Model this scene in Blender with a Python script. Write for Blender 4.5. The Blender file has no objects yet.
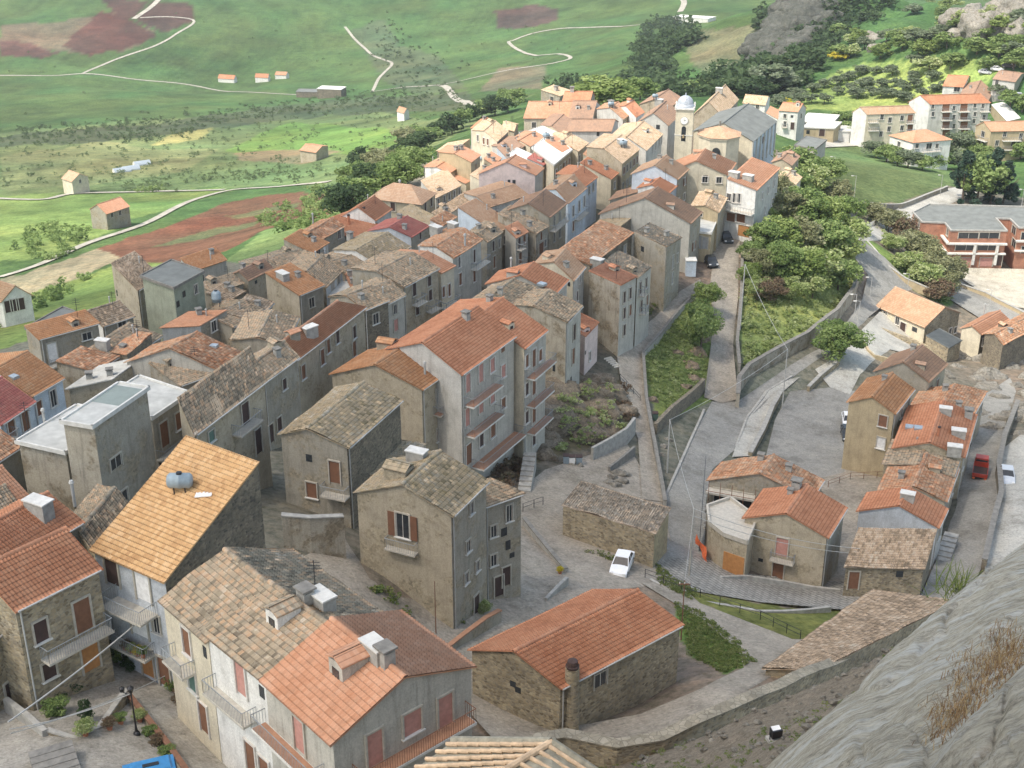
import bpy, math, random
import numpy as np
from mathutils import Vector, Matrix
from mathutils.geometry import delaunay_2d_cdt
S = bpy.context.scene
COL = S.collection
random.seed(7); RNG = np.random.default_rng(7)
# ------------------------------------------------------------------ camera, world, sun, exposure
F, TH, CZ = 1400.0, math.radians(25.5), 100.0
cam = bpy.data.cameras.new('camera'); cam.lens = F/1024*36; cam.sensor_width = 36; cam.clip_end = 12000; cam.clip_start = .5
camo = bpy.data.objects.new('camera', cam); COL.objects.link(camo)
camo.location = (0, 0, CZ); camo.rotation_euler = (math.pi/2-TH, 0, 0); S.camera = camo
SUN_EL, SUN_AZ = math.radians(59), math.radians(-126)      # azimuth measured from +Y towards +X: the sun stands to the left, a little behind
world = bpy.data.worlds.new('World'); S.world = world; world.use_nodes = True
wn = world.node_tree; bg = wn.nodes['Background']
sky = wn.nodes.new('ShaderNodeTexSky'); sky.sky_type = 'NISHITA'; sky.sun_disc = False
sky.sun_elevation = SUN_EL; sky.sun_rotation = SUN_AZ; sky.dust_density = 3.0; sky.altitude = 700
wmx = wn.nodes.new('ShaderNodeMix'); wmx.data_type = 'RGBA'; wmx.blend_type = 'MULTIPLY'; wmx.inputs[0].default_value = 1; wmx.inputs[7].default_value = (1.10, 1.0, .82, 1)   # milky humid sky
wn.links.new(sky.outputs[0], wmx.inputs[6]); wn.links.new(wmx.outputs[2], bg.inputs[0]); bg.inputs[1].default_value = 0.15
sun = bpy.data.lights.new('sun', 'SUN'); sun.energy = 2.3; sun.angle = math.radians(2.0); sun.color = (1, .94, .84)
suno = bpy.data.objects.new('sun', sun); COL.objects.link(suno)
sd = Vector((math.sin(SUN_AZ)*math.cos(SUN_EL), math.cos(SUN_AZ)*math.cos(SUN_EL), math.sin(SUN_EL)))
suno.rotation_euler = sd.to_track_quat('Z', 'Y').to_euler(); suno.location = (0, 0, 400)
S.view_settings.view_transform = 'Standard'; S.view_settings.look = 'None'
S.view_settings.exposure = 1.32; S.view_settings.gamma = 1

# ------------------------------------------------------------------ projection helpers
def ray(px, py):
    x = (px-512)/F; y = (384-py)/F
    d = np.array([x, math.cos(TH)+y*math.sin(TH), -math.sin(TH)+y*math.cos(TH)])
    return d/np.linalg.norm(d)
CAM = np.array([0, 0, CZ])
def proj(P):
    P = np.asarray(P, float)-CAM
    zc = P[..., 1]*math.cos(TH)-P[..., 2]*math.sin(TH)
    yc = P[..., 1]*math.sin(TH)+P[..., 2]*math.cos(TH)
    return 512+F*P[..., 0]/zc, 384-F*yc/zc
def at_depth(px, py, D): d = ray(px, py); return CAM+d*(D/-d[2])
def at_dist(px, py, t): return CAM+ray(px, py)*t
def at_z(px, py, z): return at_depth(px, py, CZ-z)

# ------------------------------------------------------------------ terrain height from surveyed points (px, py, depth below camera)
CP = [(0,760,54),(100,720,55),(60,830,52),(200,740,57),(330,790,59),(10,690,56),(395,590,64),(60,510,60),(10,560,58),(280,520,61),(200,470,63),(430,625,66),
(560,740,66),(640,700,68),(700,690,66),(600,600,71),(620,570,73),(545,540,73),(520,470,76),(460,470,74),(690,560,77),(740,570,79),(790,582,80),(850,590,80),(960,540,82),(985,470,84),
(700,480,81),(740,400,85.5),(800,430,86),(835,480,84),(640,400,80),(625,345,79),(650,480,79),(690,300,80),(725,240,81),(724,300,82.5),(722,380,85),(690,380,84),(672,350,82),(700,190,83),(700,165,84),
(600,250,81),(520,280,79),(420,340,75),(340,380,71),(250,340,74),(150,390,69),(50,385,72),(30,450,65),(150,310,80),(300,260,84),(400,220,88),(440,170,93),(520,120,97),(580,105,97),(650,100,98),(750,105,104),(800,140,104),
(770,330,84),(770,270,81),(800,350,85.5),(790,200,84),(850,240,86),(862,290,90),(880,300,92),(925,340,96),(1000,360,96),(900,390,89),(1015,420,88),(1010,500,81),(1010,560,80),
(830,180,95),(870,170,99),(900,205,98),(970,272,100),(1020,285,100),(1020,200,102),(880,145,110),(940,140,113),(1020,160,110),(920,165,106),(850,105,112),(900,80,108),(860,60,108),(920,30,98),(1000,70,112),(1024,20,92),(960,10,90),
(60,290,112),(10,310,105),(90,270,112),(170,250,120),(280,220,125),(340,190,128),(220,215,138),(108,212,142),(30,250,128),(240,190,152),(340,165,150),(400,160,125),(430,130,150),(480,110,160),(560,90,150),(650,80,150),(740,85,140),(10,195,165),
(74,180,172),(180,160,180),(310,148,178),(10,150,195),(150,130,210),(330,120,215),(450,100,200),(250,110,230),(325,90,250),(228,78,255),(60,75,250),(400,85,240),(520,60,225),(640,50,205),(700,30,210),(760,50,180),(780,10,150),(830,10,135),(870,0,120),
(0,0,240),(150,0,235),(300,0,240),(450,0,240),(600,0,230),(700,0,215),(100,40,248),(350,40,255),(500,30,245),(0,110,235),(820,60,112),(790,90,115)]
def uv_of(x, y):
    r = np.sqrt(x*x+y*y); return np.stack([np.arctan2(x, y)*1.3, np.log(np.maximum(r, 1))], -1)
_P = np.array([at_depth(a, b, c) for a, b, c in CP])
# a frame of outer points so that the land runs on past the picture
extra = []
for az in np.radians(np.arange(-42, 43, 12)):
    for r, z in ((20, 42), (45, 44), (1900, -90), (2700, 30), (4500, 240)): extra.append((r*math.sin(az), r*math.cos(az), z-(12 if az < 0 and r > 1500 else 0)))
for px, py, D in CP:
    if px <= 60 or px >= 1000:
        q = at_depth(px, py, D); s = -1 if px < 512 else 1
        a = math.atan2(q[0], q[1])+s*math.radians(14); r = math.hypot(q[0], q[1]); extra.append((r*math.sin(a), r*math.cos(a), q[2]))
_P = np.vstack([_P, np.array(extra)])
_U = uv_of(_P[:, 0], _P[:, 1])
def _k(d2): return .5*d2*np.log(d2+1e-9)
def _solve():
    n = len(_U); d2 = ((_U[:, None]-_U[None])**2).sum(-1)
    K = _k(d2)+np.eye(n)*2e-4; Q = np.hstack([np.ones((n, 1)), _U])
    M = np.block([[K, Q], [Q.T, np.zeros((3, 3))]])
    w = np.linalg.solve(M, np.concatenate([_P[:, 2], np.zeros(3)])); return w
_W = _solve()
def G(x, y):
    x = np.asarray(x, float); y = np.asarray(y, float); sh = x.shape
    U = uv_of(x.ravel(), y.ravel()); out = np.empty(len(U))
    for i in range(0, len(U), 20000):
        u = U[i:i+20000]; d2 = ((u[:, None]-_U[None])**2).sum(-1)
        out[i:i+20000] = _k(d2)@_W[:-3]+_W[-3]+u@_W[-2:]
    return out.reshape(sh)
def g1(x, y): return float(G(np.array([x]), np.array([y]))[0])
HF = G
def hit(px, py, h=0.0, tmin=45, tmax=4000):
    """where the ray through a pixel meets the surface h metres above the ground"""
    d = ray(px, py); t = np.exp(np.linspace(math.log(tmin), math.log(tmax), 260))
    P = CAM+t[:, None]*d; f = P[:, 2]-HF(P[:, 0], P[:, 1])-h
    i = np.argmax(f < 0) if (f < 0).any() else len(t)-1
    i = max(i, 1); a, b = t[i-1], t[i]
    for _ in range(3):
        tt = np.linspace(a, b, 9); P = CAM+tt[:, None]*d; f = P[:, 2]-HF(P[:, 0], P[:, 1])-h
        j = np.argmax(f < 0) if (f < 0).any() else 8
        j = max(j, 1); a, b = tt[j-1], tt[j]
    return CAM+d*(a+b)/2

# ------------------------------------------------------------------ materials
def newmat(name):
    m = bpy.data.materials.new(name); m.use_nodes = True; nt = m.node_tree
    return m, nt, nt.nodes['Principled BSDF'], nt.links
def N(nt, t, **k):
    n = nt.nodes.new(t)
    for a, b in k.items(): setattr(n, a, b)
    return n
def ramp(nt, cols, pos=None, interp='LINEAR'):
    r = N(nt, 'ShaderNodeValToRGB'); e = r.color_ramp.elements; r.color_ramp.interpolation = interp
    pos = pos or [i/(len(cols)-1) for i in range(len(cols))]
    while len(e) < len(cols): e.new(.5)
    for i, (c, p) in enumerate(zip(cols, pos)): e[i].position = p; e[i].color = (*c, 1)
    return r
def mixc(nt, L, fac, a, b, mode='MIX'):
    m = N(nt, 'ShaderNodeMix', data_type='RGBA', blend_type=mode)
    if isinstance(fac, float): m.inputs[0].default_value = fac
    else: L.new(fac, m.inputs[0])
    for s, v in ((m.inputs[6], a), (m.inputs[7], b)):
        if isinstance(v, tuple): s.default_value = (*v, 1)
        else: L.new(v, s)
    return m.outputs[2]
def noise(nt, L, vec, scale, detail=3, rough=.6):
    n = N(nt, 'ShaderNodeTexNoise'); n.inputs['Scale'].default_value = scale; n.inputs['Detail'].default_value = detail; n.inputs['Roughness'].default_value = rough
    if vec is not None: L.new(vec, n.inputs['Vector'])
    return n
def bump(nt, L, h, b, strength=.4, dist=.05):
    n = N(nt, 'ShaderNodeBump'); n.inputs['Strength'].default_value = strength; n.inputs['Distance'].default_value = dist
    L.new(h, n.inputs['Height']); L.new(n.outputs[0], b.inputs['Normal'])
def plain(name, c, rough=.8, metal=0.0, var=.15, scale=3.0):
    m, nt, b, L = newmat(name); tc = N(nt, 'ShaderNodeTexCoord'); n = noise(nt, L, tc.outputs['Object'], scale)
    r = ramp(nt, [tuple(v*(1-var) for v in c), tuple(min(1, v*(1+var)) for v in c)], [.3, .7]); L.new(n.outputs[0], r.inputs[0])
    L.new(r.outputs[0], b.inputs['Base Color']); b.inputs['Roughness'].default_value = rough; b.inputs['Metallic'].default_value = metal
    return m
def scaled(nt, L, src, s):
    mp = N(nt, 'ShaderNodeMapping'); mp.inputs['Scale'].default_value = s; L.new(src, mp.inputs['Vector']); return mp.outputs[0]
def plaster(name, c, stain=(.16, .14, .11), amt=.5, patch=None):
    m, nt, b, L = newmat(name); tc = N(nt, 'ShaderNodeTexCoord'); o = tc.outputs['Object']
    n1 = noise(nt, L, o, .7, 5, .65); n2 = noise(nt, L, scaled(nt, L, o, (2.2, 2.2, .22)), 1.0, 4, .7); n3 = noise(nt, L, o, 9, 3)
    r0 = ramp(nt, [tuple(v*.78 for v in c), c, tuple(min(.9, v*1.12) for v in c)], [.3, .5, .7]); L.new(n1.outputs[0], r0.inputs[0])
    r1 = ramp(nt, [(0, 0, 0), (amt, amt, amt)], [.5, .72]); L.new(n2.outputs[0], r1.inputs[0])
    col = mixc(nt, L, r1.outputs[0], r0.outputs[0], stain)
    if patch:
        vo = N(nt, 'ShaderNodeTexVoronoi'); vo.inputs['Scale'].default_value = 4.5; L.new(o, vo.inputs['Vector'])
        rv = ramp(nt, [tuple(v*.6 for v in patch), patch, tuple(v*1.3 for v in patch)]); L.new(vo.outputs['Color'], rv.inputs[0])
        n4 = noise(nt, L, o, .45, 6, .7); rm = ramp(nt, [(0, 0, 0), (1, 1, 1)], [.5, .58]); L.new(n4.outputs[0], rm.inputs[0])
        col = mixc(nt, L, rm.outputs[0], col, rv.outputs[0])
    r3 = ramp(nt, [(.8, .8, .8), (1.1, 1.1, 1.1)], [.3, .7]); L.new(n3.outputs[0], r3.inputs[0])
    col = mixc(nt, L, 1.0, col, r3.outputs[0], 'MULTIPLY')
    L.new(col, b.inputs['Base Color']); b.inputs['Roughness'].default_value = .9; bump(nt, L, n3.outputs[0], b, .5, .03)
    return m
def masonry(name, cols, scale=3.2, mortar=(.30, .27, .22), msize=.07):
    m, nt, b, L = newmat(name); tc = N(nt, 'ShaderNodeTexCoord'); o = scaled(nt, L, tc.outputs['Object'], (1, 1, 1.7))
    v = N(nt, 'ShaderNodeTexVoronoi'); v.inputs['Scale'].default_value = scale; L.new(o, v.inputs['Vector'])
    e = N(nt, 'ShaderNodeTexVoronoi', feature='DISTANCE_TO_EDGE'); e.inputs['Scale'].default_value = scale; L.new(o, e.inputs['Vector'])
    sp = N(nt, 'ShaderNodeSeparateColor'); L.new(v.outputs['Color'], sp.inputs[0])
    r = ramp(nt, cols); L.new(sp.outputs[0], r.inputs[0])
    re = ramp(nt, [(1, 1, 1), (0, 0, 0)], [msize*.4, msize]); L.new(e.outputs[0], re.inputs[0])
    col = mixc(nt, L, re.outputs[0], r.outputs[0], mortar)
    n = noise(nt, L, tc.outputs['Object'], .6, 5, .65); rn = ramp(nt, [(.65, .65, .62), (1.2, 1.18, 1.1)], [.3, .7]); L.new(n.outputs[0], rn.inputs[0])
    col = mixc(nt, L, 1.0, col, rn.outputs[0], 'MULTIPLY')
    L.new(col, b.inputs['Base Color']); b.inputs['Roughness'].default_value = .95; bump(nt, L, e.outputs[0], b, .6, .08)
    return m
PU, PV = .25, .36
def tiles(name, cols, line=.45, stain=(.12, .10, .085), samt=.5, bumpy=.5, rand=1.0, light=None):
    m, nt, b, L = newmat(name); tc = N(nt, 'ShaderNodeTexCoord'); uv = tc.outputs['UV']
    s = N(nt, 'ShaderNodeSeparateXYZ'); L.new(uv, s.inputs[0])
    def mth(op, a, v=None):
        q = N(nt, 'ShaderNodeMath', operation=op); L.new(a, q.inputs[0])
        if v is not None:
            if isinstance(v, (int, float)): q.inputs[1].default_value = v
            else: L.new(v, q.inputs[1])
        return q.outputs[0]
    cu = mth('FLOOR', mth('DIVIDE', s.outputs[0], PU)); v0 = mth('DIVIDE', s.outputs[1], PV); cv = mth('FLOOR', v0)
    cb = N(nt, 'ShaderNodeCombineXYZ'); L.new(cu, cb.inputs[0]); L.new(cv, cb.inputs[1])
    wnn = N(nt, 'ShaderNodeTexWhiteNoise', noise_dimensions='2D'); L.new(cb.outputs[0], wnn.inputs['Vector'])
    n = noise(nt, L, tc.outputs['Object'], .35, 5, .6)
    mx = N(nt, 'ShaderNodeMix', data_type='FLOAT'); mx.inputs[0].default_value = .38*rand; L.new(n.outputs[0], mx.inputs[2]); L.new(wnn.outputs[0], mx.inputs[3])
    r = ramp(nt, cols, [.28+.5*i/(len(cols)-1) for i in range(len(cols))]); L.new(mx.outputs[0], r.inputs[0])
    n2 = noise(nt, L, tc.outputs['Object'], 1.1, 6, .7); rs = ramp(nt, [(0, 0, 0), (samt, samt, samt)], [.5, .7]); L.new(n2.outputs[0], rs.inputs[0])
    col = mixc(nt, L, rs.outputs[0], r.outputs[0], stain)
    if light:
        n3 = noise(nt, L, tc.outputs['Object'], 2.3, 5, .7); rl = ramp(nt, [(0, 0, 0), (.7, .7, .7)], [.56, .7]); L.new(n3.outputs[0], rl.inputs[0]); col = mixc(nt, L, rl.outputs[0], col, light)
    fr = mth('FRACT', v0); ln = ramp(nt, [(1-line,)*3, (1, 1, 1), (1, 1, 1)], [.06, .26, 1]); L.new(fr, ln.inputs[0])
    col = mixc(nt, L, 1.0, col, ln.outputs[0], 'MULTIPLY')
    L.new(col, b.inputs['Base Color']); b.inputs['Roughness'].default_value = .9
    sn = mth('SINE', mth('MULTIPLY', s.outputs[0], 2*math.pi/PU)); bump(nt, L, sn, b, bumpy*.3, .02); b.inputs['Specular IOR Level'].default_value = .12
    return m
W = dict(
 white=plaster('white_plaster', (.72, .71, .67), (.38, .36, .32), .45), pale=plaster('pale_plaster', (.52, .51, .47), (.27, .25, .21), .5),
 cream=plaster('cream_plaster', (.62, .56, .43), (.33, .28, .2), .45), ochre=plaster('ochre_plaster', (.44, .36, .23), (.22, .17, .11), .45),
 grey=plaster('grey_plaster', (.33, .305, .25), (.17, .15, .115), .55, (.30, .26, .19)), beige=plaster('beige_plaster', (.43, .375, .28), (.25, .21, .15), .5, (.36, .31, .22)),
 blue=plaster('blue_grey_plaster', (.50, .53, .56), (.3, .3, .3), .4), pink=plaster('pink_plaster', (.66, .54, .50), (.42, .34, .31), .35),
 green=plaster('green_grey_plaster', (.29, .31, .235), (.18, .19, .13), .5), lblue=plaster('light_blue_plaster', (.55, .62, .68), (.35, .36, .38), .35),
 rough=plaster('worn_plaster', (.39, .355, .285), (.16, .14, .11), .6, (.24, .2, .14)), pgrey=plaster('pale_grey_plaster', (.46, .44, .385), (.2, .19, .16), .55),
 stone=masonry('rubble_stone', [(.16, .13, .09), (.33, .27, .18), (.42, .36, .26), (.22, .19, .15)]),
 stoned=masonry('dark_rubble_stone', [(.10, .09, .075), (.2, .17, .13), (.27, .23, .17), (.14, .12, .10)], 3.6, (.2, .18, .15)),
 brick=masonry('orange_brick', [(.38, .17, .11), (.44, .21, .14), (.34, .15, .10)], 5, (.40, .22, .16)),
 tuff=masonry('yellow_stone', [(.34, .28, .17), (.42, .35, .22), (.27, .22, .14)], 2.4, (.3, .26, .18)))
OLD = [(.17, .14, .105), (.30, .25, .18), (.38, .31, .225), (.44, .30, .19), (.48, .42, .34)]
R = dict(
 old=tiles('old_clay_tiles', OLD, .45, (.17, .155, .125), .5, 1.0, 1, (.50, .45, .36)), oldy=tiles('lichen_clay_tiles', [(.2, .17, .11), (.34, .28, .19), (.42, .33, .22), (.32, .28, .21), (.50, .44, .35)], .4, (.38, .29, .13), .4, .8),
 oldp=tiles('pinkish_clay_tiles', [(.2, .155, .11), (.34, .26, .18), (.46, .35, .25), (.5, .43, .34)], .45, (.18, .15, .115), .5, .8, 1, (.52, .45, .38)),
 mixed=tiles('mixed_clay_tiles', [(.30, .17, .10), (.5, .24, .13), (.42, .29, .2), (.56, .33, .2), (.5, .42, .33)], .4, (.17, .13, .1), .55, .7),
 orange=tiles('orange_clay_tiles', [(.44, .22, .13), (.52, .28, .175), (.57, .34, .23)], .4, (.30, .2, .14), .4, .5, .7), brick=tiles('brick_red_tiles', [(.42, .18, .10), (.53, .25, .145), (.58, .31, .19)], .45, (.24, .12, .08), .4, .5, .6),
 tan=tiles('tan_clay_tiles', [(.38, .27, .17), (.55, .40, .26), (.62, .45, .3), (.6, .5, .38)], .35, (.3, .22, .15), .5, .6), ledge=tiles('salmon_clay_tiles', [(.40, .25, .16), (.49, .32, .21), (.52, .39, .28)], .3, (.4, .26, .18), .4, .5, .8),
 yellow=tiles('yellow_clay_tiles', [(.46, .27, .13), (.60, .38, .19), (.68, .47, .27)], .55, (.30, .17, .09), .35, .6, .8), brown=tiles('brown_clay_tiles', [(.26, .18, .13), (.36, .23, .16), (.42, .27, .18)], .35, (.2, .16, .13), .5, .5, .7),
 pinkred=tiles('wine_red_tiles', [(.32, .11, .10), (.42, .16, .13), (.42, .22, .18)], .35, (.22, .13, .11), .4, .4, .6), cut=tiles('orange_brown_tiles', [(.36, .18, .09), (.48, .25, .13), (.5, .33, .2)], .5, (.25, .17, .12), .5, .5, .7),
 conc=plain('roof_concrete', (.46, .46, .43), .9, 0, .2, .8), dark=plain('roof_bitumen', (.16, .17, .16), .9, 0, .2, .6), pgrn=plain('green_grey_felt', (.23, .27, .25), .9, 0, .15, .5), whitef=plain('white_roof_sheet', (.70, .70, .68), .7, 0, .12, .7))
M = dict(glass=plain('dark_glass', (.035, .04, .045), .2, 0, .3), frame=plain('pale_frame', (.58, .55, .5)), dstone=plain('stone_trim', (.42, .39, .33)), wood=plain('brown_wood', (.19, .09, .05)), dwood=plain('dark_wood', (.06, .035, .03)),
 pinksh=plain('pink_shutter', (.47, .24, .2)), greensh=plain('green_shutter', (.1, .17, .14)), greysh=plain('grey_shutter', (.3, .3, .3)), orangew=plain('orange_wood', (.42, .2, .07)), slab=plain('balcony_concrete', (.46, .43, .37)), terr=plain('terracotta_floor', (.38, .2, .12)),
 iron=plain('dark_iron', (.05, .05, .055), .5, .6), rust=plain('rusty_iron', (.2, .1, .06)), pipe=plain('drain_pipe_metal', (.42, .42, .4), .5), zinc=plain('zinc_metal', (.42, .47, .5), .45, .5), whitem=plain('white_metal', (.75, .75, .74), .4), conc=plain('grey_concrete', (.34, .33, .30), .9, 0, .25, 2), dconc=plain('dark_concrete', (.2, .19, .17), .9, 0, .25, 2),
 pale=plain('pale_concrete', (.6, .59, .55), .9, 0, .15, 2), bluem=plain('blue_paint', (.04, .2, .42), .35), redm=plain('red_paint', (.38, .05, .03), .4), tire=plain('black_rubber', (.02, .02, .02), .9), clock=plain('clock_white', (.8, .79, .75), .5), black=plain('black_metal', (.015, .015, .017), .4),
 orangen=plain('orange_netting', (.75, .16, .05), .8), terracotta=plain('terracotta_pot', (.42, .17, .09)), greyblue=plain('blue_grey_tank', (.24, .30, .34), .5), yellowf=plain('yellow_flower', (.75, .5, .05)), whitef=plain('white_flower', (.75, .75, .62)), pinkf=plain('pink_flower', (.5, .12, .25)), rail=plain('railing_paint', (.25, .27, .28), .5))

# ------------------------------------------------------------------ mesh + object helpers
def tag(o, label=None, cat=None, group=None, kind=None):
    for k, v in (('label', label), ('category', cat), ('group', group), ('kind', kind)):
        if v: o[k] = v
    return o
def empty(name, loc, rz=0.0):
    o = bpy.data.objects.new(name, None); COL.objects.link(o); o.location = loc; o.rotation_euler = (0, 0, rz); o.empty_display_size = .3; return o
class MB:
    def __init__(s): s.v = []; s.f = []; s.m = []; s.mats = []
    def mi(s, mat):
        if mat not in s.mats: s.mats.append(mat)
        return s.mats.index(mat)
    def poly(s, pts, mat): n = len(s.v); s.v += [tuple(p) for p in pts]; s.f.append(tuple(range(n, n+len(pts)))); s.m.append(s.mi(mat))
    def box(s, c, sx, sy, sz, mat, ax=(1, 0, 0), ay=(0, 1, 0), az=(0, 0, 1), taper=1.0):
        c = np.array(c, float); ax = np.array(ax, float)*sx/2; ay = np.array(ay, float)*sy/2; az = np.array(az, float)*sz/2; n = len(s.v); k = s.mi(mat)
        for w in (-1, 1):
            t = taper if w > 0 else 1
            for u, v in ((-1, -1), (1, -1), (1, 1), (-1, 1)): s.v.append(tuple(c+ax*u*t+ay*v*t+az*w))
        for q in ((0, 3, 2, 1), (4, 5, 6, 7), (0, 1, 5, 4), (1, 2, 6, 5), (2, 3, 7, 6), (3, 0, 4, 7)): s.f.append(tuple(n+i for i in q)); s.m.append(k)
    def tube(s, p, q, r, mat, r2=None, seg=8):
        p = Vector(p); q = Vector(q); r2 = r if r2 is None else r2; d = (q-p); a = d.orthogonal().normalized(); b = d.normalized().cross(a); n = len(s.v); k = s.mi(mat)
        for o, rr in ((p, r), (q, r2)):
            for i in range(seg): t = 2*math.pi*i/seg; s.v.append(tuple(o+a*rr*math.cos(t)+b*rr*math.sin(t)))
        for i in range(seg): j = (i+1) % seg; s.f.append((n+i, n+j, n+seg+j, n+seg+i)); s.m.append(k)
        s.f.append(tuple(n+i for i in range(seg))[::-1]); s.m.append(k); s.f.append(tuple(n+seg+i for i in range(seg))); s.m.append(k)
    def lathe(s, c, prof, mat, seg=16):
        n = len(s.v); k = s.mi(mat); c = np.array(c, float)
        for r, z in prof:
            for i in range(seg): t = 2*math.pi*i/seg; s.v.append((c[0]+r*math.cos(t), c[1]+r*math.sin(t), c[2]+z))
        for a in range(len(prof)-1):
            for i in range(seg): j = (i+1) % seg; s.f.append((n+a*seg+i, n+a*seg+j, n+(a+1)*seg+j, n+(a+1)*seg+i)); s.m.append(k)
    def grid(s, X, mat, uv=None):
        a, b = X.shape[:2]; n = len(s.v); k = s.mi(mat); s.v += [tuple(p) for p in X.reshape(-1, 3)]
        for i in range(a-1):
            for j in range(b-1): s.f.append((n+i*b+j, n+i*b+j+1, n+(i+1)*b+j+1, n+(i+1)*b+j)); s.m.append(k)
    def build(s, name, parent=None, smooth=False, bev=0):
        me = bpy.data.meshes.new(name); me.from_pydata(s.v, [], s.f)
        for m in s.mats: me.materials.append(m)
        me.polygons.foreach_set('material_index', s.m)
        if smooth: me.polygons.foreach_set('use_smooth', [True]*len(s.f))
        me.update(); o = bpy.data.objects.new(name, me); COL.objects.link(o)
        if parent is not None: o.parent = parent
        return o
def npmesh(name, V, Q, mats, parent=None, uv=None, mi=None, smooth=False, col=None):
    me = bpy.data.meshes.new(name); V = np.asarray(V, np.float32); Q = np.asarray(Q, np.int32); k = Q.shape[1]
    me.vertices.add(len(V)); me.vertices.foreach_set('co', V.ravel()); me.loops.add(Q.size); me.loops.foreach_set('vertex_index', Q.ravel())
    me.polygons.add(len(Q)); me.polygons.foreach_set('loop_start', np.arange(0, Q.size, k, dtype=np.int32)); me.polygons.foreach_set('loop_total', np.full(len(Q), k, np.int32))
    for m in mats: me.materials.append(m)
    if mi is not None: me.polygons.foreach_set('material_index', np.asarray(mi, np.int32))
    if smooth: me.polygons.foreach_set('use_smooth', np.ones(len(Q), bool))
    me.update(calc_edges=True)
    if uv is not None: l = me.uv_layers.new(name='UVMap'); l.data.foreach_set('uv', np.asarray(uv, np.float32)[Q.ravel()].ravel())
    if col is not None: a = me.color_attributes.new('Col', 'FLOAT_COLOR', 'POINT'); a.data.foreach_set('color', np.hstack([col, np.ones((len(col), 1))]).astype(np.float32).ravel())
    me.validate(); o = bpy.data.objects.new(name, me); COL.objects.link(o)
    if parent is not None: o.parent = parent
    return o
def copy_tree(o, parent=None):
    c = o.copy(); COL.objects.link(c); c.parent = parent
    for ch in list(o.children): copy_tree(ch, c)
    return c

# ------------------------------------------------------------------ terrain sheet
def inpoly(x, y, poly):
    r = np.zeros(x.shape, bool); n = len(poly)
    for i in range(n):
        x1, y1 = poly[i]; x2, y2 = poly[(i+1) % n]
        c = ((y1 > y) != (y2 > y)); 
        with np.errstate(divide='ignore', invalid='ignore'): r ^= c & (x < (x2-x1)*(y-y1)/(y2-y1+1e-12)+x1)
    return r
def vnoise(x, y, sc, seed=0):
    r = np.random.default_rng(seed); T = r.random((64, 64)); x = x/sc; y = y/sc; xi = np.floor(x).astype(int); yi = np.floor(y).astype(int); fx = x-xi; fy = y-yi; fx = fx*fx*(3-2*fx); fy = fy*fy*(3-2*fy)
    g = lambda a, b: T[a % 64, b % 64]
    return (g(xi, yi)*(1-fx)*(1-fy)+g(xi+1, yi)*fx*(1-fy)+g(xi, yi+1)*(1-fx)*fy+g(xi+1, yi+1)*fx*fy)-.5
GREEN, LGREEN, DGREEN = (.068, .120, .042), (.16, .21, .065), (.05, .085, .045)
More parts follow.
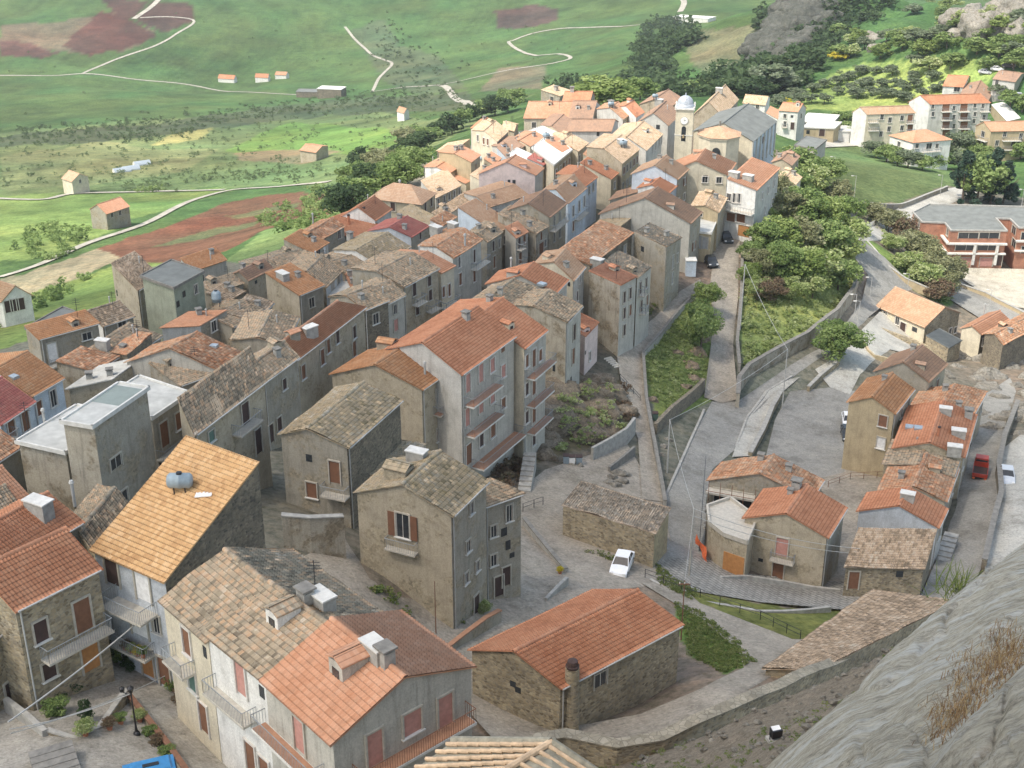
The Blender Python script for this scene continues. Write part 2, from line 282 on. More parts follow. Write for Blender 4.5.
def terrain():
    az = np.radians(np.linspace(-33, 33, 430)); rr = [32.]
    while rr[-1] < 5200: rr.append(rr[-1]*(1.0065 if rr[-1] < 2200 else 1.03))
    rr = np.array(rr); A, Rr = np.meshgrid(az, rr); X = Rr*np.sin(A); Y = Rr*np.cos(A); Z = G(X, Y)
    wob = np.clip((Rr-250)/800, 0, 1); Z = Z+wob*(vnoise(X, Y, 120, 3)*9+vnoise(X, Y, 45, 4)*3)*(Rr > 250)
    wild = np.clip((X-60-.0*Y)/40, 0, 1)*np.clip((Rr-440)/80, 0, 1)*np.clip((900-Rr)/200, 0, 1); Z = Z+wild*(vnoise(X, Y, 28, 5)*8+vnoise(X, Y, 10, 6)*3)
    px, py = proj(np.stack([X, Y, Z], -1)); jx = px+vnoise(X, Y, np.maximum(Rr*.012, 1), 8)*7; jy = py+vnoise(X, Y, np.maximum(Rr*.012, 1), 9)*4
    C = np.zeros(X.shape+(3,)); n1 = vnoise(X, Y, 9, 10); n2 = vnoise(X, Y, 60, 11)
    C[:] = (.17, .155, .125)
    far = (Rr > 340) | inpoly(jx, jy, [(-200, 420), (0, 342), (95, 310), (150, 265), (225, 262), (300, 225), (345, 205), (430, 150), (500, 120), (540, 92), (660, 90), (760, 88), (830, 100), (1100, 60), (1100, -900), (-300, -900)])
    C[far] = GREEN
    def reg(poly, c, n=.12, sel=None):
        m = inpoly(jx, jy, poly)
        C[m] = c
    reg([(-300, 420), (0, 350), (110, 315), (140, 268), (190, 262), (130, 258), (60, 285), (0, 300), (-300, 330)], LGREEN)
    reg([(-300, 300), (0, 262), (60, 255), (100, 235), (130, 220), (240, 188), (0, 195), (-300, 200)], (.15, .22, .07))
    reg([(60, 285), (0, 300), (-200, 330), (-200, 310), (0, 280), (60, 262), (95, 248), (150, 246), (110, 262)], (.25, .225, .15))
    reg([(95, 248), (150, 232), (235, 200), (300, 192), (345, 196), (330, 215), (260, 232), (225, 252), (190, 262), (130, 262)], (.14, .07, .045))
    for p in ([(150, 247), (200, 232), (262, 220), (255, 225), (200, 240)], [(225, 216), (300, 203), (295, 208), (240, 218)]): reg(p, (.12, .12, .06))
    reg([(225, 262), (262, 232), (330, 215), (345, 205), (365, 215), (300, 245), (262, 262)], (.15, .21, .08))
    reg([(-200, 128), (0, 132), (80, 125), (160, 118), (260, 118), (360, 108), (430, 120), (520, 100), (540, 92), (430, 150), (340, 190), (300, 185), (240, 187), (0, 195), (-200, 200)], (.13, .175, .075))
    reg([(0, 155), (60, 148), (100, 140), (150, 148), (220, 150), (180, 172), (90, 185), (0, 190)], (.19, .215, .10))
    reg([(225, 150), (290, 122), (420, 132), (380, 150), (280, 160)], (.13, .22, .06))
    reg([(235, 152), (300, 150), (340, 152), (300, 165), (240, 160)], (.21, .17, .1))
    reg([(150, 145), (180, 130), (220, 122), (200, 140)], (.27, .27, .11))
    reg([(-200, 136), (0, 136), (60, 130), (150, 124), (260, 108), (360, 98), (470, 92), (480, 110), (400, 112), (330, 116), (200, 130), (100, 142), (0, 146)], (.075, .10, .055)); reg([(350, 30), (385, 20), (400, 45), (440, 55), (470, 90), (420, 95), (380, 80), (365, 55)], (.075, .105, .055)); reg([(0, 25), (60, 20), (120, 12), (160, 32), (130, 50), (85, 55), (45, 47), (0, 52)], (.125, .105, .07))
    reg([(62, 45), (75, 30), (100, 12), (125, 15), (160, 35), (120, 50), (85, 56)], (.085, .045, .035))
    reg([(0, 40), (30, 44), (60, 52), (40, 58), (0, 56)], (.10, .055, .045))
    reg([(95, -5), (150, 0), (135, 17), (125, 18)], (.075, .047, .037)); reg([(155, 0), (190, 5), (193, 20), (165, 33), (137, 19)], (.075, .047, .037))
    reg([(495, 12), (540, 4), (560, 8), (558, 20), (520, 30), (498, 28)], (.085, .06, .05))
    reg([(480, 92), (500, 68), (548, 65), (545, 88)], (.13, .125, .08))
    reg([(755, 60), (770, 30), (800, 5), (850, 0), (830, 25), (800, 60), (765, 70)], (.05, .075, .045))
    reg([(690, 30), (760, 25), (755, 75), (720, 85), (690, 60)], (.125, .13, .075))
    reg([(785, 110), (795, 94), (825, 78), (865, 62), (930, 58), (1010, 64), (975, 100), (905, 106), (853, 112), (820, 110)], (.22, .27, .085))
    reg([(820, 142), (860, 142), (885, 152), (940, 168), (962, 182), (940, 188), (900, 203), (855, 200), (822, 178)], (.10, .145, .06))
    reg([(840, 240), (862, 232), (905, 262), (960, 300), (945, 308), (905, 285), (870, 250)], (.12, .19, .06)); reg([(945, 278), (1000, 300), (1040, 320), (1040, 335), (960, 300)], (.19, .23, .1))
    reg([(745, 375), (735, 330), (745, 270), (760, 200), (830, 170), (855, 240), (862, 275), (850, 300), (800, 345)], (.20, .24, .085))
    reg([(640, 345), (690, 300), (712, 300), (712, 400), (665, 420), (648, 400)], (.19, .22, .07))
    reg([(650, 555), (672, 575), (700, 592), (800, 610), (860, 608), (820, 645), (790, 640), (700, 605), (650, 580)], (.13, .155, .05)); reg([(675, 605), (700, 615), (745, 650), (755, 665), (725, 675), (690, 655), (678, 635)], (.085, .15, .04))
    reg([(540, 400), (580, 380), (625, 380), (635, 430), (580, 450), (545, 460), (480, 480), (500, 440)], (.14, .125, .08))
    k_ = np.where(Rr > 300, np.sin((X*.6+Y*.25+vnoise(X, Y, 150, 21)*160)*.9)*.07, 0)
    k = k_+1+n1*.35+n2*.45+vnoise(X, Y, 3, 13)*.18+vnoise(X, Y, 22, 17)*.4*(Rr > 300)
    C = C*k[..., None]; C[..., 0] *= (1+vnoise(X, Y, 30, 14)*.35)
    # ploughing / mowing lines in the fields
    C = np.clip(C, 0, 1)
    m, nt, b, L = newmat('ground_soil_and_grass'); at = N(nt, 'ShaderNodeVertexColor'); at.layer_name = 'Col'; tc = N(nt, 'ShaderNodeTexCoord')
    n = noise(nt, L, tc.outputs['Object'], .9, 8, .75); r = ramp(nt, [(.45, .48, .4), (1.0, 1, 1), (1.5, 1.42, 1.35)], [.32, .5, .68]); L.new(n.outputs[0], r.inputs[0])
    nb = noise(nt, L, scaled(nt, L, tc.outputs['Object'], (1, 1.6, 1)), .11, 9, .8); r2 = ramp(nt, [(.68, .74, .70), (1.0, 1.0, 1.0), (1.3, 1.2, 1.1)], [.36, .5, .64]); L.new(nb.outputs[0], r2.inputs[0])
    c = mixc(nt, L, 1.0, at.outputs[0], r.outputs[0], 'MULTIPLY'); c = mixc(nt, L, 1.0, c, r2.outputs[0], 'MULTIPLY'); L.new(c, b.inputs['Base Color']); b.inputs['Roughness'].default_value = 1; b.inputs['Specular IOR Level'].default_value = .1
    bump(nt, L, n.outputs[0], b, .6, .3)
    a, bb = X.shape; idx = np.arange(a*bb).reshape(a, bb); Q = np.stack([idx[:-1, :-1], idx[:-1, 1:], idx[1:, 1:], idx[1:, :-1]], -1).reshape(-1, 4)
    o = npmesh('terrain', np.stack([X, Y, Z], -1).reshape(-1, 3), Q, [m], smooth=True, col=C.reshape(-1, 3)); o['kind'] = 'structure'
    global TX, TY
    return X, Y, Z
_AZ = np.radians(np.linspace(-33, 33, 430))
TERR = terrain()
def GT(x, y):
    """height of the built sheet (bilinear in its polar grid)"""
    X, Y, Z = TERR; x = np.asarray(x, float); y = np.asarray(y, float); rr = np.hypot(X[:, 215], Y[:, 215])
    r = np.hypot(x, y); a = np.arctan2(x, y); i = np.clip(np.searchsorted(rr, r)-1, 0, len(rr)-2); fa = np.clip((a-_AZ[0])/(_AZ[1]-_AZ[0]), 0, len(_AZ)-1.001); j = fa.astype(int); fj = fa-j; fi = np.clip((r-rr[i])/(rr[i+1]-rr[i]), 0, 1)
    return (Z[i, j]*(1-fi)*(1-fj)+Z[i+1, j]*fi*(1-fj)+Z[i, j+1]*(1-fi)*fj+Z[i+1, j+1]*fi*fj)
HF = GT
def drape(name, poly, mat, off=.03, step=1.5, kind='structure', hs=0.0):
    P = [hit(a, b, hs)[:2] for a, b in poly]; P = np.array(P); vs = [Vector(p) for p in P]; n = len(vs)
    mn, mx = P.min(0), P.max(0); gx, gy = np.meshgrid(np.arange(mn[0], mx[0], step), np.arange(mn[1], mx[1], step)); ins = inpoly(gx, gy, P)
    pts = vs+[Vector((a, b)) for a, b in zip(gx[ins], gy[ins])]
    V, E, Fc, *_ = delaunay_2d_cdt(pts, [], [list(range(n))], 1, 1e-4)
    V = np.array([tuple(v) for v in V]); Z = np.maximum(GT(V[:, 0], V[:, 1]), -999)+off
    o = npmesh(name, np.column_stack([V, Z]), np.array([f for f in Fc if len(f) == 3]), [mat], smooth=True); o['kind'] = kind
    return o
def strip(name, pts, w, mat, off=.3, kind='structure', sub=6):
    P = np.array([hit(a, b)[:2] for a, b in pts]); t = np.linspace(0, len(P)-1, (len(P)-1)*sub+1); i = np.clip(t.astype(int), 0, len(P)-2); f = (t-i)[:, None]
    p0 = P[np.maximum(i-1, 0)]; p1 = P[i]; p2 = P[i+1]; p3 = P[np.minimum(i+2, len(P)-1)]
    C = .5*((2*p1)+(-p0+p2)*f+(2*p0-5*p1+4*p2-p3)*f**2+(-p0+3*p1-3*p2+p3)*f**3)
    T = np.gradient(C, axis=0); T /= np.linalg.norm(T, axis=1)[:, None]+1e-9; Nn = np.stack([-T[:, 1], T[:, 0]], 1)
    rows = [np.column_stack([C+Nn*w*s/2, GT(*(C+Nn*w*s/2).T)+off]) for s in (-1, -.33, .33, 1)]
    X = np.stack(rows, 1); a, b = X.shape[:2]; idx = np.arange(a*b).reshape(a, b); Q = np.stack([idx[:-1, :-1], idx[1:, :-1], idx[1:, 1:], idx[:-1, 1:]], -1).reshape(-1, 4)
    o = npmesh(name, X.reshape(-1, 3), Q, [mat], smooth=True); o['kind'] = kind; return o

def paving(name, cols, scale, lines=None):
    m, nt, b, L = newmat(name); tc = N(nt, 'ShaderNodeTexCoord'); o = tc.outputs['Object']
    n = noise(nt, L, o, .5, 7, .7); r = ramp(nt, cols, [.3+.4*i/(len(cols)-1) for i in range(len(cols))]); L.new(n.outputs[0], r.inputs[0]); c = r.outputs[0]
    v = N(nt, 'ShaderNodeTexVoronoi'); v.inputs['Scale'].default_value = scale; L.new(o, v.inputs['Vector']); sp = N(nt, 'ShaderNodeSeparateColor'); L.new(v.outputs['Color'], sp.inputs[0])
    r2 = ramp(nt, [(.82, .82, .82), (1.12, 1.12, 1.12)]); L.new(sp.outputs[0], r2.inputs[0]); c = mixc(nt, L, 1.0, c, r2.outputs[0], 'MULTIPLY')
    nq = noise(nt, L, o, .16, 8, .8); rq = ramp(nt, [(.72, .71, .68), (1, 1, 1), (1.18, 1.17, 1.14)], [.38, .5, .63]); L.new(nq.outputs[0], rq.inputs[0]); c = mixc(nt, L, 1.0, c, rq.outputs[0], 'MULTIPLY')
    nf = noise(nt, L, o, 3.5, 6, .8); rf = ramp(nt, [(.7, .7, .7), (1, 1, 1), (1.15, 1.15, 1.15)], [.36, .46, .7]); L.new(nf.outputs[0], rf.inputs[0]); c = mixc(nt, L, 1.0, c, rf.outputs[0], 'MULTIPLY')
    if lines:
        br = N(nt, 'ShaderNodeTexBrick'); br.inputs['Scale'].default_value = 1; br.inputs['Mortar Size'].default_value = .06; br.inputs['Brick Width'].default_value = 1.0; br.inputs['Row Height'].default_value = .55
        mp = N(nt, 'ShaderNodeMapping'); mp.inputs['Rotation'].default_value = (0, 0, lines); L.new(o, mp.inputs[0]); L.new(mp.outputs[0], br.inputs['Vector']); br.inputs['Color1'].default_value = (1, 1, 1, 1); br.inputs['Color2'].default_value = (.85, .85, .85, 1); br.inputs['Mortar'].default_value = (.45, .45, .45, 1)
        c = mixc(nt, L, 1.0, c, br.outputs[0], 'MULTIPLY')
    L.new(c, b.inputs['Base Color']); b.inputs['Roughness'].default_value = .95; bump(nt, L, v.outputs[0], b, .3, .03); return m
ASPH = paving('worn_asphalt', [(.19, .185, .17), (.27, .263, .24), (.22, .215, .198)], 9)
COBB = paving('cobble_paving', [(.21, .19, .155), (.30, .27, .225), (.25, .22, .185)], 5)
PAVE = paving('brick_paving', [(.25, .24, .22), (.33, .32, .29)], 5, 1.0)
CONC = paving('pale_concrete_paving', [(.33, .32, .29), (.42, .41, .37), (.37, .35, .31)], 7)
COURT = paving('courtyard_paving', [(.25, .235, .2), (.34, .32, .28), (.29, .27, .235)], 8)
DIRT = paving('pale_dirt', [(.38, .35, .28), (.5, .46, .38)], 6)
FROAD = paving('gravel_road', [(.33, .31, .26), (.42, .39, .33)], 1)
drape('courtyard', [(-40, 830), (-40, 690), (20, 690), (60, 685), (110, 660), (170, 675), (205, 725), (265, 790), (330, 850)], COURT, .05)
drape('alley_paving', [(470, 690), (395, 640), (360, 600), (300, 560), (340, 530), (370, 580), (440, 610), (500, 570), (520, 490), (545, 470), (590, 455), (625, 440), (642, 470), (662, 500), (672, 545), (650, 585), (600, 600), (540, 640), (500, 660)], COBB, .05)
drape('lower_road', [(455, 660), (520, 705), (560, 730), (640, 715), (700, 690), (745, 668), (790, 640), (850, 640), (700, 735), (590, 775), (520, 770), (440, 680)], COBB, .09)
drape('main_road', [(655, 565), (663, 500), (690, 440), (712, 402), (737, 402), (790, 366), (835, 340), (862, 300), (868, 275), (852, 255), (862, 240), (885, 258), (915, 288), (890, 300), (868, 318), (850, 342), (800, 372), (775, 392), (748, 420), (735, 450), (712, 470), (706, 500), (706, 560), (700, 580), (665, 575)], ASPH, .07)
drape('paved_street', [(650, 562), (706, 556), (750, 575), (830, 582), (925, 585), (925, 615), (860, 612), (760, 603), (695, 592), (668, 578)], PAVE, .11)
drape('sidewalk', [(732, 458), (745, 420), (765, 392), (790, 380), (800, 378), (780, 395), (765, 425), (752, 457)], CONC, .17)
drape('car_park', [(765, 460), (775, 420), (790, 392), (830, 388), (860, 392), (850, 440), (846, 472), (820, 482)], ASPH, .09)
drape('yard', [(815, 480), (846, 468), (895, 465), (890, 500), (862, 530), (846, 590), (820, 588), (838, 520)], COBB, .09)
drape('upper_lot', [(830, 388), (815, 370), (845, 352), (862, 330), (880, 312), (960, 345), (965, 358), (930, 360), (890, 350), (860, 375), (850, 395)], CONC, .12)
drape('right_street', [(915, 610), (945, 540), (962, 480), (975, 430), (985, 395), (1010, 378), (1016, 392), (1002, 440), (1000, 500), (985, 560), (965, 605)], paving('street_concrete', [(.22, .21, .19), (.29, .28, .25)], 8), .10)
drape('upper_lane', [(1002, 450), (1040, 420), (1060, 600), (980, 600)], CONC, .12)
drape('cobbled_ramp', [(712, 236), (740, 236), (738, 300), (733, 345), (738, 400), (722, 404), (704, 398), (711, 345), (710, 290)], COBB, .14)
drape('upper_path', [(616, 352), (632, 336), (655, 318), (680, 292), (700, 280), (704, 290), (672, 318), (642, 352), (645, 400), (653, 450), (664, 503), (642, 500), (638, 440), (624, 400)], COBB, .14)
drape('curved_path', [(640, 583), (665, 572), (700, 604), (800, 643), (830, 655), (800, 668), (745, 672), (738, 650), (700, 620), (668, 600)], COBB, .10)
drape('forecourt', [(945, 268), (1040, 270), (1040, 312), (1000, 305), (968, 284)], DIRT, .15)
drape('upper_road', [(845, 236), (900, 208), (940, 190), (968, 186), (985, 190), (930, 214), (905, 240), (862, 242)], CONC, .15)
drape('side_road', [(935, 283), (960, 282), (1040, 318), (1040, 338), (985, 322), (950, 300)], ASPH, .12)
drape('town_street', [(780, 152), (820, 140), (870, 138), (900, 148), (890, 152), (860, 146), (822, 148), (800, 170)], CONC, .15)
for nm, pts, w in (('field_road', [(0, 278), (40, 265), (90, 243), (150, 222), (195, 200), (235, 190), (290, 186), (330, 182)], 2.4), ('field_road', [(-20, 198), (40, 200), (75, 194), (150, 192), (225, 190)], 3), ('field_road', [(-10, 76), (50, 76), (85, 74), (130, 79), (200, 87), (260, 93), (320, 95)], 2.8), ('field_road', [(82, 74), (110, 62), (150, 48), (175, 35), (193, 20), (140, 18)], 2.4), ('field_road', [(134, 19), (150, 8), (162, -4)], 5),
  ('field_road', [(345, 27), (352, 36), (362, 46), (372, 55), (384, 60), (392, 64), (384, 73), (378, 80), (372, 92)], 2.4), ('field_road', [(372, 92), (400, 88), (440, 85), (500, 72), (560, 62), (565, 55), (512, 46), (515, 40), (545, 31), (580, 28), (640, 25)], 2.8), ('field_road', [(440, 85), (452, 95), (468, 104), (485, 106)], 4.5), ('field_road', [(680, 12), (684, 2), (676, -6)], 5)):
    strip(nm, pts, w, FROAD)

# ------------------------------------------------------------------ houses
NOW = [0]
class House:
    """A = left corner, B = corner nearest the camera, C = right corner of the eaves, all in photo pixels; h = wall height above ground"""
    def __init__(s, label, A, B, C, h, roof='gC', rise=1.2, rmat='old', wall='grey', wallR=None, name='house', cat='house', group='houses of the hill town', win=(), chim=(), auto=None, ov=.3, ridge=.5, trim=False, walltop=None, ze=None):
        b = hit(B[0], B[1], h) if ze is None else at_z(B[0], B[1], ze); s.ze = z = b[2]; a = at_z(*A, z); c = at_z(*C, z)
        s.a, s.b, s.c = a[:2], b[:2], c[:2]; s.d = s.a+s.c-s.b; s.roof = roof; s.rise = rise; s.rp = ridge
        gz = GT(np.array([s.a[0], s.b[0], s.c[0], s.d[0]]), np.array([s.a[1], s.b[1], s.c[1], s.d[1]])); s.g = g = min(gz.min(), z-h+.5)-1.2
        ctr = (s.a+s.c)/2; s.o = np.array([ctr[0], ctr[1], g+1.2]); s.dist = float(np.linalg.norm(b-CAM)); s.near = s.dist < 175
        s.root = empty(name, s.o); tag(s.root, label, cat, group); s.wm = W[wall]; s.wmR = W[wallR or wall]
        s.rm = R[rmat]; L = lambda p, zz: np.array([p[0], p[1], zz])-s.o
        mb = MB(); A_, B_, C_, D_ = s.a, s.b, s.c, s.d
        pr = lambda f0, f1: [(f0+(f1-f0)*t) for t in (0, ridge, 1)]
        def wallface(p, q, sp, sq, mat):
            # p,q plan corners; sp,sq their (s,q) roof coordinates
            pts = [L(p, g), L(q, g), L(q, s.rz(*sq))]
            if roof in ('gC', 'gA', 'hip0'):
                mids = (sp[0]+(sq[0]-sp[0])*ridge, sp[1]+(sq[1]-sp[1])*ridge)
                if roof == 'gC' and sp[0] != sq[0]: t = (ridge-sp[0])/(sq[0]-sp[0]); pts.append(L(p+(q-p)*t, s.rz(ridge, sp[1])))
                if roof == 'gA' and sp[1] != sq[1]: t = (ridge-sp[1])/(sq[1]-sp[1]); pts.append(L(p+(q-p)*t, s.rz(sp[0], ridge)))
            pts.append(L(p, s.rz(*sp))); mb.poly(pts, mat)
        wallface(A_, B_, (0, 0), (1, 0), s.wm); wallface(B_, C_, (1, 0), (1, 1), s.wmR); wallface(C_, D_, (1, 1), (0, 1), s.wm); wallface(D_, A_, (0, 1), (0, 0), s.wmR)
        mb.build('wall', s.root)
        s.build_roof(ov)
        if auto: s.autowin(*auto)
        for w in win: s.window(*w)
        if not win and not auto and roof != 'flat' and s.facade('R')[3] > 3.5 and h > 4.4:
            rs = random.getstate(); s.autowin(0, min(3, int(s.facade('R')[3]/2.8)), 2 if h > 6 else 1); random.setstate(rs)
        for c_ in chim: s.chimney(*c_)
        if not chim and roof not in ('flat', 'hip') and s.dist > 130 and name == 'house' and h > 4:
            for k in range(2):
                u, v = [(.25, .3), (.7, .65), (.4, .8), (.75, .25)][(int(s.dist)+k*3) % 4]; P = s.P3(u, v)+s.o; qx, qy = proj(P); s.chimney(float(qx), float(qy), ['pipe', 'box', 'ant', 'box', 'dormer'][(int(s.dist*3)+k*2) % 5], .7)
        s.extras()
    def sq(s, x, y):
        M2 = np.array([s.b-s.a, s.c-s.b]).T; v = np.linalg.solve(M2, np.array([x, y])-s.a); return v[0], v[1]
    def rz(s, u, v):
        r = s.rise; k = s.roof; p = s.rp
        if k == 'gC': f = u/p if u <= p else (1-u)/(1-p)
        elif k == 'gA': f = v/p if v <= p else (1-v)/(1-p)
        elif k == 'sBC': f = 1-u
        elif k == 'sAD': f = u
        elif k == 'sAB': f = v
        elif k == 'sCD': f = 1-v
        elif k == 'hip':
            la, lb = np.linalg.norm(s.b-s.a), np.linalg.norm(s.c-s.b); m = min(la, lb)/2; f = min(u*la, (1-u)*la, v*lb, (1-v)*lb)/m; f = max(0, min(1, f))
            return s.ze
        else: f = 0
        return s.ze+r*f
    def P3(s, u, v, dz=0): p = s.a+(s.b-s.a)*u+(s.c-s.b)*v; return np.array([p[0], p[1], s.rz(u, v)+dz])-s.o
    def build_roof(s, ov):
        k = s.roof; p = s.rp
        if k == 'gC': sl = [((1, 0), (1, 1), (p, 1), (p, 0)), ((0, 1), (0, 0), (p, 0), (p, 1))]
        elif k == 'gA': sl = [((0, 0), (1, 0), (1, p), (0, p)), ((1, 1), (0, 1), (0, p), (1, p))]
        elif k == 'sBC': sl = [((1, 0), (1, 1), (0, 1), (0, 0))]
        elif k == 'sAD': sl = [((0, 1), (0, 0), (1, 0), (1, 1))]
        elif k == 'sAB': sl = [((0, 0), (1, 0), (1, 1), (0, 1))]
        elif k == 'sCD': sl = [((1, 1), (0, 1), (0, 0), (1, 0))]
        else: sl = []
        rb = RoofB(s.rm)
        if k == 'flat':
            pts = [s.P3(0, 0), s.P3(1, 0), s.P3(1, 1), s.P3(0, 1)]; ctr = sum(pts)/4; big = [q+(q-ctr)/np.linalg.norm(q-ctr)*.25*1.4 for q in pts]
            mb = MB(); t = .22; up = [q+np.array([0, 0, t]) for q in big]; lo = [q+np.array([0, 0, .004]) for q in big]; tm = M['pale'] if s.rm in (R['conc'], R['whitef']) else M['dconc']
            mb.poly(up, s.rm); mb.poly(lo[::-1], tm)
            for i in range(4): j = (i+1) % 4; mb.poly([lo[i], lo[j], up[j], up[i]], tm)
            # low kerb round the edge
            for i in range(4):
                j = (i+1) % 4; e0 = up[i]; e1 = up[j]; d = (e1-e0); Ln = np.linalg.norm(d); d /= Ln; n = np.array([-d[1], d[0], 0]); mb.box((e0+e1)/2+n*.08+np.array([0, 0, .07]), Ln, .16, .145, tm, d, n)
            mb.build('roof', s.root); return
        if k == 'hip':
            la, lb = np.linalg.norm(s.b-s.a), np.linalg.norm(s.c-s.b); m = min(la, lb)/2; e = .3
            q = lambda u, v, z: np.array([*(s.a+(s.b-s.a)*u+(s.c-s.b)*v), s.ze+z])-s.o
            eu, ev = e/la, e/lb; cs = [q(-eu, -ev, .05), q(1+eu, -ev, .05), q(1+eu, 1+ev, .05), q(-eu, 1+ev, .05)]
            if la >= lb: r0, r1 = q(m/la, .5, s.rise), q(1-m/la, .5, s.rise)
            else: r0, r1 = q(.5, m/lb, s.rise), q(.5, 1-m/lb, s.rise)
            if la >= lb: fs = [(cs[0], cs[1], r1, r0), (cs[1], cs[2], r1, r1), (cs[2], cs[3], r0, r1), (cs[3], cs[0], r0, r0)]
            else: fs = [(cs[0], cs[1], r0, r0), (cs[1], cs[2], r1, r0), (cs[2], cs[3], r1, r1), (cs[3], cs[0], r0, r1)]
            for f in fs: rb.slope(*f, 0, 0, corr=False)
            rb.build(s.root); return
        amp = 1 if s.dist < 260 else 0
        rough = 1.0 if s.rm in (R['old'], R['oldy'], R['oldp'], R['mixed'], R['tan']) else .15
        for a, b, c, d in sl: rb.slope(s.P3(*a), s.P3(*b), s.P3(*c), s.P3(*d), ov, .18, corr=amp, rough=rough)
        if k in ('gC', 'gA'):
            r0, r1 = (s.P3(p, 0), s.P3(p, 1)) if k == 'gC' else (s.P3(0, p), s.P3(1, p)); rb.cap(r0, r1)
        rb.build(s.root)
    def facade(s, f):
        p, q = (s.a, s.b) if f == 'L' else (s.b, s.c)
        d = q-p; Ln = np.linalg.norm(d); d = d/Ln; n = np.array([d[1], -d[0]])
        if n@(np.array([0, 0])-(p+q)/2) < 0: n = -n
        return np.array([*p, 0]), np.array([*d, 0]), np.array([*n, 0]), Ln
    def onfacade(s, f, px, py):
        p, d, n, Ln = s.facade(f); r = ray(px, py); t = ((p-CAM)@n)/(r@n); P = CAM+r*t; return float((P-p)@d), float(P[2])
    def window(s, f, px, py, kind='w', w=None, h=None, sh=None, raw=None):
        """kind: w window, d door, b door behind a small balcony, s small opening, g garage, p shuttered; raw=(u,z) gives the place in metres"""
        p, d, n, Ln = s.facade(f); u, z = raw if raw else s.onfacade(f, px, py)
        dw, dh = dict(w=(.95, 1.35), d=(1.05, 2.15), b=(1.05, 2.2), s=(.5, .5), g=(2.5, 2.3), p=(1.0, 1.5), a=(1.0, 2.2), o=(1.2, 1.2))[kind]; w = w or dw; h = h or dh
        w = min(w, Ln*.8); u = min(max(u, w/2+.12), Ln-w/2-.12); z = min(z, s.ze-h/2-.12)
        c = p+d*u+np.array([0, 0, z])-s.o; up = np.array([0, 0, 1.]); mb = MB(); fm = M['frame'] if s.wm in (W['white'], W['cream'], W['pink'], W['pale'], W['lblue']) else M['dstone']
        pane = {None: M['glass'], 'pink': M['pinksh'], 'brown': M['wood'], 'dark': M['dwood'], 'green': M['greensh'], 'grey': M['greysh'], 'orange': M['orangew'], 'white': M['whitem']}[None if sh in ('open', 'opengreen') else (sh or ('dark' if kind in 'dg' else None))]
        t = .12
        mb.box(c+n*.012, w, .024, h, pane, d, n, up)
        if kind != 's':
            for sx in (-1, 1): mb.box(c+d*sx*(w/2+t/2)+n*.06, t, .12, h+2*t, fm, d, n, up)
            mb.box(c+up*(h/2+t/2)+n*.059, w, .118, t, fm, d, n, up)
            if pane is M['glass']:
                mb.box(c+n*.03, .05, .03, h, M['frame'], d, n, up)
                for sx in (-1, 1): mb.box(c+n*.03+d*sx*(w/2-.03), .06, .032, h, M['frame'], d, n, up)
        par = mb.build('door' if kind in 'dg' else 'window', s.root)
        if kind in 'wp' :
            q = MB(); q.box(c-up*(h/2+.05)+n*.1, w+.35, .2, .09, M['pale'] if s.near else fm, d, n, up); q.build('sill', par)
        if sh in ('open', 'opengreen'):
            for sx in (-1, 1):
                q = MB(); q.box(c+d*sx*(w/2+.12+w/4)+n*.10, w/2, .05, h, M['wood'] if sh == 'open' else M['greensh'], d, n, up); q.build('shutter', par)
        if kind == 'b': s.balcony(f, u-w*.9, u+w*.9, z-h/2)
    def balcony(s, f, u0, u1, z, depth=.95, floor='slab', edge='slab', rail='rail'):
        p, d, n, Ln = s.facade(f); up = np.array([0, 0, 1.]); c = p+d*(u0+u1)/2+n*(depth/2+.003)+np.array([0, 0, z-.09])-s.o; w = u1-u0
        mb = MB(); mb.box(c, w, depth, .16, M[edge], d, n, up)
        if floor != edge: mb.box(c+up*.095, w-.12, depth-.12, .03, M[floor], d, n, up)
        o = mb.build('balcony', s.root)
        r = MB(); rm = M[rail]
        q0 = c-d*(w/2-.04)+n*(depth/2-.04); q1 = c+d*(w/2-.04)+n*(depth/2-.04); i0 = c-d*(w/2-.04)-n*(depth/2); i1 = c+d*(w/2-.04)-n*(depth/2)
        for a, b in ((i0, q0), (q0, q1), (q1, i1)):
            r.tube(a+up*1.02, b+up*1.02, .03 if s.near else .045, rm, seg=5); Lr = np.linalg.norm(b-a); k = max(2, int(Lr/(.16 if s.near else .5)))
            for i in range(k+1): x = a+(b-a)*i/k; r.tube(x+up*.08, x+up*1.0, .016 if s.near else .03, rm, seg=4)
        r.build('railing', o)
    def balcony_px(s, f, x0, y0, x1, y1, **k):
        u0, z0 = s.onfacade(f, x0, y0); u1, z1 = s.onfacade(f, x1, y1); s.balcony(f, min(u0, u1), max(u0, u1), (z0+z1)/2, **k)
    def autowin(s, nl, nr, floors, kinds='w'):
        for f, n in (('L', nl), ('R', nr)):
            Ln = s.facade(f)[3]
            for k in range(floors):
                for i in range(n):
                    if random.random() < .1: continue
                    u = Ln*(i+.5)/n+random.uniform(-.25, .25); z = s.ze-1.75-2.95*k; kd = random.choice(kinds); sh = random.choice([None, None, 'brown', 'grey', 'open', 'green'])
                    s.window(f, 0, 0, kd, w=random.uniform(.8, 1.05), sh=sh, raw=(u, z-(.3 if kd == 'b' else 0)))
    def roofpt(s, px, py):
        r = ray(px, py)
        for t in np.linspace(s.dist-25, s.dist+45, 700):
            P = CAM+r*t; u, v = s.sq(P[0], P[1])
            if -.15 <= u <= 1.15 and -.15 <= v <= 1.15 and P[2] <= s.rz(min(max(u, 0), 1), min(max(v, 0), 1)): return P
        P = at_z(px, py, s.ze+s.rise*.5); return P
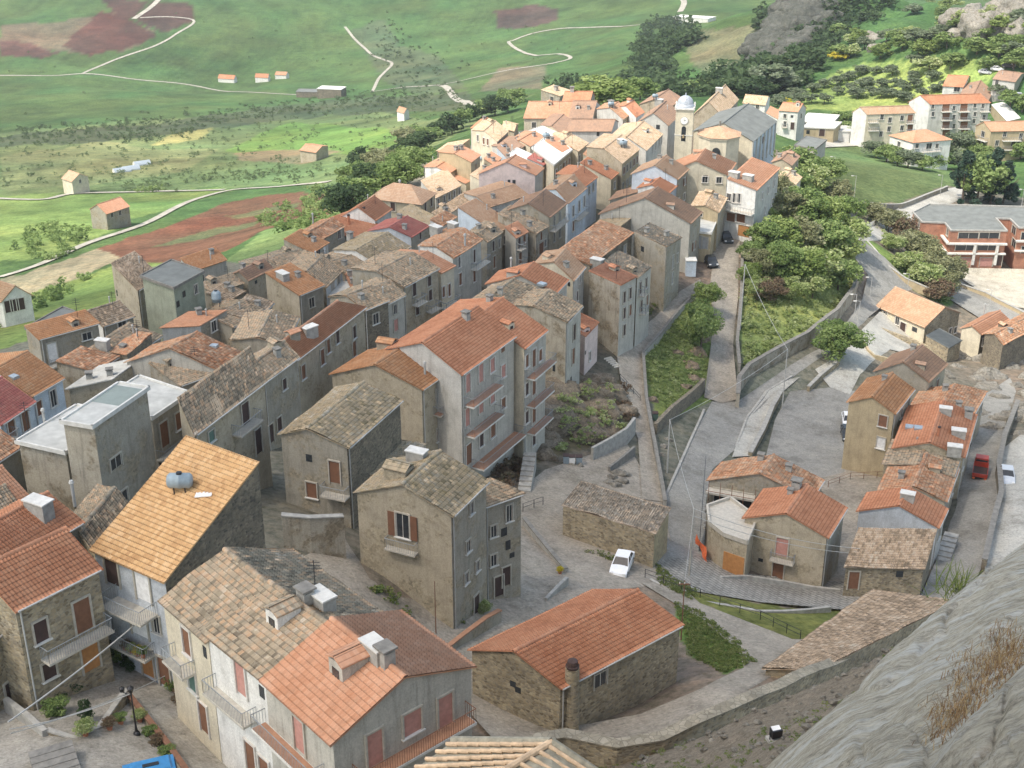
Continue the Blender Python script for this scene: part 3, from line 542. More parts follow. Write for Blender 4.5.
    def chimney(s, px, py, kind='box', sc=1.0):
        P = s.roofpt(px, py)-s.o; e = (s.b-s.a)/np.linalg.norm(s.b-s.a); ax = np.array([*e, 0]); ay = np.array([-e[1], e[0], 0]); mb = MB()
        if kind == 'box':
            mb.box(P+np.array([0, 0, .25*sc]), .9*sc, .8*sc, 1.5*sc, M['conc'], ax, ay)
            for i in (-1, 1):
                for j in (-1, 1): mb.box(P+ax*i*.38*sc+ay*j*.33*sc+np.array([0, 0, 1.1*sc]), .1*sc, .1*sc, .2*sc, M['conc'], ax, ay)
            mb.box(P+np.array([0, 0, 1.25*sc]), 1.15*sc, 1.05*sc, .12, M['dconc'], ax, ay); mb.build('chimney', s.root)
        elif kind == 'wbox':
            mb.box(P+np.array([0, 0, .3*sc]), 1.6*sc, .9*sc, 1.3*sc, M['conc'], ax, ay); mb.box(P+np.array([0, 0, 1.0*sc]), 1.75*sc, 1.05*sc, .1, M['pale'], ax, ay); mb.build('chimney', s.root)
        elif kind == 'pipe':
            mb.tube(P-np.array([0, 0, .5]), P+np.array([0, 0, 1.3*sc]), .12*sc, M['pipe']); mb.tube(P+np.array([0, 0, 1.35*sc]), P+np.array([0, 0, 1.55*sc]), .2*sc, M['pipe'], .12*sc); mb.build('chimney', s.root)
        elif kind == 'stack':
            mb.tube(P-np.array([0, 0, .8]), P+np.array([0, 0, 2.0*sc]), .28*sc, M['terracotta']); mb.tube(P+np.array([0, 0, 2.05*sc]), P+np.array([0, 0, 2.3*sc]), .34*sc, M['dwood']); mb.build('chimney', s.root)
        elif kind == 'dormer':
            w, dp, hh = 1.3*sc, 1.8*sc, 1.0*sc
            side = 'u'; down = -ax if s.roof in ('sAD',) else ax
            if s.roof in ('gA', 'sAB'): down = -ay
            if s.roof == 'gC' and s.sq(*(P+s.o)[:2])[0] < s.rp: down = -ax
            if s.roof in ('gA',) and s.sq(*(P+s.o)[:2])[1] > s.rp: down = ay
            if down@np.array([0, -1, 0]) < -.2 and s.roof in ('gC',): pass
            lat = np.array([-down[1], down[0], 0]); c = P+np.array([0, 0, .1]); mb.box(c, dp, w, hh*1.5, s.wm, down, lat); mb.box(c+down*(dp/2+.012), .024, w*.5, hh*.6, M['glass'], down, lat)
            o = mb.build('dormer', s.root); rb = RoofB(s.rm); z = np.array([0, 0, hh*.75+.02]); hi = np.array([0, 0, .28*sc])
            f0, f1 = c+down*dp/2+z, c-down*dp/2+z
            rb.slope(f0+lat*w/2, f1+lat*w/2, f1+hi, f0+hi, .15, .1, corr=False); rb.slope(f1-lat*w/2, f0-lat*w/2, f0+hi, f1+hi, .15, .1, corr=False); rb.build(o, 'dormer_roof')
        elif kind == 'sky':
            mb.box(P+np.array([0, 0, .12]), .8*sc, .7*sc, .3, M['zinc'], ax, ay); mb.build('skylight', s.root)
        elif kind == 'ant':
            mb.tube(P-np.array([0, 0, .4]), P+np.array([0, 0, 2.6]), .03, M['iron'], seg=5)
            for k in range(4): mb.tube(P+np.array([-.5+.05*k, 0, 1.8+.22*k]), P+np.array([.5-.05*k, 0, 1.8+.22*k]), .018, M['iron'], seg=4)
            mb.build('antenna', s.root)
    def extras(s):
        # gutter under the visible eave and a downpipe at the near corner
        if s.roof in ('gC', 'sBC') and s.dist < 190:
            p, d, n, Ln = s.facade('R'); z = np.array([0, 0, s.ze-.06]); mb = MB(); mb.tube(p+z+n*.32-s.o, p+z+n*.32+d*Ln-s.o, .07, M['pipe'], seg=6); mb.build('gutter', s.root)
            mb = MB(); q = p+n*.08+d*.25-s.o; mb.tube(q+z, np.array([q[0], q[1], s.g-s.o[2]+.3]), .06, M['pipe'], seg=6); mb.build('drainpipe', s.root)
class RoofB:
    def __init__(s, mat): s.V = []; s.Q = []; s.UV = []; s.n = 0; s.mat = mat
    def addgrid(s, X, UV):
        a, b = X.shape[:2]; idx = np.arange(a*b).reshape(a, b)+s.n; s.V.append(X.reshape(-1, 3)); s.UV.append(UV.reshape(-1, 2)); s.Q.append(np.stack([idx[:-1, :-1], idx[:-1, 1:], idx[1:, 1:], idx[1:, :-1]], -1).reshape(-1, 4)); s.n += a*b
    def slope(s, e0, e1, t1, t0, ov, os_, corr=True, rough=.3):
        e0, e1, t1, t0 = [np.array(v, float) for v in (e0, e1, t1, t0)]; th = .09
        ed = e1-e0; Le = np.linalg.norm(ed); ed /= Le; sl = (t0-e0)-((t0-e0)@ed)*ed if np.linalg.norm(t0-e0) > 1e-6 else (t1-e1)-((t1-e1)@ed)*ed
        if np.linalg.norm(sl) < 1e-6: return
        sd_ = sl/np.linalg.norm(sl); nn = np.cross(ed, sd_); nn = nn if nn[2] > 0 else -nn
        # overhang
        a = (t0-e0)/max(1e-6, np.linalg.norm(t0-e0)); b = (t1-e1)/max(1e-6, np.linalg.norm(t1-e1))
        tl = max(1e-6, np.linalg.norm(t1-t0)); td = ed
        E0 = e0-a*ov-ed*os_; E1 = e1-b*ov+ed*os_; T0 = t0-td*os_; T1 = t1+td*os_
        Lu = np.linalg.norm(E1-E0); Lv = np.linalg.norm(((T0+T1)/2-(E0+E1)/2))
        lift = nn*th
        if corr:
            nu = int(Lu/PU*4)+1; nv = max(1, int(Lv/PV)); us = np.linspace(0, 1, nu); vs = np.concatenate([[k/nv, (k+.98)/nv] for k in range(nv)])
            Ug, Vg = np.meshgrid(us, vs); X = (E0*(1-Ug)[..., None]*(1-Vg)[..., None]+E1*Ug[..., None]*(1-Vg)[..., None]+T0*(1-Ug)[..., None]*Vg[..., None]+T1*Ug[..., None]*Vg[..., None])
            um = Ug*Lu; vm = Vg*Lv; prof = .042*np.cos(um*2*np.pi/PU); stepz = np.tile(np.array([.03, 0]), nv)[:, None]*np.ones_like(Ug)
            ph = RNG.uniform(0, 90); jit = np.repeat(RNG.normal(0, .012, (nv, int(nu/4)+2)), 2, 0)[:, (np.arange(nu)//4)]*rough; sag = (vnoise(um+ph, vm+ph, 2.3, int(ph))*.22+vnoise(um+ph, vm, .9, 3)*.06)*rough
            X = X+nn*(prof+stepz+jit+sag)[..., None]+lift; s.addgrid(X, np.stack([um+int(ph)*PU, vm+int(ph)*PV], -1))
        else:
            X = np.array([[E0, E1], [T0, T1]])+lift; ph = int(RNG.uniform(0, 90)); s.addgrid(X, np.array([[[(E0-e0)@ed, 0], [(E1-e0)@ed, 0]], [[(T0-e0)@ed, Lv], [(T1-e0)@ed, Lv]]])+np.array([ph*PU, ph*PV]))
        lo = [E0, E1, T1, T0]; hi = [p+lift for p in lo]; lo = [p+nn*.006 for p in lo]
        for i, j in ((0, 1), (1, 2), (3, 0)): s.addgrid(np.array([[lo[i], lo[j]], [hi[i], hi[j]]]), np.array([[[0, .2], [3, .2]], [[0, .3], [3, .3]]]))
        s.addgrid(np.array([[lo[0], lo[1]], [lo[3], lo[2]]]), np.array([[[0, .2], [3, .2]], [[0, .3], [3, .3]]]))
    def cap(s, r0, r1):
        d = r1-r0; Ln = np.linalg.norm(d); d /= Ln; r0 = r0-d*.2; r1 = r1+d*.2; n = np.array([-d[1], d[0], 0]); k = max(2, int((Ln+.4)/.4)); ts = np.concatenate([[i/k, (i+.97)/k] for i in range(k)]); an = np.linspace(-.2, math.pi+.2, 6)
        X = np.array([[r0+(r1-r0)*t+n*math.cos(a)*(.16+.02*(i % 2))+np.array([0, 0, .07+(.14+.02*(i % 2))*math.sin(a)]) for a in an] for i, t in enumerate(ts)])
        uv = np.stack(np.broadcast_arrays((ts*Ln)[:, None], np.full((1, 6), .2)), -1); s.addgrid(X, uv.copy())
    def build(s, parent, name='roof'): return npmesh(name, np.vstack(s.V), np.vstack(s.Q), [s.mat], parent, uv=np.vstack(s.UV))
H = House
# ---- near houses
RH = H('long rubble house with bright red-orange roof and round chimney tower at its corner', (472,650), (560,687), (680,624), 4.2, 'gC', 1.5, 'brick', 'stone', win=[('L',513,684,'s'),('L',518,690,'s'),('R',600,679,'o')])
h = H('beige house at the bottom edge with orange tiled roof, pink shutters and long railed balcony', (265,680), (333,742), (471,667), 9.8, 'gA', 1.7, 'orange', 'pgrey', 'pgrey', win=[('R',374.5,748,'d',1.0,2.2,'pink'),('R',412,722,'w',1.2,1.5,'pink'),('R',445,711,'d',1.0,2.2,'pink'),('L',300,735,'d',1.0,2.2,'pink')], chim=[(350,668,'dormer'),(376,658,'wbox'),(386,664,'box',.9)])
h.balcony_px('R', 352,770, 466,722, edge='pale', floor='terr', rail='rust'); h.balcony_px('L', 266,724, 325,775, edge='pale', floor='terr')
h = H('white house with dark tiles between the cream and beige houses at the bottom', (208,633), (265,679), (395,625), 9.6, 'gA', 1.7, 'old', 'white', win=[('L',241.5,679,'d',1.0,2.2,'pink'),('L',262,692,'s',.5,.8),('L',251.5,758,'d',1.0,2.2,'brown'),('L',265,768,'w',1,1.4,'brown')], chim=[(284,618,'dormer',.9),(306,604,'box',.9),(322,608,'wbox'),(316,598,'ant')])
h.balcony_px('L', 217,690, 257,716, edge='slab')
h = H('cream house with weathered clay tiles above the flower-lined lane, left of the white house', (163,600), (208,640), (338,586), 9, 'gA', 1.7, 'old', 'cream', win=[('L',187.5,642,'w',.9,1.9,'brown'),('L',193,681,'w',.9,1.5,'green'),('L',205,652,'s',.4,.8),('L',204.5,718,'d',1.0,2.2,'brown')])
h.balcony_px('L', 176,655, 196,672, edge='slab')
YH = H('tall narrow house with yellow-orange roof, flower balcony and blue-grey front', (94,549), (165,580), (262,506), 9, 'sAB', 3.4, 'yellow', 'blue', 'stoned', win=[('L',143,584,'d',1.3,2.2,'white'),('L',112,568,'d',1.2,2.0,'dark'),('L',139.6,622,'d',1.5,2.1,'white'),('L',157,624,'w',.6,1.3),('L',148,662,'d',1.1,2.2,'orange'),('L',165,672,'d',1.0,2.2,'brown')])
YH.balcony_px('L', 118,598, 158,612, depth=1.5); YH.balcony_px('L', 122,640, 156,652, depth=1.0)
h = H('rubble house with orange tiles and long stone balcony left of the courtyard', (-45,580), (15,609), (98,568), 7.6, 'gC', 1.8, 'brick', 'stone', win=[('R',40.6,631,'w',.9,1.5,'dark'),('R',82.5,615,'d',1.15,2.3,'brown'),('R',49,670,'w',.9,1.2,'dark'),('R',90,655,'d',1.2,2.2,'orange')])
h.balcony_px('R', 40,655, 106,628, edge='slab')
H('low stone house at the left edge with a dark doorway, against the courtyard', (-70,680), (-30,655), (17,618), 5, 'sBC', .8, 'old', 'stone', win=[('R',14,655,'s',.6,.8),('R',16,690,'g',1.8,2.0)])
H('red-tiled house behind the rubble-stone one, with a broad square chimney', (-50,540), (12,562), (80,522), 7, 'gC', 1.4, 'brick', 'grey', chim=[(40,514,'wbox',1.1),(74,500,'pipe')])
H('low house with mossy clay tiles wedged beside the yellow-roofed house', (64,528), (98,556), (132,512), 6, 'gC', .8, 'old', 'stone')
h = H('bare masonry tower block with flat roof half white and half green', (63.5,422.5), (94,427.6), (147,391), 9.4, 'flat', 0, 'conc', 'rough', 'grey', win=[('R',115.5,462,'o',1.4,1.0),('R',122,497,'o',1.4,1.0)])
t = MB(); a = [h.P3(.02,.5,.225), h.P3(.97,.5,.225), h.P3(.97,.97,.225), h.P3(.02,.97,.225)]; t.poly(a, R['pgrn']); t.build('roof_felt', h.root)
H('lower wing of the masonry tower with pale flat terrace, on its left', (19,443), (66,453.5), (122,418), 6.3, 'flat', 0, 'conc', 'rough', 'grey', chim=[(28,430,'ant'),(45,425,'pipe')])
h = H('right wing of the masonry tower with flat roof, brown shutters and a stone balcony', (104,402), (152,419), (187,395), 7.4, 'flat', 0, 'conc', 'grey', 'grey', win=[('R',164,434,'d',1.1,2.3,'brown'),('R',178,421,'w',.8,1.6,'brown'),('R',172,470,'w',1,1.6,'dark'),('R',158,470,'w',1,1.6,'dark')])
h.balcony_px('R', 156,458, 181,444, edge='slab')
h = H('white and blue house with orange-brown roof at the left edge', (-35,372), (31,396), (62,378), 6.5, 'gC', 1.5, 'cut', 'lblue', win=[('R',53,398,'w',.8,1.7),('R',39,408,'w',.7,1.5,'brown')], chim=[(14,378,'sky')])
h = H('pale blue house with wine-red roof at the left edge', (-60,400), (0,424), (33,402), 6, 'gC', 1.2, 'pinkred', 'lblue', win=[('R',25,421,'w',.9,1.9,'brown'),('R',11,428,'w',.9,1.9,'brown')])
h.balcony_px('R', 0,443, 12,436)
H('low house with orange tiles below the pale blue house at the left edge', (-60,440), (-5,462), (20,446), 5.5, 'gC', 1, 'mixed', 'grey')
H('low house with orange-brown tiles left of the masonry tower wall', (-50,480), (2,513), (30,500), 4.5, 'gC', 1.4, 'orange', 'stone')
H('low stone house with worn clay tiles in the left corner under the masonry tower', (-60,505), (-25,540), (24,515), 4, 'gC', 1.0, 'old', 'stone', ov=.2)
# ---- left part of the town
h = H('grey house with thin orange roof edge, french window and blue-grey lean-to', (26,331), (39,339), (98,323), 6.5, 'sBC', .7, 'cut', 'grey', win=[('R',52.5,352.5,'d',1.1,2.4,'white'),('R',87,336,'w',1.2,.9)])
h.balcony_px('R', 49,366, 62,361)
H('small house with blue-grey sheet roof at the edge of the fields', (27,329), (39,334), (74,314), 5, 'flat', 0, 'dark', 'grey')
H('house with pale patchy tiles and whitewashed side at the edge of the fields', (76,315), (102.5,326), (133,316), 5.5, 'gC', 1.2, 'oldp', 'white', 'grey', win=[('R',122,324,'o')])
H('tall plain house with pale salmon tiles left of the green-grey block', (112,268), (137.5,290), (160,277), 8, 'sBC', .7, 'oldp', 'beige', 'grey', win=[('L',117,293,'s',.5,.8),('R',146,293,'o',1.2,1.0)])
H('green-grey cubic block with dark flat roof', (142.5,277.5), (173.7,289), (202.5,273), 9, 'flat', 0, 'dark', 'green', 'green', win=[('R',184,294,'s',.6,.8),('R',178,304,'s',.6,.8),('R',195.6,289,'w',.7,1.2)])
H('low house with flat red-brown roof right of the green-grey block', (181,261), (193,271), (226,260), 5, 'sBC', .5, 'cut', 'pgrey', 'pgrey')
H('long low house with faded tiles behind the green-grey block, left of the water tank', (200,286), (212,293), (243,283), 4.5, 'sBC', .5, 'old', 'grey')
RS = H('dark grey house with thin strip of red tiles and a water tank on its corner', (162,328), (200,320), (226,305), 5.5, 'sAD', -.8, 'orange', 'pale', 'grey')
H('broad gable house with grey verge boards, orange left slope and old right slope', (127,362), (218,370), (243,354), 6, 'gC', 2.0, 'mixed', 'pgrey', chim=[(214,347,'sky')])
H('low roof of old tiles tucked under the grey verge of the broad gable house', (150,368), (180,385), (219,371), 4.8, 'sBC', .6, 'old', 'grey')
H('low yard building with grey cement sheet roof behind the masonry tower', (69,389), (114,384), (144,362), 4.6, 'sAD', .5, 'conc', 'beige')
H('small house with rubble walls and orange-grey tiles beside the grey cement roof', (57,366), (94,371), (117,357), 4.5, 'sBC', .6, 'mixed', 'rough', 'rough', win=[('R',105,361,'s',.6,.8)], chim=[(103,347,'wbox',.9)])
H('low house with brown old tiles behind the small rubble house', (90,355), (122,362), (160,336), 4.5, 'sBC', .8, 'old', 'grey')
H('narrow house with old tiles and a dark side between brown roofs', (112,352), (128,360), (152,340), 4.8, 'sAD', .6, 'mixed', 'stoned')
H('house with reddish old tiles at the town edge below the pale patchy roof', (-30,376), (28,391), (45,374), 4.5, 'gC', 1.0, 'oldp', 'grey')
h = H('long stone house with a wide grey-brown tiled roof and blue-green balcony door', (180,414), (194,434), (264,381), 7.4, 'sBC', 1.6, 'old', 'beige', 'beige', win=[('R',245,413.6,'d',1.1,2.1,'dark'),('R',211,436,'w',.8,1.0,'greensh' if 0 else 'green'),('R',258,441,'a',1.0,2.4,'dark')])
h.balcony_px('R', 232,434, 254,418)
H('narrow stone house with old tiles between the long grey-brown roof and the orange roof', (238,367), (263,382), (297,357), 7.6, 'gC', .9, 'old', 'beige', 'grey', win=[('R',270,434,'a',.9,2.0,'dark'),('R',279,424,'w',.8,1.5,'dark'),('R',284,384,'w',.7,1.2,'dark')])
h = H('very long orange-roofed house with a square chimney and tall grey street front', (234,384), (295,360), (364,307), 8, 'gC', 1.8, 'orange', 'grey', 'beige', win=[('R',337,336,'w',.7,1.7,'dark'),('R',322,357,'w',.8,1.8,'brown'),('R',328,346,'w',.7,1.6,'brown'),('R',354,332,'w',.7,1.5,'dark'),('R',354,349,'w',.8,1.9,'brown'),('R',303,372,'w',.8,1.6,'brown')], chim=[(310,335,'wbox',1.0),(293,337,'dormer',.7)])
H('house with rough rubble front and old tiles between the long orange roof and the street', (330,297), (364,310), (388,300), 7.5, 'gC', 1.0, 'old', 'grey', 'stoned')
H('narrow plastered house with old tiles right of the rough rubble front', (357,287), (386,304), (404,295), 7.5, 'gC', .8, 'old', 'grey', 'pgrey', win=[('R',395,309,'w',.7,1.2),('R',395.6,325,'w',.8,1.6,'pink')])
h = H('grey-brown house with old roof and pale balcony slabs on the sloping street', (352,269), (403,287), (438,268), 8, 'gC', .9, 'old', 'grey', 'beige', win=[('R',414,289,'w',.8,1.9,'dark'),('R',417,308,'w',.8,1.9,'dark'),('R',429,281,'w',.8,1.4,'dark'),('R',430,295,'w',.8,1.5,'dark')])
h.balcony_px('R', 412,305, 422,299, edge='pale'); h.balcony_px('R', 426,312, 436,306)
h = H('narrow yellow-fronted house with bright orange tiles and a pale balcony', (388,257), (441,273), (454,266), 7.8, 'gC', .9, 'orange', 'cream', 'cream', win=[('R',443,292,'w',.6,1.5,'brown'),('R',449,290,'w',.6,1.8,'brown')])
h.balcony_px('R', 441,309, 456,300, edge='pale')
h = H('house with white gable wall, half orange half brown tiles and two roof boxes', (419,246), (453,258), (481,240), 8, 'gC', .8, 'mixed', 'white', 'pgrey', win=[('R',474,256,'w',.7,2.0,'dark'),('R',459,262,'w',.7,1.6),('R',460,279,'w',.8,1.8,'brown'),('R',474,276,'w',.8,1.8,'brown')], chim=[(436,233,'wbox',1.1),(453,229,'wbox',1.0),(465,246,'pipe',1.2)])
h.balcony_px('R', 471,268, 485,261, edge='pale')
H('wide roof of straw-coloured old tiles with orange edge over a whitewashed side wall', (334,250), (379,265), (410,247), 5, 'gC', 1.1, 'oldy', 'white', 'white', chim=[(350,239,'box',.9)])
H('house with dark wine-red roof and pale blue-white side wall', (369,231), (411,237), (428,226), 5.5, 'gC', 1.1, 'pinkred', 'blue', 'grey', win=[('R',420,236,'w',.7,1.2,'dark')])
H('white gabled house with rust-red roof near the green slope', (342,216), (375,220), (391,209), 6, 'gC', 1.9, 'brick', 'white', 'pale')
H('low rust-red roof with two tall round chimneys in front of the white gabled house', (322,226), (352,240), (383,228), 4, 'sBC', .9, 'brick', 'grey', chim=[(364,220,'stack'),(349,225,'stack',.8)])
H('large pyramid-roofed house of pale stone with pink tiles above the wooded slope', (370,199), (421,205), (435,194), 5.5, 'hip', 2.4, 'ledge', 'beige', 'beige', win=[('L',393,206,'w',.9,1.6,'dark'),('R',425,206,'w',.8,1.6,'dark'),('R',431,202,'w',.8,1.6,'dark')], chim=[(400,191,'pipe',1.4)])
H('small house with straw-brown tiles right below the pyramid roof', (398,213), (427,226), (440,217), 4, 'sAD', -.5, 'oldy', 'grey')
h = H('terrace house with pale flat concrete roof and a row of five windows', (421,182), (436,198), (461,185.5), 4.5, 'sBC', .3, 'tan', 'pale', 'beige', win=[('R',438,202,'w',.7,1.3),('R',444,199,'w',.7,1.3),('R',449,196.5,'w',.7,1.3),('R',454,194,'w',.7,1.3),('R',459,191,'w',.7,1.3)])
H('white-sided house with orange roof and a small chimney above the pale terrace house', (425,167), (449,173), (458,167), 6, 'gC', .6, 'orange', 'white', 'beige', chim=[(449,163,'box',.8)])
H('low orange-tiled annex right of the white-sided house', (450,176), (466,182), (475,177), 4, 'sAD', -.4, 'orange', 'cream')
H('orange-roofed house with white coping and tan front, upper left of town', (439,152), (471,162), (480,155), 7.5, 'gC', .7, 'orange', 'tuff' if 0 else 'ochre', 'beige', win=[('R',475.6,167,'w',.7,1.4,'brown')], chim=[(456,151,'box',.8),(461,150,'box',.8)])
H('long low orange roof on the left rim of the town above the trees', (424,166), (443,160), (456,153), 5.5, 'sAD', .5, 'ledge', 'pale')
H('thin tan roof at the upper left rim of the town', (437,151), (459,149), (470,141), 4, 'sAD', .4, 'tan', 'beige')
H('narrow house with yellow painted roof edge below the pale terrace house', (432,214), (440,219), (470,200), 4.2, 'sBC', .3, 'tan', 'cream')
H('small red-roofed house behind the roof boxes of the white-gabled house', (430,222), (442,226), (456,217), 5.5, 'sBC', .4, 'mixed', 'white')
# ---- centre of the town
h = H('pale pink gabled house with orange right slope', (479,174), (535,175), (543,168), 6.5, 'gC', 2.4, 'orange', 'pink', 'pale', win=[('L',509,181,'s'),('L',509,185,'s'),('L',514,183,'s',.6,1.2)])
H('house with tan-orange valley roof in front of the pink house', (464,193), (490,207), (528,195), 5, 'gC', .6, 'ledge', 'pale', 'pale')
H('long house with smooth tan-orange roof and light blue side wall', (458,213), (497,233), (514,224), 7, 'sBC', 1.0, 'ledge', 'lblue', 'grey')
h = H('grey house with old roof and balconies next to the light blue side wall', (470,232), (487,242), (502,232), 7.5, 'gC', .5, 'old', 'grey', 'grey', win=[('R',493,246,'w',.7,1.6,'dark'),('R',494,262,'w',.7,1.9,'brown'),('R',499,243,'w',.6,1.4)])
h = H('narrow street house with one bright orange roof patch and double balconies', (505,229), (516,238), (528,232), 7.5, 'sBC', .3, 'orange', 'pgrey', 'pgrey', win=[('R',519,243,'b',.7,1.7,'dark'),('R',524,240,'w',.7,1.6,'brown'),('R',520,258,'b',.8,1.8,'brown')])
h = H('tall house with large brown roof and grey three-storey street front', (508,210), (549,217), (566,203), 9, 'gC', 1.6, 'brown', 'grey', 'beige', win=[('R',554,221,'w',.7,1.7),('R',559.5,217,'w',.7,1.7),('R',554,236,'w',.8,1.9),('R',559.5,232,'w',.8,1.9)])
h.balcony_px('R', 550,230, 564,220)
H('old-tiled house with rusty street front left of the brown roof', (498,218), (536,234), (548,226), 7.5, 'sBC', .8, 'old', 'rough', 'rough', win=[('R',541,236,'w',.7,1.3,'brown'),('R',541,248,'g',1.6,1.8,'brown'),('R',545,243,'w',.7,1.2)])
h = H('pale blue house with broad rose-red roof and three dark street windows', (544,190), (568,203), (586,188), 8.5, 'gC', 1.2, 'pinkred' if 0 else 'ledge', 'lblue', 'lblue', win=[('R',573,211,'w',.8,1.9),('R',579,206,'w',.8,1.9),('R',584,201,'w',.8,1.9),('R',573,226,'w',.8,1.8,'brown')])
h.balcony_px('R', 574,219, 584,212)
H('orange-roofed house stepping above the rose-red roof', (557,174), (585,186), (597,177), 8, 'gC', .8, 'brick', 'beige', 'blue', win=[('R',589,190,'w',.7,1.4),('R',593,187,'w',.7,1.4)])
H('house with orange front slope and cream wall at the top of town', (524,118), (568,118), (577,106), 4.5, 'gA', 2.4, 'orange', 'cream', win=[('L',534,125,'w',1.0,1.3)])
H('house with dark brown roof joined to the orange one at the top of the town', (569,118), (592,118), (600,105), 4.5, 'gA', 2.4, 'brown', 'white', win=[('L',573,121,'w',.8,1.2),('L',584,121,'w',.8,1.2)])
H('grey house with pale raised parapet behind the topmost orange roof', (541,91), (560,96), (572,91), 6, 'sBC', .3, 'tan', 'grey', win=[('L',552,99,'o')], chim=[(556,91,'box')])
H('house with red roof and square chimney left of the round bright green tree', (562,104), (589,104), (595,96), 6, 'gA', 2.0, 'brick', 'grey', chim=[(572,92,'box')])
H('pale-walled house with orange roof and grey dormers right of the round bright green tree', (597,109), (623,119), (631,113), 5, 'gC', 1.4, 'mixed', 'pale', 'beige', chim=[(611,107,'box',1.2)])
H('red-roofed house with a long white roof strip', (615,107), (636,117), (644,112), 5.5, 'gC', 1.4, 'brick', 'white')
H('low house with brown roof and pale green wall in the upper town', (567,131), (611,131), (618,122), 4, 'gA', 1.5, 'brown', 'pale', win=[('L',598,134,'s',.6,.9)])
H('low house with grey-brown roof left of the pale green wall', (541,125), (562,134), (574,122), 3.5, 'gC', .7, 'brown', 'beige')
H('little house with flat pale blue-white roof in the upper town', (530,132), (545,138), (558,133), 3.5, 'flat', 0, 'whitef', 'white')
h = H('long house with pale tan roof and a dark shaded street front in the upper town', (545,140), (578,151), (588,143), 6.5, 'gC', .7, 'tan', 'cream', 'beige', auto=(0,3,2))
h = H('house with sunlit white terrace, orange roof strip and balconied street front', (533,149), (554,166), (571,151), 6.5, 'flat', 0, 'whitef', 'cream', 'beige', auto=(0,4,2), chim=[(548,142,'box')])
H('orange narrow roof beside the sunlit white terrace', (545,142), (562,152), (571,147), 7, 'sBC', .4, 'orange', 'cream')
H('small house with wine-red flat roof above the pink gabled house', (527,160), (543,165), (551,159), 6, 'sBC', .4, 'pinkred', 'pale', 'grey')
H('low yellowish house with washing terrace between the pink house and the small wine-red roof', (508,157), (527,166), (536,158), 5.5, 'flat', 0, 'whitef', 'cream', win=[('L',515,162,'s',.6,.9),('L',520,164,'s',.6,.9)], chim=[(512,152,'pipe')])
h = H('large house with wide tan roof and a dormer box in the upper town', (587,147), (622,163), (639,149), 8.5, 'gC', 1.2, 'tan', 'beige', 'ochre', auto=(0,5,2), chim=[(622,146,'wbox',1.2)])
H('lower tan-red roof in front of the large tan-roofed house', (583,157), (616,173), (622,165), 6, 'sBC', .6, 'mixed', 'beige', 'ochre', auto=(0,2,2), chim=[(609,168,'wbox',.9)])
h = H('house with bright tan roof and four-window front facing the bell tower', (608,139), (646,150), (662,134), 7.5, 'gC', 1.5, 'tan', 'white', 'pale', win=[('R',652.5,147,'w',.7,1.8),('R',655.5,144,'w',.7,1.8),('R',659,141,'w',.7,1.8),('R',662,138,'w',.7,1.8)])
H('house with red-orange roof and cream side wall below the large tan roofs', (580,166), (611,179), (618,173), 6.5, 'sBC', .6, 'brick', 'cream', 'ochre', auto=(0,1,2))
H('brick-red roof with tan wall behind the bell tower, left', (640,104), (668,108), (682,98), 5, 'gC', 1.6, 'brown', 'beige', chim=[(659,104,'wbox',1.2)])
H('tall pale gable wall with brown roof just left of the bell tower', (638,122), (668,125), (680,113), 8, 'gC', 2.2, 'brown', 'pale', 'pale', win=[('L',658,127,'s',.8,.9)])
H('large house with rose-brown gable and sunlit tan right slope behind the bell tower', (694,114), (722,116), (738,99), 6.5, 'gC', 3.2, 'tan', 'pink' if 0 else 'beige', 'grey', chim=[(719,92,'wbox')])
H('small white house with flat tan tiles at the back of the church', (743,103), (765,105), (770,97), 5, 'gA', 1.2, 'tan', 'white', 'white', win=[('L',749,106,'w',.9,1.3),('L',757.5,107,'w',.9,1.3)])
# church
ch = H('church nave with broad dark grey roof, cream front and pilastered side wall in painted blue shade', (694,131), (752.5,141), (776,121), 7, 'gC', 2.7, 'dark', 'cream', 'lblue', name='church', cat='church', group=None)  # side wall bluer than the front: its shade is put into the plaster colour
ch.window('R', 757, 146, 's')
p, d, n, Ln = ch.facade('R')
mb = MB()
for i in range(7): mb.box(p+d*(Ln*(i+.08)/6.2)+n*.12+np.array([0, 0, ch.ze-3.3])-ch.o, .5, .24, 6.4, W['pale'], d, n, (0, 0, 1))
mb.build('pilaster', ch.root)
h = H('house with orange gable roof and cream front below the church drum', (664,174), (727,175), (735,163), 7.0, 'gC', 2.5, 'orange', 'cream', 'pale', win=[('L',705,179.5,'w',1.0,1.1),('L',719,180,'w',1.0,1.1),('L',706,168,'s',.8,.8)])
h = H('tall white house with garage door at the top of the cobbled ramp', (727,184), (756,190), (779,168), 9.6, 'sBC', .9, 'orange', 'white', 'pale', win=[('L',729,197,'w',.8,1.2),('L',735,198,'w',.8,1.6),('L',738.5,198,'w',.8,1.6),('L',731,217,'w',1.6,1.5,'brown'),('L',741,218,'w',1.6,1.5,'brown'),('L',744,231,'g',2.2,2.0,'orange'),('R',762,196,'w',.7,1.2,'grey'),('R',768,190,'w',.7,1.2,'grey'),('R',774,183,'w',.7,1.2,'grey'),('R',765,210,'w',.7,1.2,'grey'),('R',772,202,'w',.7,1.2,'grey')], chim=[(734,178,'wbox',1.1),(748,181,'wbox',1.1)])
h.balcony_px('L', 727,208, 755,213, depth=1.2, edge='pale')
H('old house with tan tiled roof and ochre front left of the tall white house', (692,206), (718,212), (726,198), 7, 'gC', .6, 'tan', 'ochre', 'grey', win=[('L',698,223,'s',.8,.9),('L',697,213,'w',2.0,.8)])
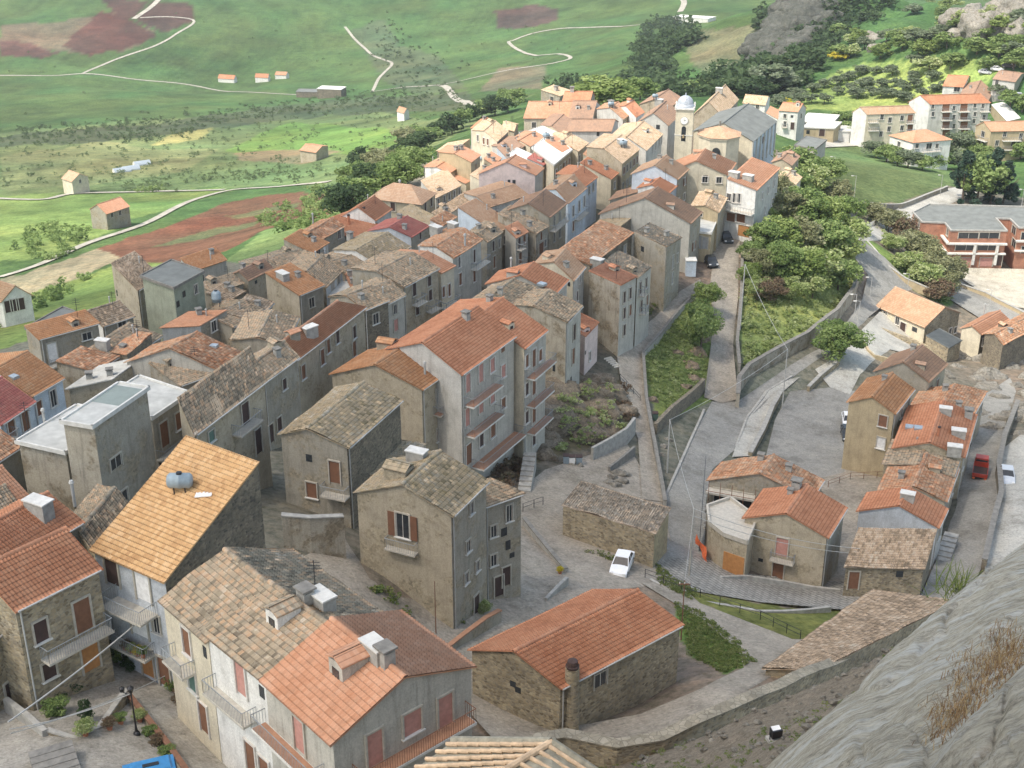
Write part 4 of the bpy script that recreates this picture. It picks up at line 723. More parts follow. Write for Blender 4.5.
H('tiny cream lean-to with one black window beside the parked cars', (713,214), (721,217), (726,212), 4, 'sBC', .3, 'tan', 'cream', win=[('L',718,221,'s',.8,1.0)])
H('low ochre house with white ledge and vertical boards where the ramp reaches the town', (691,232), (711,234), (716,222), 5, 'flat', 0, 'conc', 'ochre', 'ochre', win=[('L',697,242,'g',1.6,2.2,'grey'),('L',705,243,'d',.9,2.0,'grey')])
h = H('house with pale blue-white gable and orange roof ridge in front of the bell tower', (632,174), (677,179), (688,169), 8, 'gC', 2.0, 'ledge', 'lblue', 'grey')
H('house with small red-orange roof under the blue-white gable', (638,188), (666,195), (677,185), 6.5, 'gC', 1.2, 'brick', 'white', 'blue', win=[('R',671,199,'w',.7,1.4)])
H('long thin pink-tiled roof over a grey wall, left of the small red-orange roof', (610,200), (654,192), (661,184), 5, 'sAD', .8, 'brown', 'grey')
h = H('big grey gabled house with pale plaster panel and pinkish roof slopes', (600,214), (690,223), (701,212), 8.5, 'gC', 3.4, 'brown', 'pgrey', 'grey', auto=(0,1,3))
h = H('high grey-brown house with worn tiled lean roof and bare front above the upper path', (634,238), (666,253), (681,238), 9.4, 'sCD', .9, 'old', 'grey', 'grey', win=[('L',642.5,249,'s',.7,.8),('R',672.5,262,'w',.8,2.0,'grey'),('R',672,278,'w',.8,1.8,'grey'),('R',677,258,'w',.7,1.4)])
H('wide low roof of old straw tiles at the foot of the grey gabled house', (572,244), (612,240), (640,215), 6, 'sAD', .8, 'oldy', 'grey', 'stoned')
H('strip of orange-brown old tiles over a long rubble side wall', (556,257), (590,265), (632,233), 8, 'sBC', .9, 'mixed', 'grey', 'stoned', chim=[(597,266,'wbox',1.1)])
h = H('tall bare house with orange tiled roof and pock-marked beige wall', (589,275), (620,289), (636,277), 10, 'sCD', .5, 'brick', 'rough', 'pgrey', win=[('R',624,297,'w',.7,1.6,'dark'),('R',630,293,'w',.7,1.6,'dark'),('R',624,313,'w',.7,1.6,'dark'),('R',630,310,'w',.7,1.6,'brown'),('R',624,330,'w',.7,1.6,'dark')])
h = H('tall bare house with grey tiles behind the pock-marked wall, with iron balconies', (604,265), (637,281), (651,267), 10, 'sCD', .4, 'old', 'grey', 'pgrey', win=[('R',640,288,'b',.7,1.8,'dark'),('R',646,283,'w',.7,1.6,'dark'),('R',641,306,'b',.7,1.8,'dark'),('R',647,300,'w',.7,1.6,'brown')])
h = H('cream-yellow house with orange two-slope roof in the middle of the town', (535,264), (573,280), (584,267), 9, 'gC', 1.4, 'ledge', 'cream', 'pale', win=[('R',580,277,'w',.7,1.5),('L',569,284,'s',.5,.6),('R',577,296,'w',.7,1.5,'dark')])
h = H('house with red ribbed tile roof and cylindrical tank next to the cream-yellow house', (487,284), (555,293), (567,280), 9.5, 'gC', 1.8, 'brick', 'pgrey', 'pgrey', chim=[(513,276,'dormer',.8),(511,268,'pipe')])
h = H('very tall pale house with old grey tiled roof and arched windows above the rocks', (503,304), (566,322), (581,306), 10.5, 'gC', .9, 'old', 'rough', 'pgrey', win=[('R',574,332,'a',.9,2.2,'dark'),('R',573,356,'a',.9,2.2,'brown'),('R',571,380,'s',.4,.9),('L',554,368,'s',.4,.9),('L',554,386,'s',.4,.9)], chim=[(542,285,'sky',1.3)])
H('house with old brown tiles and broken wall stub behind the long apartment row', (468,304), (510,307), (534,288), 9.5, 'gC', 1.0, 'old', 'grey', 'rough', chim=[(500,294,'box',.7)])
H('small pale pink house with orange roof beside the stepped lane', (568,330), (585,339), (598,323), 5.2, 'sCD', .3, 'brick', 'pink', 'pink', win=[('R',583.5,355,'s',.4,.5),('R',589.5,356,'w',.6,1.3,'dark')])
# ---- apartment row in the middle
h = H('slim end house of the apartment row, four floors with tiled balconies and orange roof', (438,317), (524,348), (546,330), 14.5, 'gC', 2.0, 'brick', 'cream', 'pgrey', win=[('R',526.5,361,'w',.8,1.5,'brown'),('R',533.5,358,'d',.9,2.1,'brown'),('R',526.5,389,'w',.8,1.5,'dark'),('R',533.5,386,'d',.9,2.1,'brown'),('R',526.5,417,'w',.8,1.5,'dark'),('R',533.5,414,'d',.9,2.1,'brown'),('R',533.5,440,'w',.8,1.3,'dark'),('R',540,355,'w',.8,1.4,'brown')])
for q in ((526,376,548,361),(526,404,546,390),(526,431,545,417)): h.balcony_px('R', *q, edge='pale', floor='terr', depth=1.1)
h = H('main pale apartment house of the row with ribbed orange roof and two long tiled balconies', (387,349), (461,374), (514,336), 13, 'gC', 2.1, 'brick', 'pale', 'pgrey', win=[('R',503,347,'s',.7,.8,'brown'),('R',492,365,'w',.9,1.6,'pink'),('R',480.5,373,'d',.9,2.1,'pink'),('R',467.5,383,'d',.9,2.1,'pink'),('R',503,371,'w',.9,1.5,'pink'),('R',467,417,'d',.9,2.1,'pink'),('R',480.5,404,'d',.9,2.1,'pink'),('R',492,396,'w',.9,1.6,'pink'),('R',503,403,'w',.9,1.3,'brown'),('R',481,440,'w',.8,1.5,'dark'),('R',492.5,430,'w',1.0,1.7,'brown'),('R',468.5,454,'d',1.1,2.4,'brown')], chim=[(466,320,'box',.8)])
for q in ((464,404,494,384),(465,434,495,413)): h.balcony_px('R', *q, edge='pale', floor='terr', depth=1.2)
h.balcony_px('R', 471,467, 514,431, edge='pale', floor='terr', depth=1.6)
h = H('tan gabled house with brown-orange ribbed roof at the near end of the apartment row', (332,374), (421.6,389), (456,365), 10, 'gC', 1.9, 'cut', 'beige', 'beige', win=[('R',438,397,'d',.9,2.1,'grey'),('R',438.6,434,'w',.8,1.5,'dark')], chim=[(387,348,'dormer',1.0),(425,375,'pipe')])
h.balcony_px('R', 433,414, 447,405, edge='slab', floor='terr')
h = H('grey gabled house with yellow-lichen tiles, one small window and a balcony door', (281,434), (346.8,447), (400,400), 8, 'gC', 1.0, 'oldy', 'grey', 'stoned', win=[('L',309,458,'s',.6,.7),('L',335,472,'d',1.0,2.1,'brown'),('L',312,490,'w',1.0,1.5,'brown')], ridge=.42)
h.balcony_px('L', 325,490, 350,496, edge='slab')
H('low roof of mossy yellow tiles between the grey gabled house and the shuttered house', (350,470), (383,476), (424,446), 5.5, 'sCD', -.3, 'oldy', 'pgrey')
SH = H('stone house with wide brown shutters over a flower balcony and weathered tiled roof', (357,492), (451,515), (486,481), 10.8, 'gC', 1.7, 'oldy', 'beige', 'grey', win=[('L',403,525.5,'w',1.2,2.2,'open'),('R',471,508,'w',.6,1.1),('R',468,546,'w',.7,1.1),('R',477,566,'w',.6,1.0),('R',466,578,'w',.6,1.0),('R',476,605,'d',.9,2.0,'dark')], chim=[(399,476,'dormer',1.1),(417,461,'wbox',1.0)])
SH.balcony_px('L', 388,546, 418,551, edge='slab', depth=.6)
H('grey annex with tiled lean roof and many small windows right of the shuttered house', (452,497), (484,506), (521,493), 9.3, 'sBC', .5, 'old', 'grey', 'grey', win=[('R',509,513,'w',.6,1.6),('R',493.5,531,'w',.6,1.1),('R',504,532,'s',.6,.8),('R',508,545,'s',.5,.9),('R',493.5,560,'w',.6,1.1),('R',498.6,586,'a',.9,2.0,'dark'),('R',506,576,'a',.8,1.9,'dark'),('R',512,555,'s')])
H('low stone shed with sagging brown-pink tiles beside the parked white car', (563,514), (654,542), (669,509), 3.0, 'sCD', .9, 'oldp', 'stone', 'tuff')
# ---- right cluster
sc = H('roofless-looking house under repair with tiled roof, open grey gable and white floor slabs', (709,480), (810,498), (822,480), 7.5, 'gC', 1.9, 'mixed', 'grey', 'grey')
h = H('beige gabled house with orange roof, small iron balcony and blue door frame', (745,518), (826.6,537), (844.5,508), 6.3, 'gC', 1.6, 'brick', 'beige', 'grey', win=[('L',782,547,'d',1.2,2.1,'pink'),('L',778,572,'d',1.1,2.1,'brown'),('L',760.6,560,'s',.5,.4)], chim=[(796,490,'box',1.0),(790,495,'box',.6)])
h.balcony_px('L', 771,557, 795,561, depth=.8)
h = H('house with pale blue-grey gable and orange roof beside the narrow street', (859,511), (937,527), (945.5,509), 5.2, 'gC', 1.6, 'brick', 'blue', 'pale', chim=[(907,500,'wbox',.9)])
H('low rubble house with old tiles, brown door and one black window facing the paved street', (846,566), (923.6,568), (934,539), 3.6, 'sAB', 1.1, 'oldp', 'stone', 'stoned', win=[('L',853.6,580,'d',1.0,2.0,'brown'),('L',899.6,574,'s',.7,.7)])
H('old brown roof just behind the blue-grey gable', (880,490), (945,501), (957,468), 4.6, 'gC', 1.1, 'mixed', 'beige', 'beige')
H('narrow old roof strip between the brown roof and the bright orange roofs', (884,464), (952,476), (960,452), 5, 'gC', .7, 'old', 'beige', 'beige')
h = H('wide bright orange roof with two skylights and grey tanks beside the narrow street', (894,448), (963,457), (975,415), 5.6, 'gC', 1.3, 'brick', 'beige', 'beige', chim=[(910,428,'sky',1.4),(919,429,'sky',1.4),(945,414,'wbox',.9),(968,418,'box'),(954,453,'wbox',1.0),(958,437,'wbox',1.0),(938,437,'stack',.6)])
H('house with orange mottled tiles between the bright orange roof and the rocks', (905,416), (970,418), (985,392), 5, 'gC', .9, 'mixed', 'beige', 'beige')
h = H('ochre house with orange and brown ribbed roof and two shuttered windows facing the car park', (849,402), (894,413), (912.7,389), 9, 'gC', 1.4, 'cut', 'ochre', 'beige', win=[('L',883,421,'w',1.0,1.5,'brown'),('L',881,443,'w',1.0,1.5,'white'),('R',901,413,'w',.7,1.3,'dark'),('R',908,403,'w',.7,1.3,'dark')], chim=[(884,381,'box',.6)])
h = H('grey-gabled house with broad old brown roof behind the ochre house', (875.5,371), (928,381), (946,364), 8, 'gC', 2.0, 'brown', 'grey', 'beige', win=[('R',931,389,'s',.8,.9),('R',937,384,'w',.7,1.4,'brown')])
H('low orange-roofed cream house on the right below the side road', (962,328), (981,334), (1008,319), 4.6, 'gC', .9, 'orange', 'cream', 'stoned', chim=[(984,312,'pipe')])
H('rubble house with dark brown roof at the right edge among the boulders', (985,334), (1003,344), (1045,322), 4.6, 'gC', .9, 'mixed', 'stoned', 'stoned', win=[('R',1010,335,'s')])
h = H('long cream and stone house with pale salmon roof beside the bend of the road', (877,306), (925,327), (959.5,313), 3.4, 'gA', 2.2, 'ledge', 'cream', 'stone', win=[('L',885,315.6,'w',.9,1.4),('L',897.5,320.6,'w',.9,1.4),('L',903,328,'d',1.2,2.0,'dark'),('L',914.6,329.5,'s',1.1,.8),('R',936,331,'s',.9,.7),('R',950,331,'w',.8,1.1),('R',955,330,'w',.8,1.1)])
H('small flat grey shed in front of the long cream house', (926,338), (948,350), (961,341), 2.2, 'sCD', .3, 'dark', 'stone')
# ---- apartments and houses above the green bank
h = H('cream three-storey apartment block with tan roof left of the taller block', (853,112), (866.7,114), (915,112.5), 9.5, 'gC', 1.6, 'ledge', 'white', 'cream', win=[('R',x,y,'w',1.0,1.5) for x,y in ((882,117),(890,120),(889,129),(881,134),(902,118),(902,128))]+[('R',910,y,'w',1.5,2.0,'brown') for y in (118,127)], group='apartment blocks above the green bank', name='apartment_block', cat='apartment block')
for y in (122,130): h.balcony_px('R', 868,y, 878,y, edge='pale')
for y in (123,132): h.balcony_px('R', 906,y, 914,y, edge='pale')
h = H('pale four-storey apartment block with loggias and red-orange roof', (909,102), (930,104), (990,102.5), 12, 'gC', 2.2, 'brick', 'white', 'pale', win=[('R',x,y,'w',2.2,2.2,'brown') for x in (946,964) for y in (106,115,124,132)]+[('R',x,y,'w',.9,1.3) for x,y in ((933,105),(933,114),(954,108),(954,117),(954,126),(975,105),(975,114),(974,121),(952,136),(983,106),(984,117))], group='apartment blocks above the green bank', name='apartment_block', cat='apartment block')
for x0, x1 in ((941,951),(958,969),(980,989)):
    for y in (111,119.5,128): h.balcony_px('R', x0,y, x1,y, edge='pale', depth=1.3)
h = H('tan apartment house with orange roof and laundry balconies at the right edge', (976,126), (991,131), (1042,130), 9, 'gC', 1.8, 'orange', 'ochre', 'ochre', win=[('R',x,y,'w',1.0,1.5) for x,y in ((1005,133),(997,143),(996,152),(1013,143),(1021,136))]+[('L',983,y,'w',1.2,1.6) for y in (134,143,150)], group='apartment blocks above the green bank', name='apartment_block', cat='apartment block')
for y in (140,149): h.balcony_px('R', 1002,y, 1020,y, edge='pale', depth=1.2); h.balcony_px('L', 979,y-1, 988,y+1, edge='pale')
h = H('white two-storey villa with orange hipped roof below the apartment blocks', (890,136), (913.5,143), (951,140), 6.2, 'hip', 2.2, 'orange', 'white', 'white', win=[('R',917,146,'w',.9,1.2),('R',929,146,'w',1.6,1.5),('R',937,146,'w',.9,1.2),('R',928,155,'w',2.5,1.3,'white'),('L',899,144,'w',.9,1.3),('L',902,150,'w',1.6,1.3)])
h.balcony_px('R', 922,151, 940,151, edge='pale')
H('small house with dark red roof standing behind the four-storey block', (943,86), (963,87), (972,77), 4, 'gA', 1.8, 'brick', 'white', win=[('L',957,89,'w',1.8,1.4)])
H('wide faded red roof stepping up behind the four-storey block', (960,96), (988,100), (997,80), 5, 'gC', 1.4, 'brown', 'beige')
H('white sheet-roofed shed right of the four-storey block', (991,108), (1007,121), (1020,118), 4, 'sBC', 1, 'whitef', 'ochre')
H('grey-roofed house with pink wall at the right edge of the hill', (993,79), (1015,82), (1026,73), 5.5, 'gA', 1, 'brown', 'pale', 'grey', win=[('L',997,82,'w',1,1.4)])
H('white house with orange roof, balcony and four small windows near the church', (779,110), (798,111.5), (806,108), 8, 'gA', 1.6, 'orange', 'white', 'pale', win=[('L',785,116,'w',.8,1.1),('L',792,116.5,'s',.7,.7),('L',785,124,'b',.8,1.5),('L',792.5,126,'d',1.0,2.0,'dark'),('R',801,116,'w',.9,1.4)])
H('tiny orange roof tucked between the church and the white balcony house', (766,114), (778,119), (782,112), 4, 'sBC', .3, 'orange', 'white')
H('long low shed with white roof sheets right of the white balcony house', (801,122), (832,124), (839,116), 4, 'flat', 0, 'whitef', 'grey', win=[('L',808,125,'w',2.5,1),('L',820,125,'w',2.5,1)])
H('low cream store with white flat roof in front of the long shed', (803,128), (834,129), (841,123), 4, 'flat', 0, 'whitef', 'ochre', win=[('L',808,132,'s',.9,1.1),('L',822,132,'g',1.5,2)])
H('low white wall building at the top corner of the green bank', (820,131), (850,132), (853,127), 3.2, 'flat', 0, 'conc', 'white')
H('grey-beige house with brown roof behind the tall white house, next to the dark tree', (772,162), (791,165), (799,156), 6, 'gC', .9, 'brown', 'beige')
H('low house with tan tiles half hidden by the trees right of the tall white house', (776,179), (795,184), (801,177), 5, 'gC', .8, 'tan', 'cream')
h = H('small house with grey flat roof and white roof sheet above the upper road', (795,146), (815,150), (826,141), 4, 'flat', 0, 'dark', 'pgrey')
# more roofs that fill the tight centre
H('old roof pressed between the orange long house and the wine-red roof', (304,262), (346,274), (382,262), 4.2, 'gC', .6, 'old', 'grey', 'grey')
H('small orange-brown roofed house with open loggia at the left rim of town', (284,242), (312,253), (328,243), 5, 'sBC', .5, 'cut', 'grey', 'pale', win=[('R',318,250,'w',1.3,1.6),('R',324,247,'w',.8,1.8,'white')])
H('house with orange tiles above the loggia house, at the rim of the ploughed field', (298,234), (320,240), (344,226), 5.5, 'gC', .8, 'mixed', 'grey', 'grey', win=[('R',339,233,'w',1.0,1.5)], chim=[(313,222,'pipe')])
H('long low house with dull brown tiles running down to the green tank', (240,262), (262,276), (310,262), 4.2, 'gC', .8, 'old', 'beige', 'grey')
H('stone house with brown tiles and grey side at the left rim, below the green tank', (232,274), (248,280), (272,268), 5, 'gC', .8, 'brown', 'grey', 'beige', win=[('R',256,282,'s')])
H('gabled house with orange-brown tiles, blue-grey box and a white verge', (266,279), (299,295), (323,285), 6, 'sBC', .9, 'cut', 'beige', 'grey', chim=[(283,280,'wbox',1.1),(298,278,'box',.7)])
H('grey house with pitted plaster gable behind the blue-grey box', (288,266), (326,287), (342,271), 5.8, 'gC', .7, 'old', 'rough', 'blue', win=[('R',332,278,'w',.8,1.8,'grey'),('R',338,275,'w',.8,1.6)])
H('low house with pale tin roof in the yards behind the long orange roof', (310,293), (344,299), (366,288), 4.2, 'flat', 0, 'conc', 'white', 'grey')
H('low old roof in the yards left of the long orange roof', (232,340), (284,345), (297,318), 4.2, 'gC', .6, 'old', 'grey', 'grey')
H('low old roof with a fallen white pipe at the left of the yards', (228,318), (254,322), (272,303), 4.2, 'sBC', .6, 'oldp', 'grey')
H('small flat-roofed house with orange patch between the old roofs and the white side wall', (345,276), (352,289), (362,284), 5, 'sBC', .3, 'orange', 'white')
H('narrow house with orange patch in a fold of grey roofs', (206,296), (228,301), (244,292), 4.6, 'sBC', .5, 'oldp', 'grey')
H('dull brown old roof below the dark grey tank house', (196,318), (232,327), (262,309), 4.0, 'gC', .6, 'old', 'grey')
H('brown-roofed low house left of the brown tall house in the centre', (480,252), (500,262), (512,252), 5, 'gC', .5, 'old', 'grey') if 0 else None
H('low tan roof between the upper terrace houses and the orange houses', (470,176), (482,181), (494,172), 5, 'sBC', .3, 'tan', 'cream')
H('low grey-brown roof in front of the yellow upper house', (492,146), (513,153), (528,143), 4.5, 'gC', .6, 'brown', 'pale')
h = H('yellow house with brown roof and three dark windows at the upper left of the town', (472,130), (497,141), (508,131), 6.5, 'gC', 1.0, 'tan', 'cream', 'grey', win=[('L',478,138,'w',.7,1.3),('L',484,141,'w',.7,1.4,'brown'),('L',488,142,'w',.7,1.4,'brown')])
H('orange-red roofed house at the upper left rim of the town', (471,128), (484,135), (494,126), 6.5, 'gC', 1.0, 'brick', 'pgrey')
H('pale blue-white house with grey roof below the yellow upper house', (497,150), (507,158), (521,146), 5.5, 'sBC', .5, 'brown', 'lblue')
H('small tan-roofed house left of the orange roof at the top of the town', (502,128), (514,131), (518,124), 4.5, 'gA', .6, 'tan', 'beige')
H('orange roof patch between the top house and the white terrace', (510,140), (530,146), (545,137), 4.5, 'gC', .6, 'orange', 'cream')
H('narrow dark-fronted orange house on the left street of the upper town', (484,160), (494,165), (501,158), 5.5, 'sBC', .3, 'orange', 'beige', auto=(0,1,2))
# ------------------------------------------------------------------ special buildings
def merge(h1, h2):
    for ch in list(h2.root.children):
        ch.parent = h1.root; ch.location = Vector(ch.location)+Vector(h2.o-h1.o)
    bpy.data.objects.remove(h2.root)
class PB(House):
    def __init__(s, label, px, h, wall, cat, name):
        s.ze = z = hit(*px[3], h)[2]; s.P = P = [at_z(a, b, z)[:2] for a, b in px]; c = np.mean(P, 0); g = GT(c[0], c[1])-2.5; s.g = g; s.o = o = np.array([c[0], c[1], g+2.5]); s.near = False; s.wm = s.wmR = W[wall]; s.root = empty(name, o); tag(s.root, label, cat); mb = MB(); n = len(P)
        L = lambda q, zz: np.array([q[0], q[1], zz])-o
        for i in range(n): j = (i+1) % n; mb.poly([L(P[i], g), L(P[j], g), L(P[j], z), L(P[i], z)], W[wall])
        mb.build('wall', s.root); mb = MB(); mb.poly([L(q, z+.06) for q in P], R['dark']); mb.build('roof', s.root); mb = MB()
        for i in range(n):
            j = (i+1) % n; e0, e1 = L(P[i], z), L(P[j], z); dd = e1-e0; Ln = np.linalg.norm(dd); dd /= Ln; nn = np.array([-dd[1], dd[0], 0]); mb.box((e0+e1)/2+np.array([0, 0, .12+.004*i]), Ln+.3, .28, .3, M['conc'], dd, nn)
        mb.build('parapet', s.root)
    def facade(s, f):
        p, q = s.P[int(f)], s.P[(int(f)+1) % len(s.P)]; d = q-p; Ln = np.linalg.norm(d); d = d/Ln; n = np.array([d[1], -d[0]])
        if n@(np.array([0, 0])-(p+q)/2) < 0: n = -n
        return np.array([*p, 0]), np.array([*d, 0]), np.array([*n, 0]), Ln
bb = PB('orange brick school-like building with flat grey roof, white bands and wine-red garage doors', [(913,213), (922,222.5), (945,223.5), (951,231), (1007,231.5), (996,219), (1010,219.5), (1019,228.5), (1045,229), (1075,229), (1080,209), (929,205)], 6.6, 'brick', 'building', 'brick_building')
for f, x, y, k, w, h_, sh in ((3,968.6,235.5,'o',4.0,1.2,None),(3,989,235.5,'o',4.0,1.2,None),(3,966,247.5,'o',4.2,1.2,None),(3,988,247.5,'o',4.2,1.2,None),(3,964.6,262,'g',2.5,1.8,'pink'),(3,986,262,'g',2.5,1.8,'pink'),(3,1002,260,'g',1.6,2.4,'dark'),(0,915,218,'w',1.0,1.5,None),(0,919.5,222,'w',1.0,1.5,None),(2,948,230,'w',1.2,1.5,None),(6,1014,230,'o',2.2,1.6,None),(6,1014,243,'o',2.2,1.6,None),(7,1030,236,'o',3.5,1.5,None),(7,1030,250,'o',3.5,1.5,None)): bb.window(f, x, y, k, w, h_, sh)
for f in (2, 3, 7):
    p, d, n, Ln = bb.facade(f)
    for z, w in ((-2.55, .32), (-4.6, .28)): mb = MB(); mb.box(p+d*Ln/2+n*.3+np.array([0, 0, bb.ze+z])-bb.o, Ln+.6, .6, w, M['pale'], d, n, (0, 0, 1)); mb.build('white_band', bb.root)
p, d, n, Ln = bb.facade(3)
for u in (.46, .86): mb = MB(); mb.box(p+d*Ln*u+n*.35+np.array([0, 0, bb.ze-4.75])-bb.o, .5, .5, 4.3, M['pale'], d, n, (0, 0, 1)); mb.build('pillar', bb.root)
# bell tower
B0 = hit(682, 168); d0 = ray(682, 107.5); t0 = np.hypot(*B0[:2])/np.hypot(*d0[:2]); ztop = CZ+d0[2]*t0; hh = ztop-B0[2]
rt = empty('bell_tower', B0, math.radians(-9)); tag(rt, 'slender cream bell tower with clock face, arched bell opening and blue-grey dome', 'bell tower')
w = 3.5; mb = MB(); mb.box((0, 0, hh/2-1), w, w, hh+2, W['cream']); mb.build('shaft', rt)
mb = MB(); mb.box((0, 0, hh+.12), w+.5, w+.5, .25, M['pale']); mb.box((0, 0, hh-5.2), w+.12, w+.12, .15, M['pale']); mb.build('cornice', rt)
mb = MB(); mb.lathe((0, 0, hh+.25), [(1.75, 0), (1.75, .4)]+[(1.68*math.cos(a), .4+1.85*math.sin(a)) for a in np.linspace(0, 1.5, 7)]+[(.12, 2.3), (.1, 2.7), (0, 2.8)], plain('dome_tiles', (.34, .37, .41), .35, 0, .35, 4), 20); mb.build('dome', rt, True)
mb = MB(); 
for i in (-1, 1):
    for j in (-1, 1): mb.lathe((i*1.85, j*1.85, hh+.245), [(.12, 0), (.2, .2), (.08, .5), (0, .65)], M['pale'], 8)
mb.build('corner_finial', rt)
for sgn, ax in ((-1, 'y'), (1, 'x')):
    c = np.array([0, -w/2, 0]) if ax == 'y' else np.array([w/2, 0, 0]); nn = np.array([0, -1, 0]) if ax == 'y' else np.array([1, 0, 0]); dd = np.array([1, 0, 0]) if ax == 'y' else np.array([0, 1, 0])
    mb = MB(); z0 = hh-6.4; pts = [(-.45, 0), (.45, 0)]+[(.45*math.cos(a), 2.6+.45*math.sin(a)) for a in np.linspace(0, math.pi, 8)]; mb.poly([c+nn*.02+dd*q[0]+np.array([0, 0, z0+q[1]]) for q in pts], M['glass']); mb.build('bell_opening', rt)
    if ax == 'y':
        mb = MB(); mb.lathe((0, -w/2-.12, z0+.7), [(.3, 0), (.24, .2), (.2, .5), (.08, .65)], plain('bronze', (.3, .22, .12), .5, .5), 10); mb.build('bell', rt, True)
        mb = MB(); mb.tube(c+nn*.005+np.array([0, 0, hh-2.2]), c+nn*.10+np.array([0, 0, hh-2.2]), .85, M['dstone'], seg=24); mb.tube(c+nn*.10+np.array([0, 0, hh-2.2]), c+nn*.14+np.array([0, 0, hh-2.2]), .72, M['clock'], seg=24)
        ck = mb.build('clock_face', rt); mb = MB(); q = c+nn*.16+np.array([0, 0, hh-2.2]); mb.tube(q, q+np.array([.33, 0, .22]), .035, M['black'], seg=4); mb.tube(q, q+np.array([-.1, 0, .55]), .03, M['black'], seg=4); mb.build('clock_hand', ck)
# octagonal apse
B0 = hit(717, 172); d0 = ray(717, 135); t0 = np.hypot(*B0[:2])/np.hypot(*d0[:2])
rt = empty('church_apse', B0, .2); tag(rt, 'eight-sided cream church drum with low orange tiled roof and an arched window', 'church drum'); hh = CZ+d0[2]*t0-B0[2]; mb = MB(); r = 4.3
mb.lathe((0, 0, -1), [(r, 0), (r, hh+1), (r+.25, hh+1.05), (r+.25, hh+1.3)], W['cream'], 8); mb.build('wall', rt)
rb = RoofB(R['ledge'])
for i in range(8):
    a0, a1 = i*math.pi/4, (i+1)*math.pi/4; e0 = np.array([(r+.35)*math.cos(a0), (r+.35)*math.sin(a0), hh+.32]); e1 = np.array([(r+.35)*math.cos(a1), (r+.35)*math.sin(a1), hh+.32]); tp = np.array([0, 0, hh+1.9]); rb.slope(e0, e1, tp, tp, 0, 0, corr=False)
rb.build(rt); mb = MB(); mb.tube((0, 0, hh+1.7), (0, 0, hh+2.9), .22, M['dconc']); mb.build('finial', rt)
th = -math.pi/2-.45; nn = np.array([math.cos(th), math.sin(th), 0]); dd = np.array([-nn[1], nn[0], 0]); mb = MB(); pts = [(-.8, 0), (.8, 0)]+[(.8*math.cos(a), .7+.75*math.sin(a)) for a in np.linspace(0, math.pi, 9)]; mb.poly([nn*(r*.99)+dd*q[0]+np.array([0, 0, hh-2.9+q[1]]) for q in pts], M['glass']); mb.build('window', rt)
# house under repair: open floors, scaffold, curved terrace
for (x, y) in ((733, 498), (733, 514)): sc.window('L', x, y, 'o', 4.2, 1.7)  # dark panes painted in for the shaded insides of the open floors
p, d, n, Ln = sc.facade('L')
for zz in (-.95, -3.3, -5.3):
    mb = MB(); mb.box(p+d*2.6+n*.6+np.array([0, 0, sc.ze+zz])-sc.o, 5.2, 1.2, .2, M['slab'], d, n, (0, 0, 1)); mb.build('floor_slab', sc.root)
mb = MB()
for k in range(5):
    q = p+d*(.3+k*1.25)+n*1.3; mb.tube(np.array([q[0], q[1], sc.g]), np.array([q[0], q[1], sc.ze+.6]), .035, M['rust'], seg=5)
for zz in (-.6, -2.6, -4.6): mb.tube(p+n*1.3+np.array([0, 0, sc.ze+zz]), p+n*1.3+d*5.4+np.array([0, 0, sc.ze+zz]), .035, M['rust'], seg=5)
tag(mb.build('scaffold'), 'rusty pole scaffold in front of the open floors of the house under repair', 'scaffold')
def prism(name, label, cat, px, h, wall, top, hole=None, group=None, dz=0.0):
    z = hit(*px[0], h)[2]; P = [at_z(a, b, z)[:2] for a, b in px]; c = np.mean(P, 0); g = GT(P[0][0], P[0][1])-1; o = np.array([c[0], c[1], g+1]); rt = empty(name, o); tag(rt, label, cat, group); mb = MB()
    L = lambda q, zz: np.array([q[0], q[1], zz])-o
    for i in range(len(P)): j = (i+1) % len(P); mb.poly([L(P[i], g), L(P[j], g), L(P[j], z), L(P[i], z)], wall)
    mb.build('wall', rt); mb = MB(); mb.poly([L(q, z+.1) for q in P], top)
    for i in range(len(P)):
        j = (i+1) % len(P); e0, e1 = L(P[i], z), L(P[j], z); dd = e1-e0; Ln = np.linalg.norm(dd); dd /= Ln; mb.box((e0+e1)/2+np.array([0, 0, .2]), Ln, .22, .5, M['slab'], dd, (-dd[1], dd[0], 0))
    mb.build('terrace_floor', rt); return rt, P, z, o
rt, P, z, o = prism('garage_block', 'curved plastered garage block with white-edged terrace and an orange-brown door', 'garage', [(707,508), (709,524), (724,536), (747,544), (757,520), (730,500)], 4.6, W['beige'], M['slab'])
c0, c1 = np.array([*P[2], 0]), np.array([*P[3], 0]); dd = (c1-c0)/np.linalg.norm(c1-c0); nn = np.array([dd[1], -dd[0], 0]); g_ = GT(*((c0+c1)/2)[:2]); mb = MB(); mb.box((c0+c1)/2+nn*.03+np.array([0, 0, g_+1.2])-o, 2.3, .06, 2.3, M['orangew'], dd, nn); mb.build('door', rt)

